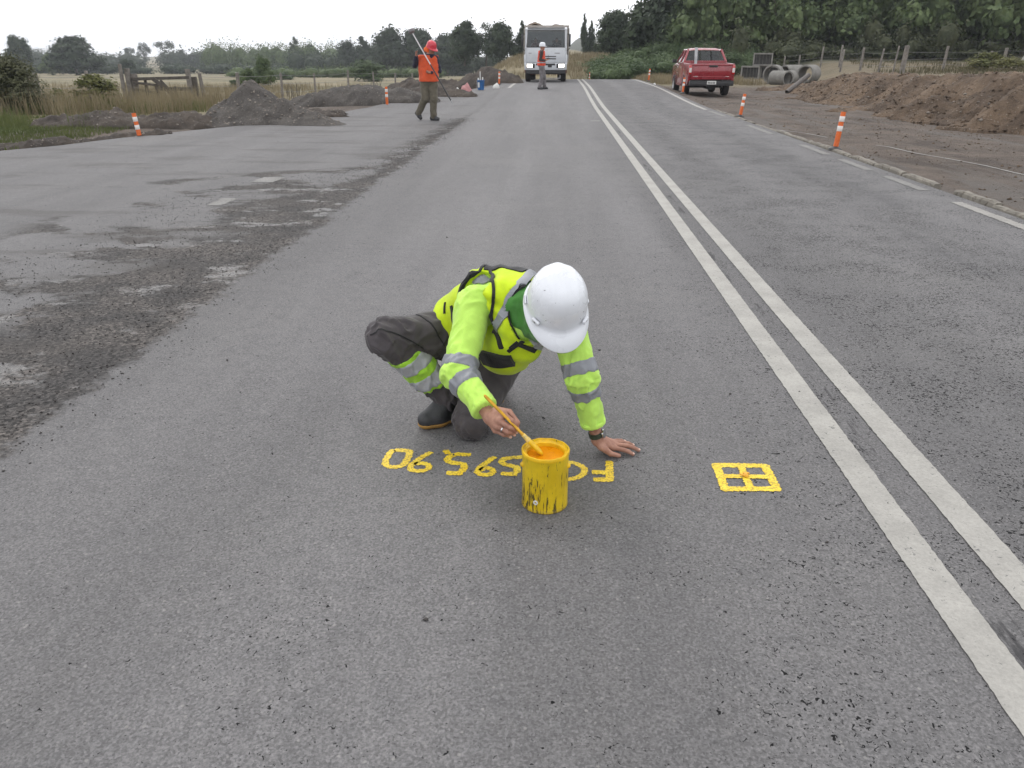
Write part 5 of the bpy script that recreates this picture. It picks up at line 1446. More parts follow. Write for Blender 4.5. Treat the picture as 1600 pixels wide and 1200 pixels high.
# ------------------------------------------------------------------ paint can and brush
def mat_can():
    t = NT('painted_can')
    c = t.coord('Object')
    m = t.n('ShaderNodeMapping'); m.inputs['Scale'].default_value = (85, 85, 12); t.l(c, m.inputs['Vector'])
    sc_ = t.noise(m.outputs[0], 1.0, 5, 0.7, 0.5)
    big = t.noise(c, 9, 3)
    sx = t.n('ShaderNodeSeparateXYZ'); t.l(c, sx.inputs[0])
    base = t.mix(t.ss(t.noise(c, 12, 4), .3, .7), (0.56, 0.385, 0.006), (0.70, 0.50, 0.012))
    base = t.mix(t.math('MULTIPLY', t.ss(t.noise(m.outputs[0], .5, 4, .6), .5, .75), .5), base, (0.40, 0.30, 0.01))
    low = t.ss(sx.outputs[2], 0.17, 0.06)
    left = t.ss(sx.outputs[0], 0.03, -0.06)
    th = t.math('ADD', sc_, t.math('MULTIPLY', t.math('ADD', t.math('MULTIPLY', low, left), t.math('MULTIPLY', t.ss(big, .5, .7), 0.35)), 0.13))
    sm = t.ss(th, 0.60, 0.64)
    base = t.mix(t.math('MULTIPLY', sm, .9), base, (0.035, 0.028, 0.014))
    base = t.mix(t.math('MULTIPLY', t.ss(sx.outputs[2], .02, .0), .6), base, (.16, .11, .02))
    return t.fin(base, t.ss(sc_, .3, .7, .32, .5), t.bump(t.math('SUBTRACT', t.noise(m.outputs[0], .8, 4), sm), .35, .002))
M_CAN = mat_can()
M_PAINT = simple('wet_yellow_paint', (0.64, 0.215, 0.002), 0.3, 0.10, 14, bump=0.08, bscale=22, hue=(0.70, 0.27, 0.003), spec=.15)
M_PAINTY = simple('dried_yellow_paint', (0.70, 0.43, 0.006), 0.45, 0.16, 25, bump=0.3, bscale=60)
M_SCAR = simple('bare_black_metal', (0.02, 0.018, 0.016), .5, .4, 40)
CX, CY = -0.012, 2.437
can = empty('paint_can', (CX, CY, 0), 0, 'yellow paint tin with drips and scratches standing on the painted letters', 'paint can')
rc, hc = 0.0835, 0.222
g = G(); g.lathe([(0, .006), (rc - .006, .006), (rc - .002, 0.0), (rc + .001, .002), (rc + .001, .008), (rc - .001, .012), (rc, .02), (rc, hc - .012), (rc + .0015, hc - .008), (rc + .002, hc - .002), (rc, hc), (rc - .003, hc), (rc - .004, hc - .010),
                      (rc - .012, hc - .014), (rc - .0125, hc - .012), (rc - .014, hc - .014), (rc - .0145, hc - .018), (rc - .006, hc - .03), (rc - .004, .05), (0, .04)], 64)
g.build('tin', M_CAN, can, smooth=True)
g = G(); g.lathe([(rc - .0165, hc - .026), (rc - .0155, hc - .0105), (rc - .012, hc - .008), (rc - .008, hc - .009), (rc - .004, hc - .006), (rc - .002, hc + .0015), (rc + .0018, hc + .0012), (rc + .0035, hc - .004), (rc + .0025, hc - .012)], 64, caps=False)
g.v = [(x * (1 + .006 * math.sin(7 * math.atan2(y, x)) + .004 * math.sin(19 * math.atan2(y, x))), y * (1 + .006 * math.sin(7 * math.atan2(y, x))), z + .0008 * math.sin(11 * math.atan2(y, x))) for x, y, z in g.v]
g.build('paint_crust', M_PAINTY, can, smooth=True)
g = G(); g.lathe([(0, hc - .024), (.03, hc - .0245), (.055, hc - .0242), (rc - .006, hc - .0235)], 48, caps=False); g.build('wet_paint', M_PAINT, can, smooth=True)
for an, zz in ((R(-12), hc - .055), (R(192), hc - .055)):
    g = G(); mt = Matrix.Rotation(an, 4, 'Z') @ Matrix.Translation((rc - .001, 0, zz)) @ Matrix.Rotation(R(90), 4, 'Y')
    g.lathe([(0.011, 0), (0.011, .002), (.008, .005), (.006, .009), (0, .010)], 14, mt); g.build('handle_ear', M_PAINTY, can, smooth=True)
g = G(); mt = Matrix.Rotation(R(-112), 4, 'Z') @ Matrix.Translation((rc, 0, .046)) @ Matrix.Rotation(R(90), 4, 'Y')
g.lathe([(.004, 0), (.009, .0005), (.009, .003), (.0055, .004), (.004, .001)], 16, mt, close=True); g.build('dab_of_paint', M_PLATE, can, smooth=True)

TIP, END = Vector((-0.032, 2.440, 0.208)), Vector((-0.232, 2.462, 0.417))
br = empty('paint_brush', TIP, 0, 'paint covered stick brush held over the tin', 'paint brush')
dv = (END - TIP)
def bp_(t): return dv * t
g = G(); g.tube([bp_(.30), bp_(.36), bp_(.5), bp_(.8), bp_(.97), bp_(1.0)], [.0085, .0068, .0062, .0072, .0075, .005], 10, flat=.75); g.build('handle', simple('painty_handle', (.62, .33, .008), .4, .22, 40, bump=.4, bscale=80, dirt=(.40, .17, .01), dirt_amt=.08), br, smooth=True)
g = G(); g.tube([bp_(.20), bp_(.25), bp_(.31)], [.0115, .0105, .0088], 12, flat=.8); g.build('ferrule', simple('painty_ferrule', (.66, .47, .12), .35, .3, 90, dirt=(.6, .56, .5), dirt_amt=.1), br, smooth=True)
g = G(); g.tube([bp_(-.04), bp_(.0), bp_(.08), bp_(.21)], [.0065, .0115, .0125, .0110], 12, flat=.75); g.build('bristles', M_PAINTY, br, smooth=True)

# ================================================================== PEOPLE
# signed-distance shapes, meshed with surface nets, so that every body and garment is one continuous skin
def _v(a): return np.asarray(a, np.float32)
def s_cone(p, a, b, ra, rb):
    a, b = _v(a), _v(b); ba = b - a
    h = np.clip(((p - a) @ ba) / float(ba @ ba), 0, 1)
    return np.linalg.norm(p - a - h[:, None] * ba, axis=1) - (ra + (rb - ra) * h)
def s_fcone(p, a, b, ra, rb, n, k):
    """cone squashed by k along direction n"""
    n = _v(n) / np.linalg.norm(n)
    a, b = _v(a), _v(b)
    q = p + ((p - a) @ n)[:, None] * n * (1 / k - 1)
    b2 = b + ((b - a) @ n) * n * (1 / k - 1)
    return s_cone(q, a, b2, ra, rb) * k
def s_ell(p, c, r, ax=None):
    q = p - _v(c)
    if ax is not None: q = q @ _v(ax).T
    r = _v(r)
    k0 = np.linalg.norm(q / r, axis=1); k1 = np.linalg.norm(q / (r * r), axis=1)
    return k0 * (k0 - 1) / np.maximum(k1, 1e-6)
def smin(a, b, k):
    h = np.clip(0.5 + 0.5 * (b - a) / k, 0, 1)
    return b + (a - b) * h - k * h * (1 - h)
def smax(a, b, k): return -smin(-a, -b, k)
def s_plane(p, o, n):
    n = _v(n); n = n / np.linalg.norm(n)
    return (p - _v(o)) @ n
def s_slab(p, a, b, t0, t1):
    """between fractions t0,t1 of the way from a to b"""
    a, b = _v(a), _v(b); L = float(np.linalg.norm(b - a)); d = (b - a) / L
    t = (p - a) @ d
    return np.maximum(t0 * L - t, t - t1 * L)
def lerp(a, b, t): return _v(a) + (_v(b) - _v(a)) * t

def snets(f, lo, hi, h):
    lo, hi = np.asarray(lo, float), np.asarray(hi, float)
    n = np.ceil((hi - lo) / h).astype(int) + 1
    ax = [lo[i] + h * np.arange(n[i]) for i in range(3)]
    D = np.empty(n, np.float32)
    yz = np.stack(np.meshgrid(ax[1], ax[2], indexing='ij'), -1).reshape(-1, 2).astype(np.float32)
    step = max(1, int(300000 / len(yz)))
    for i in range(0, n[0], step):
        xs = ax[0][i:i + step]
        P = np.concatenate([np.repeat(xs.astype(np.float32), len(yz))[:, None], np.tile(yz, (len(xs), 1))], 1)
        D[i:i + step] = f(P).reshape(len(xs), n[1], n[2])
    S = D < 0
    c = np.zeros(n - 1, np.int8)
    offs = [(i, j, k) for i in (0, 1) for j in (0, 1) for k in (0, 1)]
    for (i, j, k) in offs:
        c += S[i:n[0] - 1 + i, j:n[1] - 1 + j, k:n[2] - 1 + k]
    act = (c > 0) & (c < 8)
    ids = np.argwhere(act)
    idx = -np.ones(n - 1, np.int64); idx[act] = np.arange(len(ids))
    acc = np.zeros((len(ids), 3)); cnt = np.zeros(len(ids))
    for axis in range(3):
        for o in offs:
            if o[axis]: continue
            o2 = list(o); o2[axis] = 1
            a = D[ids[:, 0] + o[0], ids[:, 1] + o[1], ids[:, 2] + o[2]]; b = D[ids[:, 0] + o2[0], ids[:, 1] + o2[1], ids[:, 2] + o2[2]]
            m = (a < 0) != (b < 0)
            t = np.where(m, a / np.where(m, a - b, 1), 0)
            q = np.tile(np.array(o, float), (len(ids), 1)); q[:, axis] += t
            acc[m] += q[m]; cnt[m] += 1
    V = lo + (ids + acc / cnt[:, None]) * h
    F = []
    for axis in range(3):
        u, w = [(1, 2), (2, 0), (0, 1)][axis]
        sl = [slice(None)] * 3; sl[axis] = slice(0, n[axis] - 1); s2 = list(sl); s2[axis] = slice(1, n[axis])
        A, B = S[tuple(sl)], S[tuple(s2)]
        E = np.argwhere(A != B)
        E = E[(E[:, u] > 0) & (E[:, w] > 0) & (E[:, u] < n[u] - 1) & (E[:, w] < n[w] - 1)]
        def cell(du, dw):
            q = E.copy(); q[:, u] -= du; q[:, w] -= dw
            return idx[q[:, 0], q[:, 1], q[:, 2]]
        Q = np.stack([cell(1, 1), cell(0, 1), cell(0, 0), cell(1, 0)], 1)
        flip = ~A[E[:, 0], E[:, 1], E[:, 2]]
        Q[flip] = Q[flip][:, ::-1]
        F.append(Q)
    F = np.concatenate(F)
    return V, F[(F >= 0).all(1)]

def vnormals(V, F):
    N = np.zeros_like(V)
    fn = np.cross(V[F[:, 2]] - V[F[:, 0]], V[F[:, 3]] - V[F[:, 1]])
    for k in range(4): np.add.at(N, F[:, k], fn)
    return N / np.maximum(np.linalg.norm(N, axis=1), 1e-9)[:, None]

def relax(V, F, it=1, lam=0.5):
    for _ in range(it):
        S = np.zeros_like(V); c = np.zeros(len(V))
        for k in range(4):
            np.add.at(S, F[:, k], V[F[:, (k + 1) % 4]]); np.add.at(S, F[:, k], V[F[:, (k + 3) % 4]]); np.add.at(c, F[:, k], 2)
        V = V + lam * (S / np.maximum(c, 1)[:, None] - V)
    return V

# ---------------- the crouching painter
W_ = dict(Rsh=(-.312, 2.925, .605), Rel=(-.352, 2.712, .392), Rwr=(-.218, 2.545, .293), Lsh=(.052, 2.885, .580), Lel=(.125, 2.796, .347), Lwr=(.190, 2.815, .095),
          Rhip=(-.400, 3.230, .370), Lhip=(-.205, 3.250, .325), Rkn=(-.682, 2.975, .440), Ran=(-.448, 3.098, .116), Lkn=(-.332, 2.962, .080), Lan=(-.262, 3.335, .085),
          neck=(-.112, 2.925, .625), pel=(-.305, 3.240, .350), head=(.006, 2.742, .636), helm=(.020, 2.704, .698))
UH = np.array((.16, -.60, .80)); UH /= np.linalg.norm(UH)
FH = np.array((.16, -.78, -.60)); FH -= UH * (FH @ UH); FH /= np.linalg.norm(FH)
RH = np.cross(FH, UH)                                # towards his right-hand side is -RH
AXH = np.stack([RH, FH, UH])

def f_arm(p, side, inf=0.0):
    s, e, w = (W_['Rsh'], W_['Rel'], W_['Rwr']) if side == 'R' else (W_['Lsh'], W_['Lel'], W_['Lwr'])
    return smin(s_cone(p, s, e, .074, .060), s_cone(p, e, w, .059, .045), .03) - inf
def f_torso(p, inf=0.0):
    n, pel = W_['neck'], W_['pel']
    rs, ls = lerp(n, W_['Rsh'], .60), lerp(n, W_['Lsh'], .60)
    d = s_cone(p, n, pel, .098, .125)
    d = smin(d, s_cone(p, rs, lerp(pel, W_['Rhip'], .75), .086, .112), .05)
    d = smin(d, s_cone(p, ls, lerp(pel, W_['Lhip'], .75), .086, .108), .05)
    d = smin(d, s_cone(p, (-.115, 2.855, .54), (-.185, 2.985, .385), .085, .100), .05)   # loose front
    d = smin(d, s_cone(p, (-.150, 3.020, .640), (-.260, 3.055, .625), .088, .085), .05)   # rounded upper back
    d = smin(d, s_cone(p, (-.270, 3.060, .610), (-.440, 3.190, .455), .085, .090), .06)
    return d - inf
def f_sleeve(p, side):
    s, e, w = (W_['Rsh'], W_['Rel'], W_['Rwr']) if side == 'R' else (W_['Lsh'], W_['Lel'], W_['Lwr'])
    cut = lerp(w, e, .17 if side == 'R' else .20)
    d = f_arm(p, side)
    return smax(d, s_plane(p, cut, _v(w) - _v(e)), .006)
def f_shirt(p):
    d = smin(f_torso(p, -.022), smin(f_sleeve(p, 'R'), f_sleeve(p, 'L'), .002), .035)
    return smax(d, -s_cone(p, W_['neck'], W_['head'], .075, .09), .01)
def f_vest(p):
    n, pel = _v(W_['neck']), _v(W_['pel'])
    d = f_torso(p, .006)
    d = smin(d, s_cone(p, (-.195, 2.93, .415), (-.10, 2.905, .435), .075, .065), .04)     # pockets bulging at the front hem
    for sd in ('R', 'L'):
        s = W_[sd + 'sh']; e = W_[sd + 'el']
        k_ = .100 if sd == 'R' else .085
        d = smax(d, -(s_cone(p, lerp(s, e, -.15), e, k_, k_ - .012)), .010)
    hem = lerp(pel, n, .13)
    d = smax(d, s_plane(p, hem, pel - n), .008)
    d = smax(d, -s_cone(p, lerp(n, W_['head'], .0), lerp(n, W_['head'], 1.0) - np.array((.03, .0, .05)), .090, .115), .01)
    return d
def f_trousers(p):
    d = smin(s_cone(p, W_['Rhip'], W_['Lhip'], .125, .122), s_cone(p, W_['pel'], lerp(W_['pel'], W_['neck'], .25), .125, .115), .05)
    d = smin(d, s_cone(p, W_['Rhip'], W_['Rkn'], .112, .078), .05)
    sh = s_cone(p, W_['Rkn'], W_['Ran'], .079, .058)
    d = smin(d, sh, .018)
    d = smin(d, s_cone(p, W_['Lhip'], W_['Lkn'], .115, .082), .04)
    d = smin(d, s_cone(p, W_['Lkn'], W_['Lan'], .080, .060), .018)
    return smax(d, .004 - p[:, 2], .01)
def f_shin(p, side, inf):
    k, a = W_[side + 'kn'], W_[side + 'an']
    return smax(s_cone(p, k, a, .080, .059) - inf, .006 - p[:, 2], .004)

def f_hand(p, H):
    """H: wrist, fore, per finger (mcp, pip, tip), thumb chain"""
    d = s_fcone(p, H['fore'], H['wrist'], .030, .026, H['n'], .80)
    palm = None
    for i, f in enumerate(H['fingers']):
        r = (.0175, .0180, .0170, .0150)[i]
        q = s_cone(p, lerp(H['wrist'], f[0], .12), f[0], .021, r * .80)
        palm = q if palm is None else smin(palm, q, .012)
    d = smin(d, palm, .018)
    for i, f in enumerate(H['fingers']):
        r = (.0092, .0095, .0088, .0078)[i]
        mid = lerp(f[1], f[2], .5) + _v(f[3] if len(f) > 3 else (0, 0, 0.003))
        q = smin(s_cone(p, f[0], f[1], r * 1.12, r), smin(s_cone(p, f[1], mid, r * 1.0, r * .93), s_cone(p, mid, f[2], r * .93, r * .80), .003), .003)
        d = smin(d, q, .006)
    t = H['thumb']
    q = smin(s_cone(p, t[0], t[1], .0165, .0110), s_cone(p, t[1], t[2], .0108, .0088), .004)
    return smin(d, q, .010)
HAND_R = dict(fore=lerp(W_['Rwr'], W_['Rel'], .30), wrist=W_['Rwr'], n=(.2, -.3, .9),
              fingers=[((-.166, 2.486, .334), (-.134, 2.457, .322), (-.114, 2.462, .290)), ((-.178, 2.470, .314), (-.140, 2.446, .300), (-.118, 2.459, .277)),
                       ((-.188, 2.470, .292), (-.149, 2.446, .281), (-.127, 2.462, .264)), ((-.195, 2.481, .270), (-.162, 2.463, .261), (-.142, 2.474, .249))],
              thumb=[(-.196, 2.532, .325), (-.146, 2.512, .330), (-.113, 2.470, .308)])
HAND_L = dict(fore=lerp(W_['Lwr'], W_['Lel'], .25), wrist=(.196, 2.818, .068), n=(.6, .1, .75),
              fingers=[((.263, 2.822, .032), (.309, 2.813, .026), (.345, 2.812, .0085)), ((.270, 2.846, .034), (.323, 2.846, .029), (.372, 2.849, .0085)),
                       ((.266, 2.870, .031), (.313, 2.879, .026), (.352, 2.892, .0080)), ((.255, 2.892, .026), (.289, 2.908, .021), (.320, 2.925, .0075))],
              thumb=[(.212, 2.797, .048), (.252, 2.783, .024), (.287, 2.795, .0095)])

def f_body(p):
    """skin: head with face, neck, trunk, limbs (under the clothes)"""
    h = _v(W_['head'])
    hx = lambda a, b, c: h + _v(RH) * a + _v(FH) * b + _v(UH) * c
    d = s_ell(p, h, (.076, .094, .112), AXH)
    d = smin(d, s_ell(p, hx(0, .045, -.075), (.052, .045, .045), AXH), .03)            # jaw
    d = smin(d, s_cone(p, hx(0, .088, .01), hx(0, .112, -.022), .009, .015), .012)      # nose
    for s in (-1, 1):
        d = smin(d, s_ell(p, hx(s * .080, -.005, -.01), (.010, .022, .033), AXH), .006)  # ears
        d = smax(d, -s_ell(p, hx(s * .031, .094, .014), (.016, .012, .010), AXH), .008)  # eye sockets
        d = smin(d, s_ell(p, hx(s * .031, .084, .014), (.012, .010, .009), AXH), .002)   # eyes
    d = smin(d, s_ell(p, hx(0, .088, -.052), (.024, .012, .006), AXH), .006)           # lips
    d = smin(d, s_cone(p, hx(0, -.02, -.06), W_['neck'], .056, .062), .03)
    d = smin(d, f_torso(p, -.03), .04)
    for sd in ('R', 'L'):
        d = smin(d, f_arm(p, sd, -.022), .02)
        d = smin(d, s_cone(p, W_[sd + 'hip'], W_[sd + 'kn'], .085, .055), .03)
        d = smin(d, s_cone(p, W_[sd + 'kn'], W_[sd + 'an'], .052, .040), .012)
    return smax(d, .012 - p[:, 2], .006)
def f_scarf(p):
    h = _v(W_['head'])
    d = s_cone(p, lerp(W_['neck'], W_['head'], .05), h - _v(UH) * .045, .082, .088)
    d = smin(d, s_ell(p, h - _v(UH) * .025 + _v(FH) * .012, (.086, .104, .100), AXH), .03)
    d = smin(d, s_cone(p, (-.135, 2.870, .605), (-.050, 2.820, .555), .068, .062), .03)
    return smax(d, s_plane(p, h + _v(UH) * .015, UH), .006)
def foot(an, yaw, side):
    """upper and sole distance functions of a boot whose toe points along yaw"""
    an = _v(an); d = np.array((math.cos(yaw), math.sin(yaw), 0)); up = np.array((0, 0, 1.0))
    heel = an - d * .050 + up * (.045 - an[2]); toe = an + d * .118 + up * (.040 - an[2]); ball = an + d * .065 + up * (.043 - an[2])
    def core(p):
        q = s_cone(p, heel, ball, .040, .047)
        q = smin(q, s_cone(p, ball, toe, .047, .040), .02)
        q = smin(q, s_cone(p, heel + up * .02, an + up * .07, .043, .048), .03)
        return smin(q, s_cone(p, an + up * .02, ball + up * .01, .045, .040), .03)
    return (lambda p: smax(core(p), .020 - p[:, 2], .004)), (lambda p: smax(smax(core(p) - .005, p[:, 2] - .026, .004), .002 - p[:, 2], .003))

def garment(name, f, lo, hi, h, mat, parent, wrinkle=None, it=1, off=(0, 0, 0), sub=None):
    V, F = snets(f, lo, hi, h)
    if it: V = relax(V, F, it)
    if wrinkle is not None:
        V = V + vnormals(V, F) * wrinkle(V)[:, None]
    return np_mesh(name, V - np.asarray(off), F, mat, parent, True)

def cloth(name, col, var=0.10, weave=420, dirt=None, amt=0.0, sheen=0.15, rough=0.85, spec=0.25, foldn=24):
    t = NT(name)
    c = t.coord()
    n1 = t.noise(c, 11, 4, 0.6)
    cc = t.mix(t.ss(n1, .3, .7), tuple(x * (1 - var) for x in col), tuple(min(1, x * (1 + var)) for x in col))
    if dirt: cc = t.mix(t.ss(t.noise(c, 17, 5, .65, .4), .62 - amt, .80 - amt), cc, dirt)
    h = t.math('ADD', t.math('MULTIPLY', t.noise(c, weave, 2), .15), t.noise(c, foldn, 3, .5, .8))
    m = t.fin(cc, rough, t.bump(h, .35, .006))
    t.b.inputs['Specular IOR Level'].default_value = spec
    t.b.inputs['Sheen Weight'].default_value = sheen
    return m
M_LIME = cloth('hi_vis_lime_shirt', (0.47, 0.74, 0.125), .08, dirt=(.38, .56, .10), amt=-.04)
M_VEST = cloth('hi_vis_yellow_vest', (0.50, 0.66, 0.014), .10)
M_GREYB = cloth('grey_reflective_tape', (0.215, 0.225, 0.250), .10, rough=.45, spec=.6, sheen=0)
M_GREYL = cloth('pale_reflective_tape', (0.33, 0.34, 0.37), .10, rough=.4, spec=.6, sheen=0)
M_LIMEB = cloth('green_leg_tape', (0.30, 0.55, 0.045), .10)
M_TROUS = cloth('charcoal_work_trousers', (0.064, 0.057, 0.061), .18, dirt=(.088, .078, .072), amt=.05, foldn=20)
M_BLACKC = cloth('black_webbing', (0.014, 0.014, 0.016), .2)
M_SCARF = cloth('green_neck_scarf', (0.050, 0.180, 0.032), .2)
M_SKIN = None
def mat_skin():
    t = NT('skin')
    c = t.coord()
    cc = t.mix(t.ss(t.noise(c, 40, 4), .3, .7), (0.27, 0.130, 0.088), (0.38, 0.20, 0.142))
    cc = t.mix(t.math('MULTIPLY', t.ss(t.noise(c, 160, 3), .5, .7), .35), cc, (0.20, 0.085, 0.062))
    t.fin(cc, .6, t.bump(t.noise(c, 260, 3, .7), .35, .0015))
    t.b.inputs['Subsurface Weight'].default_value = 0.05
    t.b.inputs['Subsurface Radius'].default_value = (0.012, 0.005, 0.003)
    return t.mat
M_SKIN = mat_skin()
M_NAIL = simple('finger_nail', (0.56, 0.36, 0.29), .3, .1, 40)
M_HELM = simple('white_helmet_plastic', (0.66, 0.68, 0.72), 0.28, 0.04, 7, dirt=(.40, .40, .42), dirt_amt=-.03, spec=.5, kind='Object')
M_BOOT = simple('black_boot_leather', (0.030, 0.031, 0.034), .6, .25, 20, bump=.3, bscale=70)
M_SOLE = simple('ochre_boot_sole', (0.30, 0.165, 0.040), .8, .2, 30, dirt=(.10, .07, .04), dirt_amt=.08)
M_OLIVE = cloth('olive_trousers', (0.112, 0.100, 0.075), .14)
M_VESTO = cloth('orange_site_vest', (0.56, 0.085, 0.030), .10)
M_VESTR = cloth('red_orange_site_vest', (0.62, 0.075, 0.035), .12)
M_NAVY = cloth('navy_sleeves', (0.022, 0.024, 0.042), .2)
M_DARKC = cloth('dark_brown_sleeves', (0.045, 0.034, 0.034), .2)
M_GREYT = cloth('grey_work_trousers', (0.150, 0.140, 0.145), .18)
M_REDH = simple('red_helmet_plastic', (0.52, 0.035, 0.055), .3, .06, 6)
M_ORNC = cloth('bright_orange_cloth', (0.85, 0.14, 0.012), .08)

def helmet(parent, c, AX, mat, s=1.0, off=(0, 0, 0), name='helmet', fine=True):
    """hard hat: ridged dome, rim flange and front peak; AX rows = right, front, up"""
    nt, nr = 72 if fine else 28, 22 if fine else 9
    Rv, Fv, Uv = [np.asarray(a, float) for a in AX]
    rings = []
    prof = [(1.075, -.012), (1.085, -.006), (1.05, .000), (1.0, .006)] + [(math.cos(t) ** .52, .006 + .128 * math.sin(t) ** 1.0) for t in np.linspace(.12, math.pi / 2 - .02, nr)]
    for k, (rr, z) in enumerate(prof):
        ring = []
        for i in range(nt):
            a = 2 * math.pi * i / nt
            x, y = math.sin(a), math.cos(a)                     # y = front
            px, py = .106 * x * rr, (.126 if y < 0 else .116) * y * rr
            fr = max(0.0, y + .15) ** 1.3 / 1.2
            if k <= 2:
                py += .060 * fr * (1.0 if k < 2 else .12); px *= 1 + .05 * fr * (k < 2); pz = z - .010 * fr * (1 if k < 2 else .5)
            else:
                pz = z
            rid = math.exp(-(px / .020) ** 2) * .006 * min(1, max(0, (z - .03) / .05))
            rid += math.exp(-((abs(px) - .046) / .012) ** 2) * .0035 * min(1, max(0, (z - .03) / .05))
            q = Rv * px + Fv * py + Uv * (pz + rid)
            ring.append(np.asarray(c) + q * s - np.asarray(off))
        rings.append(ring)
    V = [p for r in rings for p in r]; n = len(rings)
    F = [(k * nt + i, k * nt + (i + 1) % nt, (k + 1) * nt + (i + 1) % nt, (k + 1) * nt + i) for k in range(n - 1) for i in range(nt)]
    top = len(V); V.append(np.asarray(c) + Uv * (.1405) * s - np.asarray(off))
    F += [((n - 1) * nt + i, (n - 1) * nt + (i + 1) % nt, top) for i in range(nt)]
    # inner shell
    b = len(V)
    cc = np.asarray(c) - np.asarray(off)
    for k in (0, 3, 3 + nr // 3, 3 + 2 * nr // 3, n - 1):
        for p in rings[k]:
            q = np.asarray(p) - cc
            V.append(cc + q * (.965 if k else .985) - Uv * (.004 * s if k else .002 * s))
    for k in range(4):
        F += [(b + k * nt + i, b + (k + 1) * nt + i, b + (k + 1) * nt + (i + 1) % nt, b + k * nt + (i + 1) % nt) for i in range(nt)]
    F += [(i, b + i, b + (i + 1) % nt, (i + 1) % nt) for i in range(nt)]
    o = np_mesh(name, V, F, mat, parent, True)
    return o

def ribbon(name, f, pts, w, mat, parent, lift=.004, th=.0025, ws=None, wr=None):
    """a strap laid on the surface f=0 along rough points; real thickness"""
    P = [np.asarray(p, float) for p in pts]
    Q = []
    for i in range(len(P) - 1):
        p0, p1, p2, p3 = P[max(i - 1, 0)], P[i], P[i + 1], P[min(i + 2, len(P) - 1)]
        m = max(3, int(np.linalg.norm(p2 - p1) / .010))
        for k in range(m):
            t = k / m
            Q.append(.5 * (2 * p1 + (p2 - p0) * t + (2 * p0 - 5 * p1 + 4 * p2 - p3) * t * t + (3 * p1 - p0 - 3 * p2 + p3) * t ** 3))
    Q.append(P[-1]); Q = np.array(Q)
    def grad(p):
        e = .003
        g_ = np.stack([f((p + d).astype(np.float32)) - f((p - d).astype(np.float32)) for d in np.eye(3) * e], 1)
        return g_ / np.maximum(np.linalg.norm(g_, axis=1), 1e-6)[:, None]
    def snap(p, l):
        for _ in range(5):
            p = p - grad(p) * (f(p.astype(np.float32)) - l)[:, None]
        return p
    Q = snap(Q, 0)
    T = np.gradient(Q, axis=0); T /= np.linalg.norm(T, axis=1)[:, None]
    N = grad(Q); S = np.cross(T, N); S /= np.linalg.norm(S, axis=1)[:, None]
    n = len(Q); cols = 5
    W2 = np.full(n, w / 2) if ws is None else np.interp(np.linspace(0, 1, n), np.linspace(0, 1, len(ws)), ws) / 2
    V = []
    for lft in (lift, lift - th - .004):
        for c_ in range(cols):
            u = c_ / (cols - 1) * 2 - 1
            p = snap(Q + S * (W2 * u)[:, None], lft)
            if wr is not None: p = p + grad(p) * wr(p)[:, None]
            V.append(p)
    V = np.concatenate(V)
    F = []
    for c_ in range(cols - 1):
        for i in range(n - 1):
            a = c_ * n + i
            F.append((a, a + 1, a + n + 1, a + n)); a += cols * n
            F.append((a, a + n, a + n + 1, a + 1))
    B = cols * n
    for i in range(n - 1):
        F.append((i, B + i, B + i + 1, i + 1)); a = (cols - 1) * n + i
        F.append((a, a + 1, B + a + 1, B + a))
    for c_ in range(cols - 1):
        a = c_ * n; F.append((a, a + n, B + a + n, B + a)); a = c_ * n + n - 1
        F.append((a, B + a, B + a + n, a + n))
    return np_mesh(name, V, F, mat, parent, False)

def folds(segs, extra=0.003):
    """creases that run across each limb, deeper towards the joints"""
    def f(p):
        best = np.full(len(p), 9.0); out = np.zeros(len(p))
        for i, (a, b, a0, a1, fr) in enumerate(segs):
            a_, b_ = np.asarray(a, float), np.asarray(b, float); d = b_ - a_; L = np.linalg.norm(d); d = d / L
            t = np.clip((p - a_) @ d, 0, L); c = a_ + t[:, None] * d; r = p - c; rn = np.linalg.norm(r, axis=1)
            u = r / np.maximum(rn, 1e-6)[:, None]
            tt = (p - a_) @ d
            ph = u @ np.array((.8, -.5, .6)) * 1.1
            q = np.stack([tt * fr + ph, u[:, 0] * 1.3 + u[:, 2] * .9 + i * 7.1, u[:, 1] * 1.3 + u[:, 2] * .7], 1)
            n1 = fbm(q, 2)
            rid = np.clip(1 - 2.6 * np.abs(n1), -.6, 1)
            mid = np.sin(np.clip(tt / L, 0, 1) * math.pi)
            amp = (a0 + (a1 - a0) * np.clip(tt / L, 0, 1)) * (1 - .55 * mid)
            v = amp * rid
            w = rn < best
            out = np.where(w, v, out); best = np.where(w, rn, best)
        return out + extra * vnoise(p * 7.5)
    return f
wr_trous = folds([(W_['Rhip'], W_['Rkn'], .016, .011, 15), (W_['Rkn'], W_['Ran'], .010, .014, 19), (W_['Lhip'], W_['Lkn'], .016, .009, 15), (W_['Lkn'], W_['Lan'], .008, .012, 19)], .006)
wr_shirt = folds([(W_['Rsh'], W_['Rel'], .006, .010, 19), (W_['Rel'], W_['Rwr'], .010, .009, 22), (W_['Lsh'], W_['Lel'], .006, .009, 19), (W_['Lel'], W_['Lwr'], .009, .010, 22), (W_['neck'], W_['pel'], .003, .003, 12)], .003)
def wr_vest(p):
    q = np.stack([p[:, 0] * 12 + p[:, 2] * 7, p[:, 1] * 12, p[:, 2] * 13 + p[:, 0] * 5], 1)
    return .0058 * np.sin(vnoise(q * .62) * 6.0 + 1.5 * vnoise(p * 5)) + .0075 * vnoise(p * 8.5) + .003 * vnoise(p * 21)

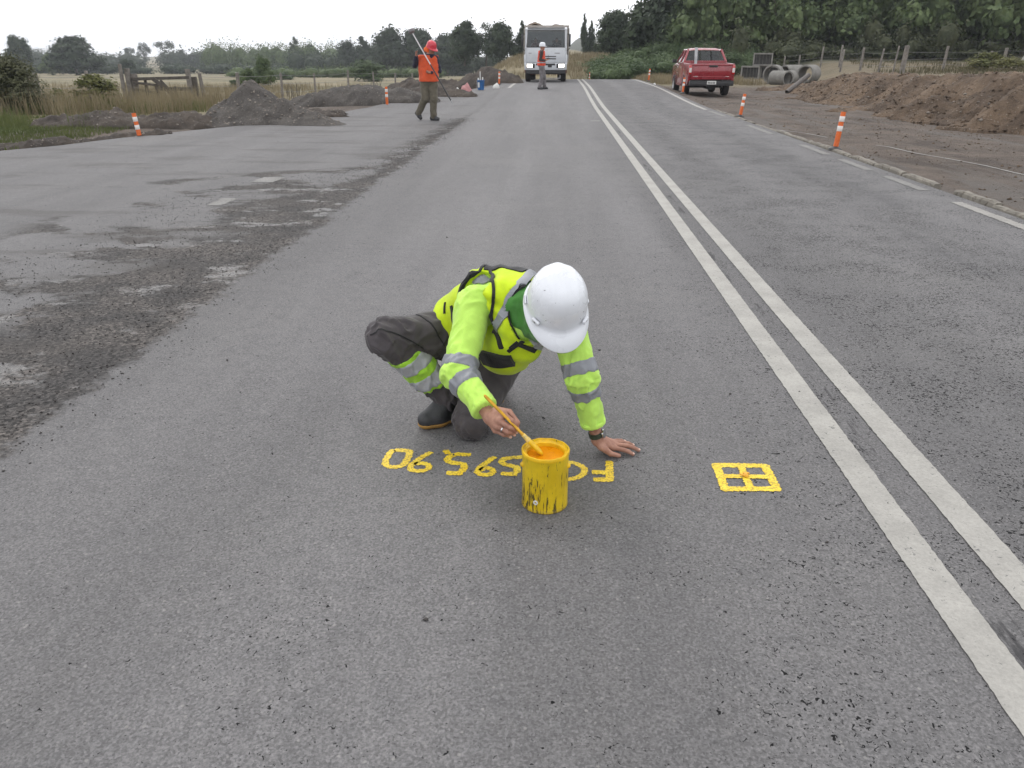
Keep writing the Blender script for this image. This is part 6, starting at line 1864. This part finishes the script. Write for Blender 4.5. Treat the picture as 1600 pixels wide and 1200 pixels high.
# ---------------------------------------------------------------- crouching painter
PO = (-.25, 3.05, 0.0)
pe = empty('person', PO, 0, 'crouching worker in lime hi-vis shirt, yellow vest and white helmet dipping a brush', 'person')
def G_(name, f, lo, hi, h, mat, parent=pe, wr=None, it=1):
    o = garment(name, f, lo, hi, h, mat, parent, wr, it, PO if parent is pe else (0, 0, 0))
    return o
def sub_of(o, par):
    o.parent = par
    return o
# body: trunk and head, with both hands in the same mesh
parts = []
for f, lo, hi, h in ((f_body, (-.80, 2.60, .0), (.26, 3.42, .80), .008), (lambda p: f_hand(p, HAND_R), (-.30, 2.40, .22), (-.08, 2.62, .37), .0024), (lambda p: f_hand(p, HAND_L), (.13, 2.73, -.005), (.40, 2.96, .18), .0024)):
    V, F = snets(f, lo, hi, h); V = relax(V, F, 1, .4); parts.append((V, F))
VV = np.concatenate([p[0] for p in parts]); k = 0; FF = []
for V, F in parts: FF.append(F + k); k += len(V)
np_mesh('body', VV - np.asarray(PO), np.concatenate(FF), M_SKIN, pe, True)
for H in (HAND_L, HAND_R):
    for i, f in enumerate(list(H['fingers']) + [tuple(H['thumb'])]):
        tip, pip = np.array(f[2], float), np.array(f[1], float)
        d = (tip - pip); d /= np.linalg.norm(d)
        upv = np.array((0, -.15, 1.0)) if H is HAND_L else np.array((.1, -.85, .3)); upv = upv - d * (upv @ d); upv /= np.linalg.norm(upv)
        r = .0068
        mt = Matrix((np.cross(d, upv), d, upv)).transposed().to_4x4(); mt.translation = Vector(tip + upv * r * .86 - d * .001 - np.asarray(PO))
        g = G(); g.lathe([(0, .0020), (.0032, .0017), (.0052, .0008), (.0056, -.0012)], 12); g.v = [tuple(mt @ Vector((x, y * 1.25, z))) for x, y, z in g.v]
        g.build('finger_nail', M_NAIL, pe, smooth=True)
tr = G_('trousers', f_trousers, (-.82, 2.84, -.01), (.02, 3.42, .62), .0062, M_TROUS, wr=wr_trous)
for pts in ([(-0.735, 2.93, 0.46), (-0.721, 2.914, 0.481), (-0.699, 2.913, 0.493), (-0.662, 2.912, 0.491), (-0.619, 2.928, 0.47), (-0.572, 2.96, 0.428), (-0.53, 3.0, 0.38)],
            [(-0.575, 3.09, 0.53), (-0.545, 3.065, 0.5), (-0.484, 3.036, 0.442), (-0.455, 3.05, 0.38)]):  # seams, and the shade of knee creases put in as black ribbons
    o = ribbon('trouser_crease_seam', f_trousers, pts, .006, M_BLACKC, pe, lift=.0025, th=.001, wr=wr_trous); o.location = (-PO[0], -PO[1], -PO[2])
for sd in ('R', 'L'):
    k_, a_ = np.array(W_[sd + 'kn']), np.array(W_[sd + 'an'])
    lo = np.minimum(k_, a_) - .11; hi = np.maximum(k_, a_) + .11; lo[2] = max(lo[2], -.01)
    # the bands run square to the shin, slanted a little as worn
    tilt = (a_ - k_) / np.linalg.norm(a_ - k_) + np.array((.0, .0, -.30 if sd == 'R' else 0)); tilt /= np.linalg.norm(tilt)
    L = float(np.linalg.norm(a_ - k_))
    def band(t0, t1, inf, nm, mat):
        m0, m1 = k_ + (a_ - k_) * t0, k_ + (a_ - k_) * t1
        fb = lambda p: smax(f_shin(p, sd, inf), np.maximum(-s_plane(p, m0, tilt), s_plane(p, m1, tilt)), .003)
        G_(nm, fb, lo, hi, .006, mat, wr=wr_trous)
    band(.25, .74, .004, 'leg_band', M_LIMEB)
    band(.29, .45, .0065, 'reflective_tape', M_GREYL)
    band(.54, .70, .0065, 'reflective_tape', M_GREYL)
sh = G_('shirt', f_shirt, (-.60, 2.50, .10), (.30, 3.36, .76), .0056, M_LIME, wr=wr_shirt)
def arm_band(sd, a, b, t0, t1):
    f0 = lambda p: f_arm(p, sd, .0035)
    fb = lambda p: smax(f0(p), s_slab(p, a, b, t0, t1), .003)
    lo = np.minimum(a, b) - .10; hi = np.maximum(a, b) + .10
    G_('reflective_tape', fb, lo, hi, .0055, M_GREYB, wr=wr_shirt)
arm_band('R', np.array(W_['Rsh']), np.array(W_['Rel']), .80, .955)
arm_band('R', np.array(W_['Rel']), np.array(W_['Rwr']), .13, .34)
arm_band('L', np.array(W_['Lsh']), np.array(W_['Lel']), .72, .93)
arm_band('L', np.array(W_['Lel']), np.array(W_['Lwr']), .12, .31)
def cuff(sd, t0, t1):
    a, b = np.array(W_[sd + 'el']), np.array(W_[sd + 'wr'])
    G_('cuff', lambda p: smax(f_arm(p, sd, .0045), s_slab(p, a, b, t0, t1), .003), np.minimum(a, b) - .10, np.maximum(a, b) + .10, .0055, M_LIME)
cuff('R', .765, .845); cuff('L', .735, .815)
ve = G_('vest', f_vest, (-.62, 2.68, .22), (.16, 3.40, .78), .0068, M_VEST, wr=wr_vest)
ST = {'pip_r': [(-0.275, 3.075, 0.715), (-0.259, 3.042, 0.725), (-0.237, 2.929, 0.706), (-0.225, 2.858, 0.677), (-0.228, 2.835, 0.635), (-0.237, 2.842, 0.568), (-.245, 2.87, .51)],
      'pip_l': [(-0.275, 3.075, 0.721), (-0.306, 3.013, 0.705), (-0.342, 3.025, 0.667), (-0.363, 3.019, 0.639), (-0.376, 3.009, 0.604), (-0.384, 3.004, 0.561), (-.375, 2.995, .50)],
      'yoke': [(-0.275, 3.050, 0.722), (-0.23, 3.040, 0.728), (-0.191, 3.035, 0.731), (-0.148, 3.010, 0.736), (-0.105, 2.975, 0.73)],
      'strap': [(-0.075, 2.985, 0.715), (-0.100, 2.900, 0.725), (-0.131, 2.859, 0.704), (-0.161, 2.834, 0.655), (-0.19, 2.816, 0.593), (-0.223, 2.848, 0.529)],
      'blk1': [(-0.226, 2.854, 0.522), (-0.212, 2.835, 0.508), (-0.201, 2.823, 0.491), (-0.189, 2.82, 0.463)],
      'blk2': [(-0.075, 2.771, 0.540), (-0.106, 2.769, 0.51), (-0.134, 2.786, 0.482), (-0.165, 2.811, 0.456)],
      'blk3': [(-0.139, 2.781, 0.492), (-0.102, 2.791, 0.476), (-0.063, 2.837, 0.446)],
      'pouch': [(-0.275, 2.905, 0.389), (-0.232, 2.858, 0.401), (-0.193, 2.842, 0.403), (-0.149, 2.83, 0.411)],
      'side': [(-0.42, 3.054, 0.556), (-0.413, 3.037, 0.528), (-0.408, 3.029, 0.497), (-0.398, 3.025, 0.465)],
      'side2': [(-0.46, 3.10, 0.560), (-0.455, 3.085, 0.535), (-0.452, 3.075, 0.515)],
      'lapel': [(-0.075, 2.835, .630), (-0.085, 2.800, .575), (-0.120, 2.785, .520), (-.16, 2.805, .47)],
      'greyR': [(-0.075, 2.800, 0.500), (-0.050, 2.835, 0.470), (-.035, 2.865, .455)]}
def rib(nm, key, w, mat, **kw):
    o = ribbon(nm, f_vest, ST[key], w, mat, pe, wr=wr_vest, **kw)
    o.location = (-PO[0], -PO[1], -PO[2])
    return o
rib('vest_piping', 'pip_r', .012, M_BLACKC, lift=.006); rib('vest_piping', 'pip_l', .012, M_BLACKC, lift=.006)
rib('vest_yoke', 'yoke', .046, M_BLACKC, lift=.005)
rib('reflective_strap', 'strap', .040, M_GREYB, lift=.006)
rib('harness_strap', 'blk1', .020, M_BLACKC, lift=.007); rib('harness_strap', 'blk2', .013, M_BLACKC, lift=.008); rib('harness_strap', 'blk3', .020, M_BLACKC, lift=.007)
rib('belt_pouch', 'pouch', .055, M_BLACKC, lift=.020, th=.018)
rib('pocket_zip', 'side', .014, M_BLACKC, lift=.006); rib('pocket_zip', 'side2', .008, M_BLACKC, lift=.006)
rib('reflective_strap', 'greyR', .034, M_GREYL, lift=.006)
rib('vest_edge', 'lapel', .008, M_BLACKC, lift=.006)
ep = ribbon('shoulder_tape', f_shirt, [(-0.335, 3.02, 0.672), (-0.316, 3.020, 0.69), (-0.294, 3.012, 0.698), (-0.268, 2.99, 0.694)], .042, M_GREYB, pe, lift=.005, wr=wr_shirt); ep.location = (-PO[0], -PO[1], -PO[2])
for zz, xx in ((.44, -.155), (.425, -.10)):
    pass
sc_ = G_('neck_scarf', f_scarf, (-.26, 2.56, .42), (.16, 3.04, .78), .006, M_SCARF, wr=lambda p: .005 * np.clip(1 - 2 * np.abs(fbm(np.stack([p[:, 0] * 14 + p[:, 2] * 12, p[:, 1] * 10, p[:, 2] * 14 - p[:, 0] * 10], 1), 2)), -1, 1))
# boots
for sd, yaw, tip_ in (('R', R(217), 0), ('L', R(95), 0)):
    fu, fs_ = foot(W_[sd + 'an'], yaw, sd)
    an = np.array(W_[sd + 'an'])
    G_('boot', fu, an - (.20, .20, .13), an + (.20, .20, .13), .006, M_BOOT)
    G_('boot_sole', fs_, an - (.21, .21, .13), an + (.21, .21, -.06), .005, M_SOLE)
# helmet with fittings
hm = helmet(pe, W_['helm'] - UH * .035, AXH, M_HELM, 1.06, PO)
hc = np.array(W_['helm']) - UH * .035
def on_helm(a, z, r=1.0):
    return hc + (RH * .108 * math.sin(a) * r + FH * .130 * math.cos(a) * r + UH * z) * 1.06
def helm_box(a, z, size, mat, nm, out=1.0):
    p = on_helm(a, z, out); nrm = RH * math.sin(a) + FH * math.cos(a); tan = RH * math.cos(a) - FH * math.sin(a)
    mt = Matrix((tan, nrm, UH)).transposed().to_4x4(); mt.translation = Vector(p - np.asarray(PO))
    g = G(); g.box((0, 0, 0), size); g.v = [tuple(mt @ Vector(v)) for v in g.v]
    g.build(nm, mat, hm, bevel=min(size) * .3)
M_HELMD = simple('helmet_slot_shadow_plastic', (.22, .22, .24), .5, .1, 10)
for s in (-1, 1):
    helm_box(s * R(52), .020, (.034, .012, .018), M_HELM, 'lamp_clip', 1.02)
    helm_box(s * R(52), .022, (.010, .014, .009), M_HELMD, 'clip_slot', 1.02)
    helm_box(s * R(96), .016, (.040, .007, .012), M_HELM, 'side_slot_frame', 1.02)
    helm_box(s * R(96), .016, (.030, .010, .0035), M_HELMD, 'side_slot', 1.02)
rsp = random.Random(3)
for i in range(16):
    a, t = rsp.uniform(-1.7, 1.7), rsp.uniform(.25, 1.15)
    p = hc + (RH * .106 * math.sin(a) * math.cos(t) ** .52 + FH * .116 * math.cos(a) * math.cos(t) ** .52 + UH * (.0065 + .128 * math.sin(t))) * 1.062
    n_ = p - (hc + UH * .02); n_ /= np.linalg.norm(n_)
    mt = Vector(n_).to_track_quat('Z', 'Y').to_matrix().to_4x4(); mt.translation = Vector(p - np.asarray(PO))
    g = G(); g.box((0, 0, 0), (rsp.uniform(.0015, .006), rsp.uniform(.001, .002), .0012)); g.v = [tuple(mt @ Vector(v)) for v in g.v]
    g.build('scuff_mark', M_HELMD, hm)
# watch, bracelet, ring
def ring_on(c, d, r, w, th, mat, nm, flat=1.0, nrm=None, seg=28):
    q = Vector(d).to_track_quat('Z', 'Y').to_matrix().to_4x4(); q.translation = Vector(np.asarray(c) - np.asarray(PO))
    g = G(); g.lathe([(r, -w / 2), (r + th, -w / 2), (r + th, w / 2), (r, w / 2)], seg, None, close=True)
    g.v = [tuple(q @ Vector((x, y * flat, z))) for x, y, z in g.v]
    return g.build(nm, mat, pe, smooth=True, bevel=0), q
dl = np.array(W_['Lwr']) - np.array(W_['Lel'])
M_STRAP = simple('dark_green_watch_strap', (.030, .042, .026), .6, .15, 30)
wa, q = ring_on(lerp(HAND_L['wrist'], HAND_L['fore'], .32), dl, .0275, .021, .0045, M_STRAP, 'watch', .92)
g = G(); g.lathe([(0, .0), (.017, 0), (.0185, .003), (.0175, .008), (.014, .0085), (0, .0085)], 24)
mt = Matrix.Translation(Vector(np.asarray(lerp(HAND_L['wrist'], HAND_L['fore'], .32)) + np.array((.028, -.010, .006)) - np.asarray(PO))) @ Vector((.88, -.35, .2)).to_track_quat('Z', 'Y').to_matrix().to_4x4()
g.v = [tuple(mt @ Vector(v)) for v in g.v]; wc = g.build('watch_case', M_CHROME, wa, smooth=True)
dr = np.array(W_['Rwr']) - np.array(W_['Rel'])
ring_on(lerp(W_['Rwr'], W_['Rel'], -.06), dr + np.array((0, 0, .05)), .0270, .0025, .0022, simple('dark_bracelet', (.03, .012, .014), .6, .2, 40), 'bracelet', .95)
fg = HAND_R['fingers'][2]
ring_on(lerp(fg[0], fg[1], .55), np.array(fg[1]) - np.array(fg[0]), .0096, .0045, .0014, M_CHROME, 'finger_ring')

# ---------------------------------------------------------------- standing figures
def figure(J, pos, rz, label, mats, h=.014, extra=None, helm=None, helm_s=1.0, vest=True, legs=True, group=None, height=1.0, bulk=0.0):
    """J: joints in metres, local frame, +Y... builds body, clothes, boots, helmet as parts of one person"""
    e = empty('person', pos, rz, label, 'person', group)
    e.scale = (height,) * 3
    j = {k: np.array(v, float) for k, v in J.items() if hasattr(v, '__len__')}
    fw = np.array(J.get('face', (0, -1, 0)), float); fw /= np.linalg.norm(fw)
    hu = np.array(J.get('headup', (0, 0, 1)), float); hu -= fw * (hu @ fw) * 0; hu /= np.linalg.norm(hu)
    fh = fw - hu * (fw @ hu); fh /= np.linalg.norm(fh); rh = np.cross(fh, hu)
    AX = np.stack([rh, fh, hu])
    def hx(a, b, c): return j['head'] + rh * a + fh * b + hu * c
    def torso(p, inf=0):
        d = s_cone(p, j['neck'] - (0, 0, .04), j['pel'], .095, .125)
        for s in 'RL':
            d = smin(d, s_cone(p, lerp(j['neck'] - (0, 0, .05), j[s + 'sh'], .62), lerp(j['pel'], j[s + 'hip'], .7), .082, .105), .05)
        return d - inf - bulk * .5
    def arm(p, s, inf=0): return smin(s_cone(p, j[s + 'sh'], j[s + 'el'], .066, .052), s_cone(p, j[s + 'el'], j[s + 'wr'], .052, .038), .03) - inf
    def legf(p, s, inf=0): return smin(s_cone(p, j[s + 'hip'], j[s + 'kn'], .098, .076), s_cone(p, j[s + 'kn'], j[s + 'an'], .075, .062), .03) - inf - bulk * .6
    def body(p):
        d = s_ell(p, j['head'], (.075, .095, .115), AX)
        d = smin(d, s_ell(p, hx(0, .045, -.075), (.05, .045, .045), AX), .03)
        d = smin(d, s_cone(p, hx(0, .088, .01), hx(0, .108, -.02), .009, .015), .012)
        for s in (-1, 1): d = smin(d, s_ell(p, hx(s * .078, -.005, -.01), (.010, .022, .033), AX), .006)
        d = smin(d, s_cone(p, hx(0, -.015, -.06), j['neck'] - (0, 0, .04), .056, .062), .03)
        d = smin(d, torso(p, -.03), .03)
        for s in 'RL':
            d = smin(d, arm(p, s, -.016), .02)
            d = smin(d, s_cone(p, j[s + 'wr'], j[s + 'hand'], .030, .024), .02)
            dirh = (j[s + 'hand'] - j[s + 'wr']); dirh = dirh / np.linalg.norm(dirh)
            sidev = np.cross(dirh, fw); sidev = sidev / max(np.linalg.norm(sidev), .1)
            for q in (-1.5, -.5, .5, 1.5):
                b0 = j[s + 'hand'] + sidev * q * .017
                d = smin(d, smin(s_cone(p, b0, b0 + dirh * .035 + fw * .008, .011, .010), s_cone(p, b0 + dirh * .035 + fw * .008, b0 + dirh * .055 + fw * .030, .010, .009), .004), .006)
            d = smin(d, s_cone(p, j[s + 'wr'] + dirh * .03, j[s + 'hand'] + fw * .045 - sidev * .02, .014, .011), .01)
            if legs: d = smin(d, legf(p, s, -.02), .02)
        return d
    allp = np.array([v for k, v in j.items() if k not in ('face', 'headup')])
    lo, hi = allp.min(0) - .17, allp.max(0) + .17
    garment('body', body, lo, hi, h, M_SKIN, e)
    wrn = lambda p: .010 * vnoise(p * np.array((9, 9, 14))) + .006 * vnoise(p * 22)
    shirt = lambda p: smax(smin(torso(p, -.006), smin(smax(arm(p, 'R'), s_plane(p, j['Rwr'], j['Rwr'] - j['Rel']), .01), smax(arm(p, 'L'), s_plane(p, j['Lwr'], j['Lwr'] - j['Lel']), .01), .01), .03), s_plane(p, j['neck'] + (0, 0, .02), (0, 0, 1)), .01)
    garment('jacket', shirt, lo, hi, h, mats['shirt'], e, wrn)
    if legs:
        tro = lambda p: smin(smin(legf(p, 'R'), legf(p, 'L'), .02), s_cone(p, j['pel'] - (0, 0, .03), j['pel'] + (0, 0, .10), .135, .125), .05)
        garment('trousers', tro, lo, hi, h, mats['trousers'], e, wrn)
    if vest:
        def vf(p):
            d = torso(p, .014 + bulk)
            for s in 'RL': d = smax(d, -s_cone(p, lerp(j[s + 'sh'], j[s + 'el'], -.2), j[s + 'el'], .078, .07), .01)
            d = smax(d, s_plane(p, j['pel'] + (0, 0, -.05), (0, 0, -1)), .01)
            v = s_cone(p, j['neck'] + fw * .13 + np.array((0, 0, .02)), j['neck'] + fw * .16 - (0, 0, .20), .075, .015)
            return smax(smax(d, -v, .01), s_plane(p, j['neck'] + (0, 0, .0), (0, 0, 1)), .01)
        garment('vest', vf, lo, hi, h, mats['vest'], e, wrn)
        if mats.get('band'):
            fb = lambda p: smax(vf(p) - .006, np.abs(p[:, 2] - (j['pel'][2] + .07)) - .024, .004)
            garment('reflective_band', fb, lo, hi, h * .8, mats['band'], e, wrn)
    if legs:
        for s, yw in (('R', J['Ryaw']), ('L', J['Lyaw'])):
            fu, fs_ = foot(j[s + 'an'] * (1, 1, 0) + (0, 0, .10), yw, s)
            dz = j[s + 'an'][2] - .10
            tl = J.get(s + 'tilt', 0.0)
            bt = garment('boot', fu, j[s + 'an'] * (1, 1, 0) + (-.22, -.22, 0), j[s + 'an'] * (1, 1, 0) + (.22, .22, .24), h * .7, M_BOOT, e)
            so = garment('boot_sole', fs_, j[s + 'an'] * (1, 1, 0) + (-.22, -.22, -.01), j[s + 'an'] * (1, 1, 0) + (.22, .22, .06), h * .6, M_BOOT, e)
            if tl or dz:
                ax = Vector((-math.sin(yw), math.cos(yw), 0))
                mt = Matrix.Translation((0, 0, dz)) @ Matrix.Translation(Vector(j[s + 'an'] * (1, 1, 0) + (0, 0, .1))) @ Matrix.Rotation(tl, 4, ax) @ Matrix.Translation(-Vector(j[s + 'an'] * (1, 1, 0) + (0, 0, .1)))
                for o in (bt, so): o.data.transform(mt)
    if helm is not None:
        helmet(e, j['head'] + hu * .035, AX, helm, helm_s, fine=False)
    else:
        hair = lambda p: smax(s_ell(p, j['head'] + hu * .012 - fh * .012, (.084, .104, .118), AX), -s_ell(p, hx(0, .09, -.05), (.10, .075, .12), AX), .012)
        garment('hair', hair, j['head'] - .17, j['head'] + .17, h * .8, mats.get('hair', M_BLACKC), e)
    return e, AX

# surveyor: walks to the right, pole slung across the body; local x = picture right, -y = to the camera
JS = dict(head=(.075, -.03, 1.58), neck=(.00, .0, 1.45), Rsh=(-.19, .03, 1.38), Lsh=(.18, -.02, 1.38), Rel=(-.33, -.02, 1.22), Rwr=(-.255, -.19, 1.44), Rhand=(-.245, -.22, 1.50),
          Lel=(.24, .05, 1.10), Lwr=(.06, -.17, 1.07), Lhand=(.00, -.20, 1.09), pel=(-.02, 0, .92), Rhip=(-.11, .0, .88), Lhip=(.09, 0, .88),
          Rkn=(-.11, -.05, .50), Ran=(-.30, .10, .17), Lkn=(.09, -.04, .48), Lan=(.07, -.02, .10), face=(.72, -.60, -.42), headup=(.25, -.25, .9), Ryaw=R(-35), Lyaw=R(-18), Rtilt=R(38))
px_, py_ = -3.13, 20.15
sv, AXS = figure(JS, (px_, py_, 0), 0, 'surveyor in orange vest and red helmet walking with a long pole', dict(shirt=M_NAVY, vest=M_VESTO, trousers=M_OLIVE), .013, None, M_REDH, 1.06, height=1.04, bulk=.028)
hd = np.array(JS['head'])
def capef(p):
    d = s_ell(p, hd + AXS[2] * .01 - AXS[1] * .035, (.105, .115, .125), AXS)
    d = smin(d, s_cone(p, hd - AXS[1] * .05 - AXS[2] * .01, hd - AXS[1] * .17 - AXS[2] * .085, .085, .055), .04)
    return smax(d, s_plane(p, hd + AXS[1] * .015, AXS[1]), .01)
garment('neck_cloth', capef, hd - .28, hd + .25, .010, M_ORNC, sv, lambda p: .008 * vnoise(p * 18))
# pole: from the ground end up to the receiver above his right shoulder
A_, B_ = Vector((-2.475, 19.55, 0.40)), Vector((-3.50, 20.05, 2.03))
po = empty('survey_pole', A_, 0, 'long survey pole with a round head carried by the surveyor', 'survey pole')
d_ = B_ - A_
g = G(); g.tube([d_ * .06, d_ * .55], .016, 10); g.build('lower_tube', M_BLACKPL, po, smooth=True)
g = G(); g.tube([d_ * .55, d_ * .97], .014, 10); g.build('upper_tube', simple('white_pole_paint', (.55, .53, .54), .4, .08, 9), po, smooth=True)
g = G(); g.tube([d_ * 0, d_ * .06], [.003, .014], 8); g.build('tip', M_STEEL, po, smooth=True)
g = G(); qm = d_.to_track_quat('Z', 'Y').to_matrix().to_4x4(); qm.translation = d_
g.lathe([(0, -.05), (.03, -.05), (.075, -.03), (.085, .0), (.075, .03), (.03, .05), (0, .05)], 18, qm); g.build('receiver', simple('grey_receiver', (.16, .15, .155), .5, .15, 9), po, smooth=True)

# worker by the truck, in profile facing right
JT = dict(head=(.03, 0, 1.60), neck=(.0, 0, 1.46), Rsh=(.0, -.20, 1.40), Lsh=(-.0, .20, 1.40), Rel=(-.05, -.25, 1.12), Rwr=(.17, -.20, 1.10), Rhand=(.23, -.17, 1.13), Lel=(-.03, .24, 1.12), Lwr=(.18, .16, 1.12), Lhand=(.24, .12, 1.14),
          pel=(-.01, 0, .95), Rhip=(0, -.10, .90), Lhip=(0, .10, .90), Rkn=(.03, -.12, .50), Ran=(-.06, -.14, .10), Lkn=(.10, .10, .50), Lan=(.13, .12, .10), face=(1, .0, -.35), Ryaw=R(-12), Lyaw=R(5))
yw = 35.0
w3, _ = figure(JT, (-0.66, yw, float(zr(yw))), 0, 'worker in red orange vest and white helmet standing in front of the truck', dict(shirt=M_DARKC, vest=M_VESTR, trousers=M_GREYT, band=M_GREYL), .015, None, M_HELM, 1.04, height=1.03, bulk=.022)
for s in ('R', 'L'):
    k_, a_ = np.array(JT[s + 'kn']), np.array(JT[s + 'an'])
    fb = lambda p: smax(s_cone(p, k_, a_, .082, .068), s_slab(p, k_, a_, .15, .30), .004)
    garment('reflective_band', fb, np.minimum(k_, a_) - .12, np.maximum(k_, a_) + .12, .013, M_GREYL, w3)
g = G(); g.box((0, 0, 0), (.12, .16, .05)); g.tube([(0, .05, .02), (.0, .05, .14)], .008, 6)
o = g.build('handheld_device', M_BLACKPL, bevel=.012); o.location = (-0.66 + .28, yw - .04, float(zr(yw)) + 1.20); tag(o, 'small black device in the hands of the worker by the truck', 'device')

# two men in the cab
JC = dict(head=(0, -.02, .74), neck=(0, 0, .60), Rsh=(-.19, 0, .53), Lsh=(.19, 0, .53), Rel=(-.26, -.10, .26), Rwr=(-.14, -.34, .28), Rhand=(-.12, -.40, .30), Lel=(.26, -.10, .26), Lwr=(.14, -.34, .28), Lhand=(.12, -.40, .30),
          pel=(0, .02, .08), Rhip=(-.1, 0, .06), Lhip=(.1, 0, .06), Rkn=(-.12, -.42, .10), Ran=(-.12, -.46, -.28), Lkn=(.12, -.42, .10), Lan=(.12, -.46, -.28), face=(0, -1, 0), Ryaw=R(-90), Lyaw=R(-90))
zc = float(zr(43.2)) + 1.36
M_WINE = cloth('wine_red_jacket', (.11, .03, .035), .2); M_DBLUE = cloth('dark_blue_jacket', (.03, .045, .075), .2)
figure(JC, (-1.15, 44.0, zc), 0, 'passenger in dark red jacket behind the truck windscreen', dict(shirt=M_WINE, trousers=M_NAVY), .022, None, None, vest=False, legs=False, height=.90)
figure(JC, (-0.05, 44.0, zc), 0, 'driver in dark blue jacket behind the truck windscreen', dict(shirt=M_DBLUE, trousers=M_NAVY), .022, None, None, vest=False, legs=False, height=.90)
g = G(); g.lathe([(.19, -.015), (.215, -.015), (.215, .015), (.19, .015)], 24, Matrix.Rotation(R(62), 4, 'X'), close=True)
o = g.build('steering_wheel', M_BLACKPL, bpy.data.objects['dump_truck'], smooth=True); o.location = (.58, .50, 1.74)

# ------------------------------------------------------------------ haze: damp air over the whole place
HX = 1150.0
g = G(); g.box((0, 700, 0.0), (2 * HX, 1900, 58))
hz = g.build('haze')
hz['kind'] = 'stuff'
hm_ = bpy.data.materials.new('damp_air'); hm_.use_nodes = True
ht = hm_.node_tree; ht.nodes.clear()
ho = ht.nodes.new('ShaderNodeOutputMaterial'); pv = ht.nodes.new('ShaderNodeVolumePrincipled')
pv.inputs['Color'].default_value = (0.86, 0.90, 0.97, 1)
pv.inputs['Density'].default_value = 0.00044
pv.inputs['Anisotropy'].default_value = 0.2
ht.links.new(pv.outputs[0], ho.inputs['Volume'])
hz.data.materials.append(hm_)
hz['label'] = 'thin pale haze'
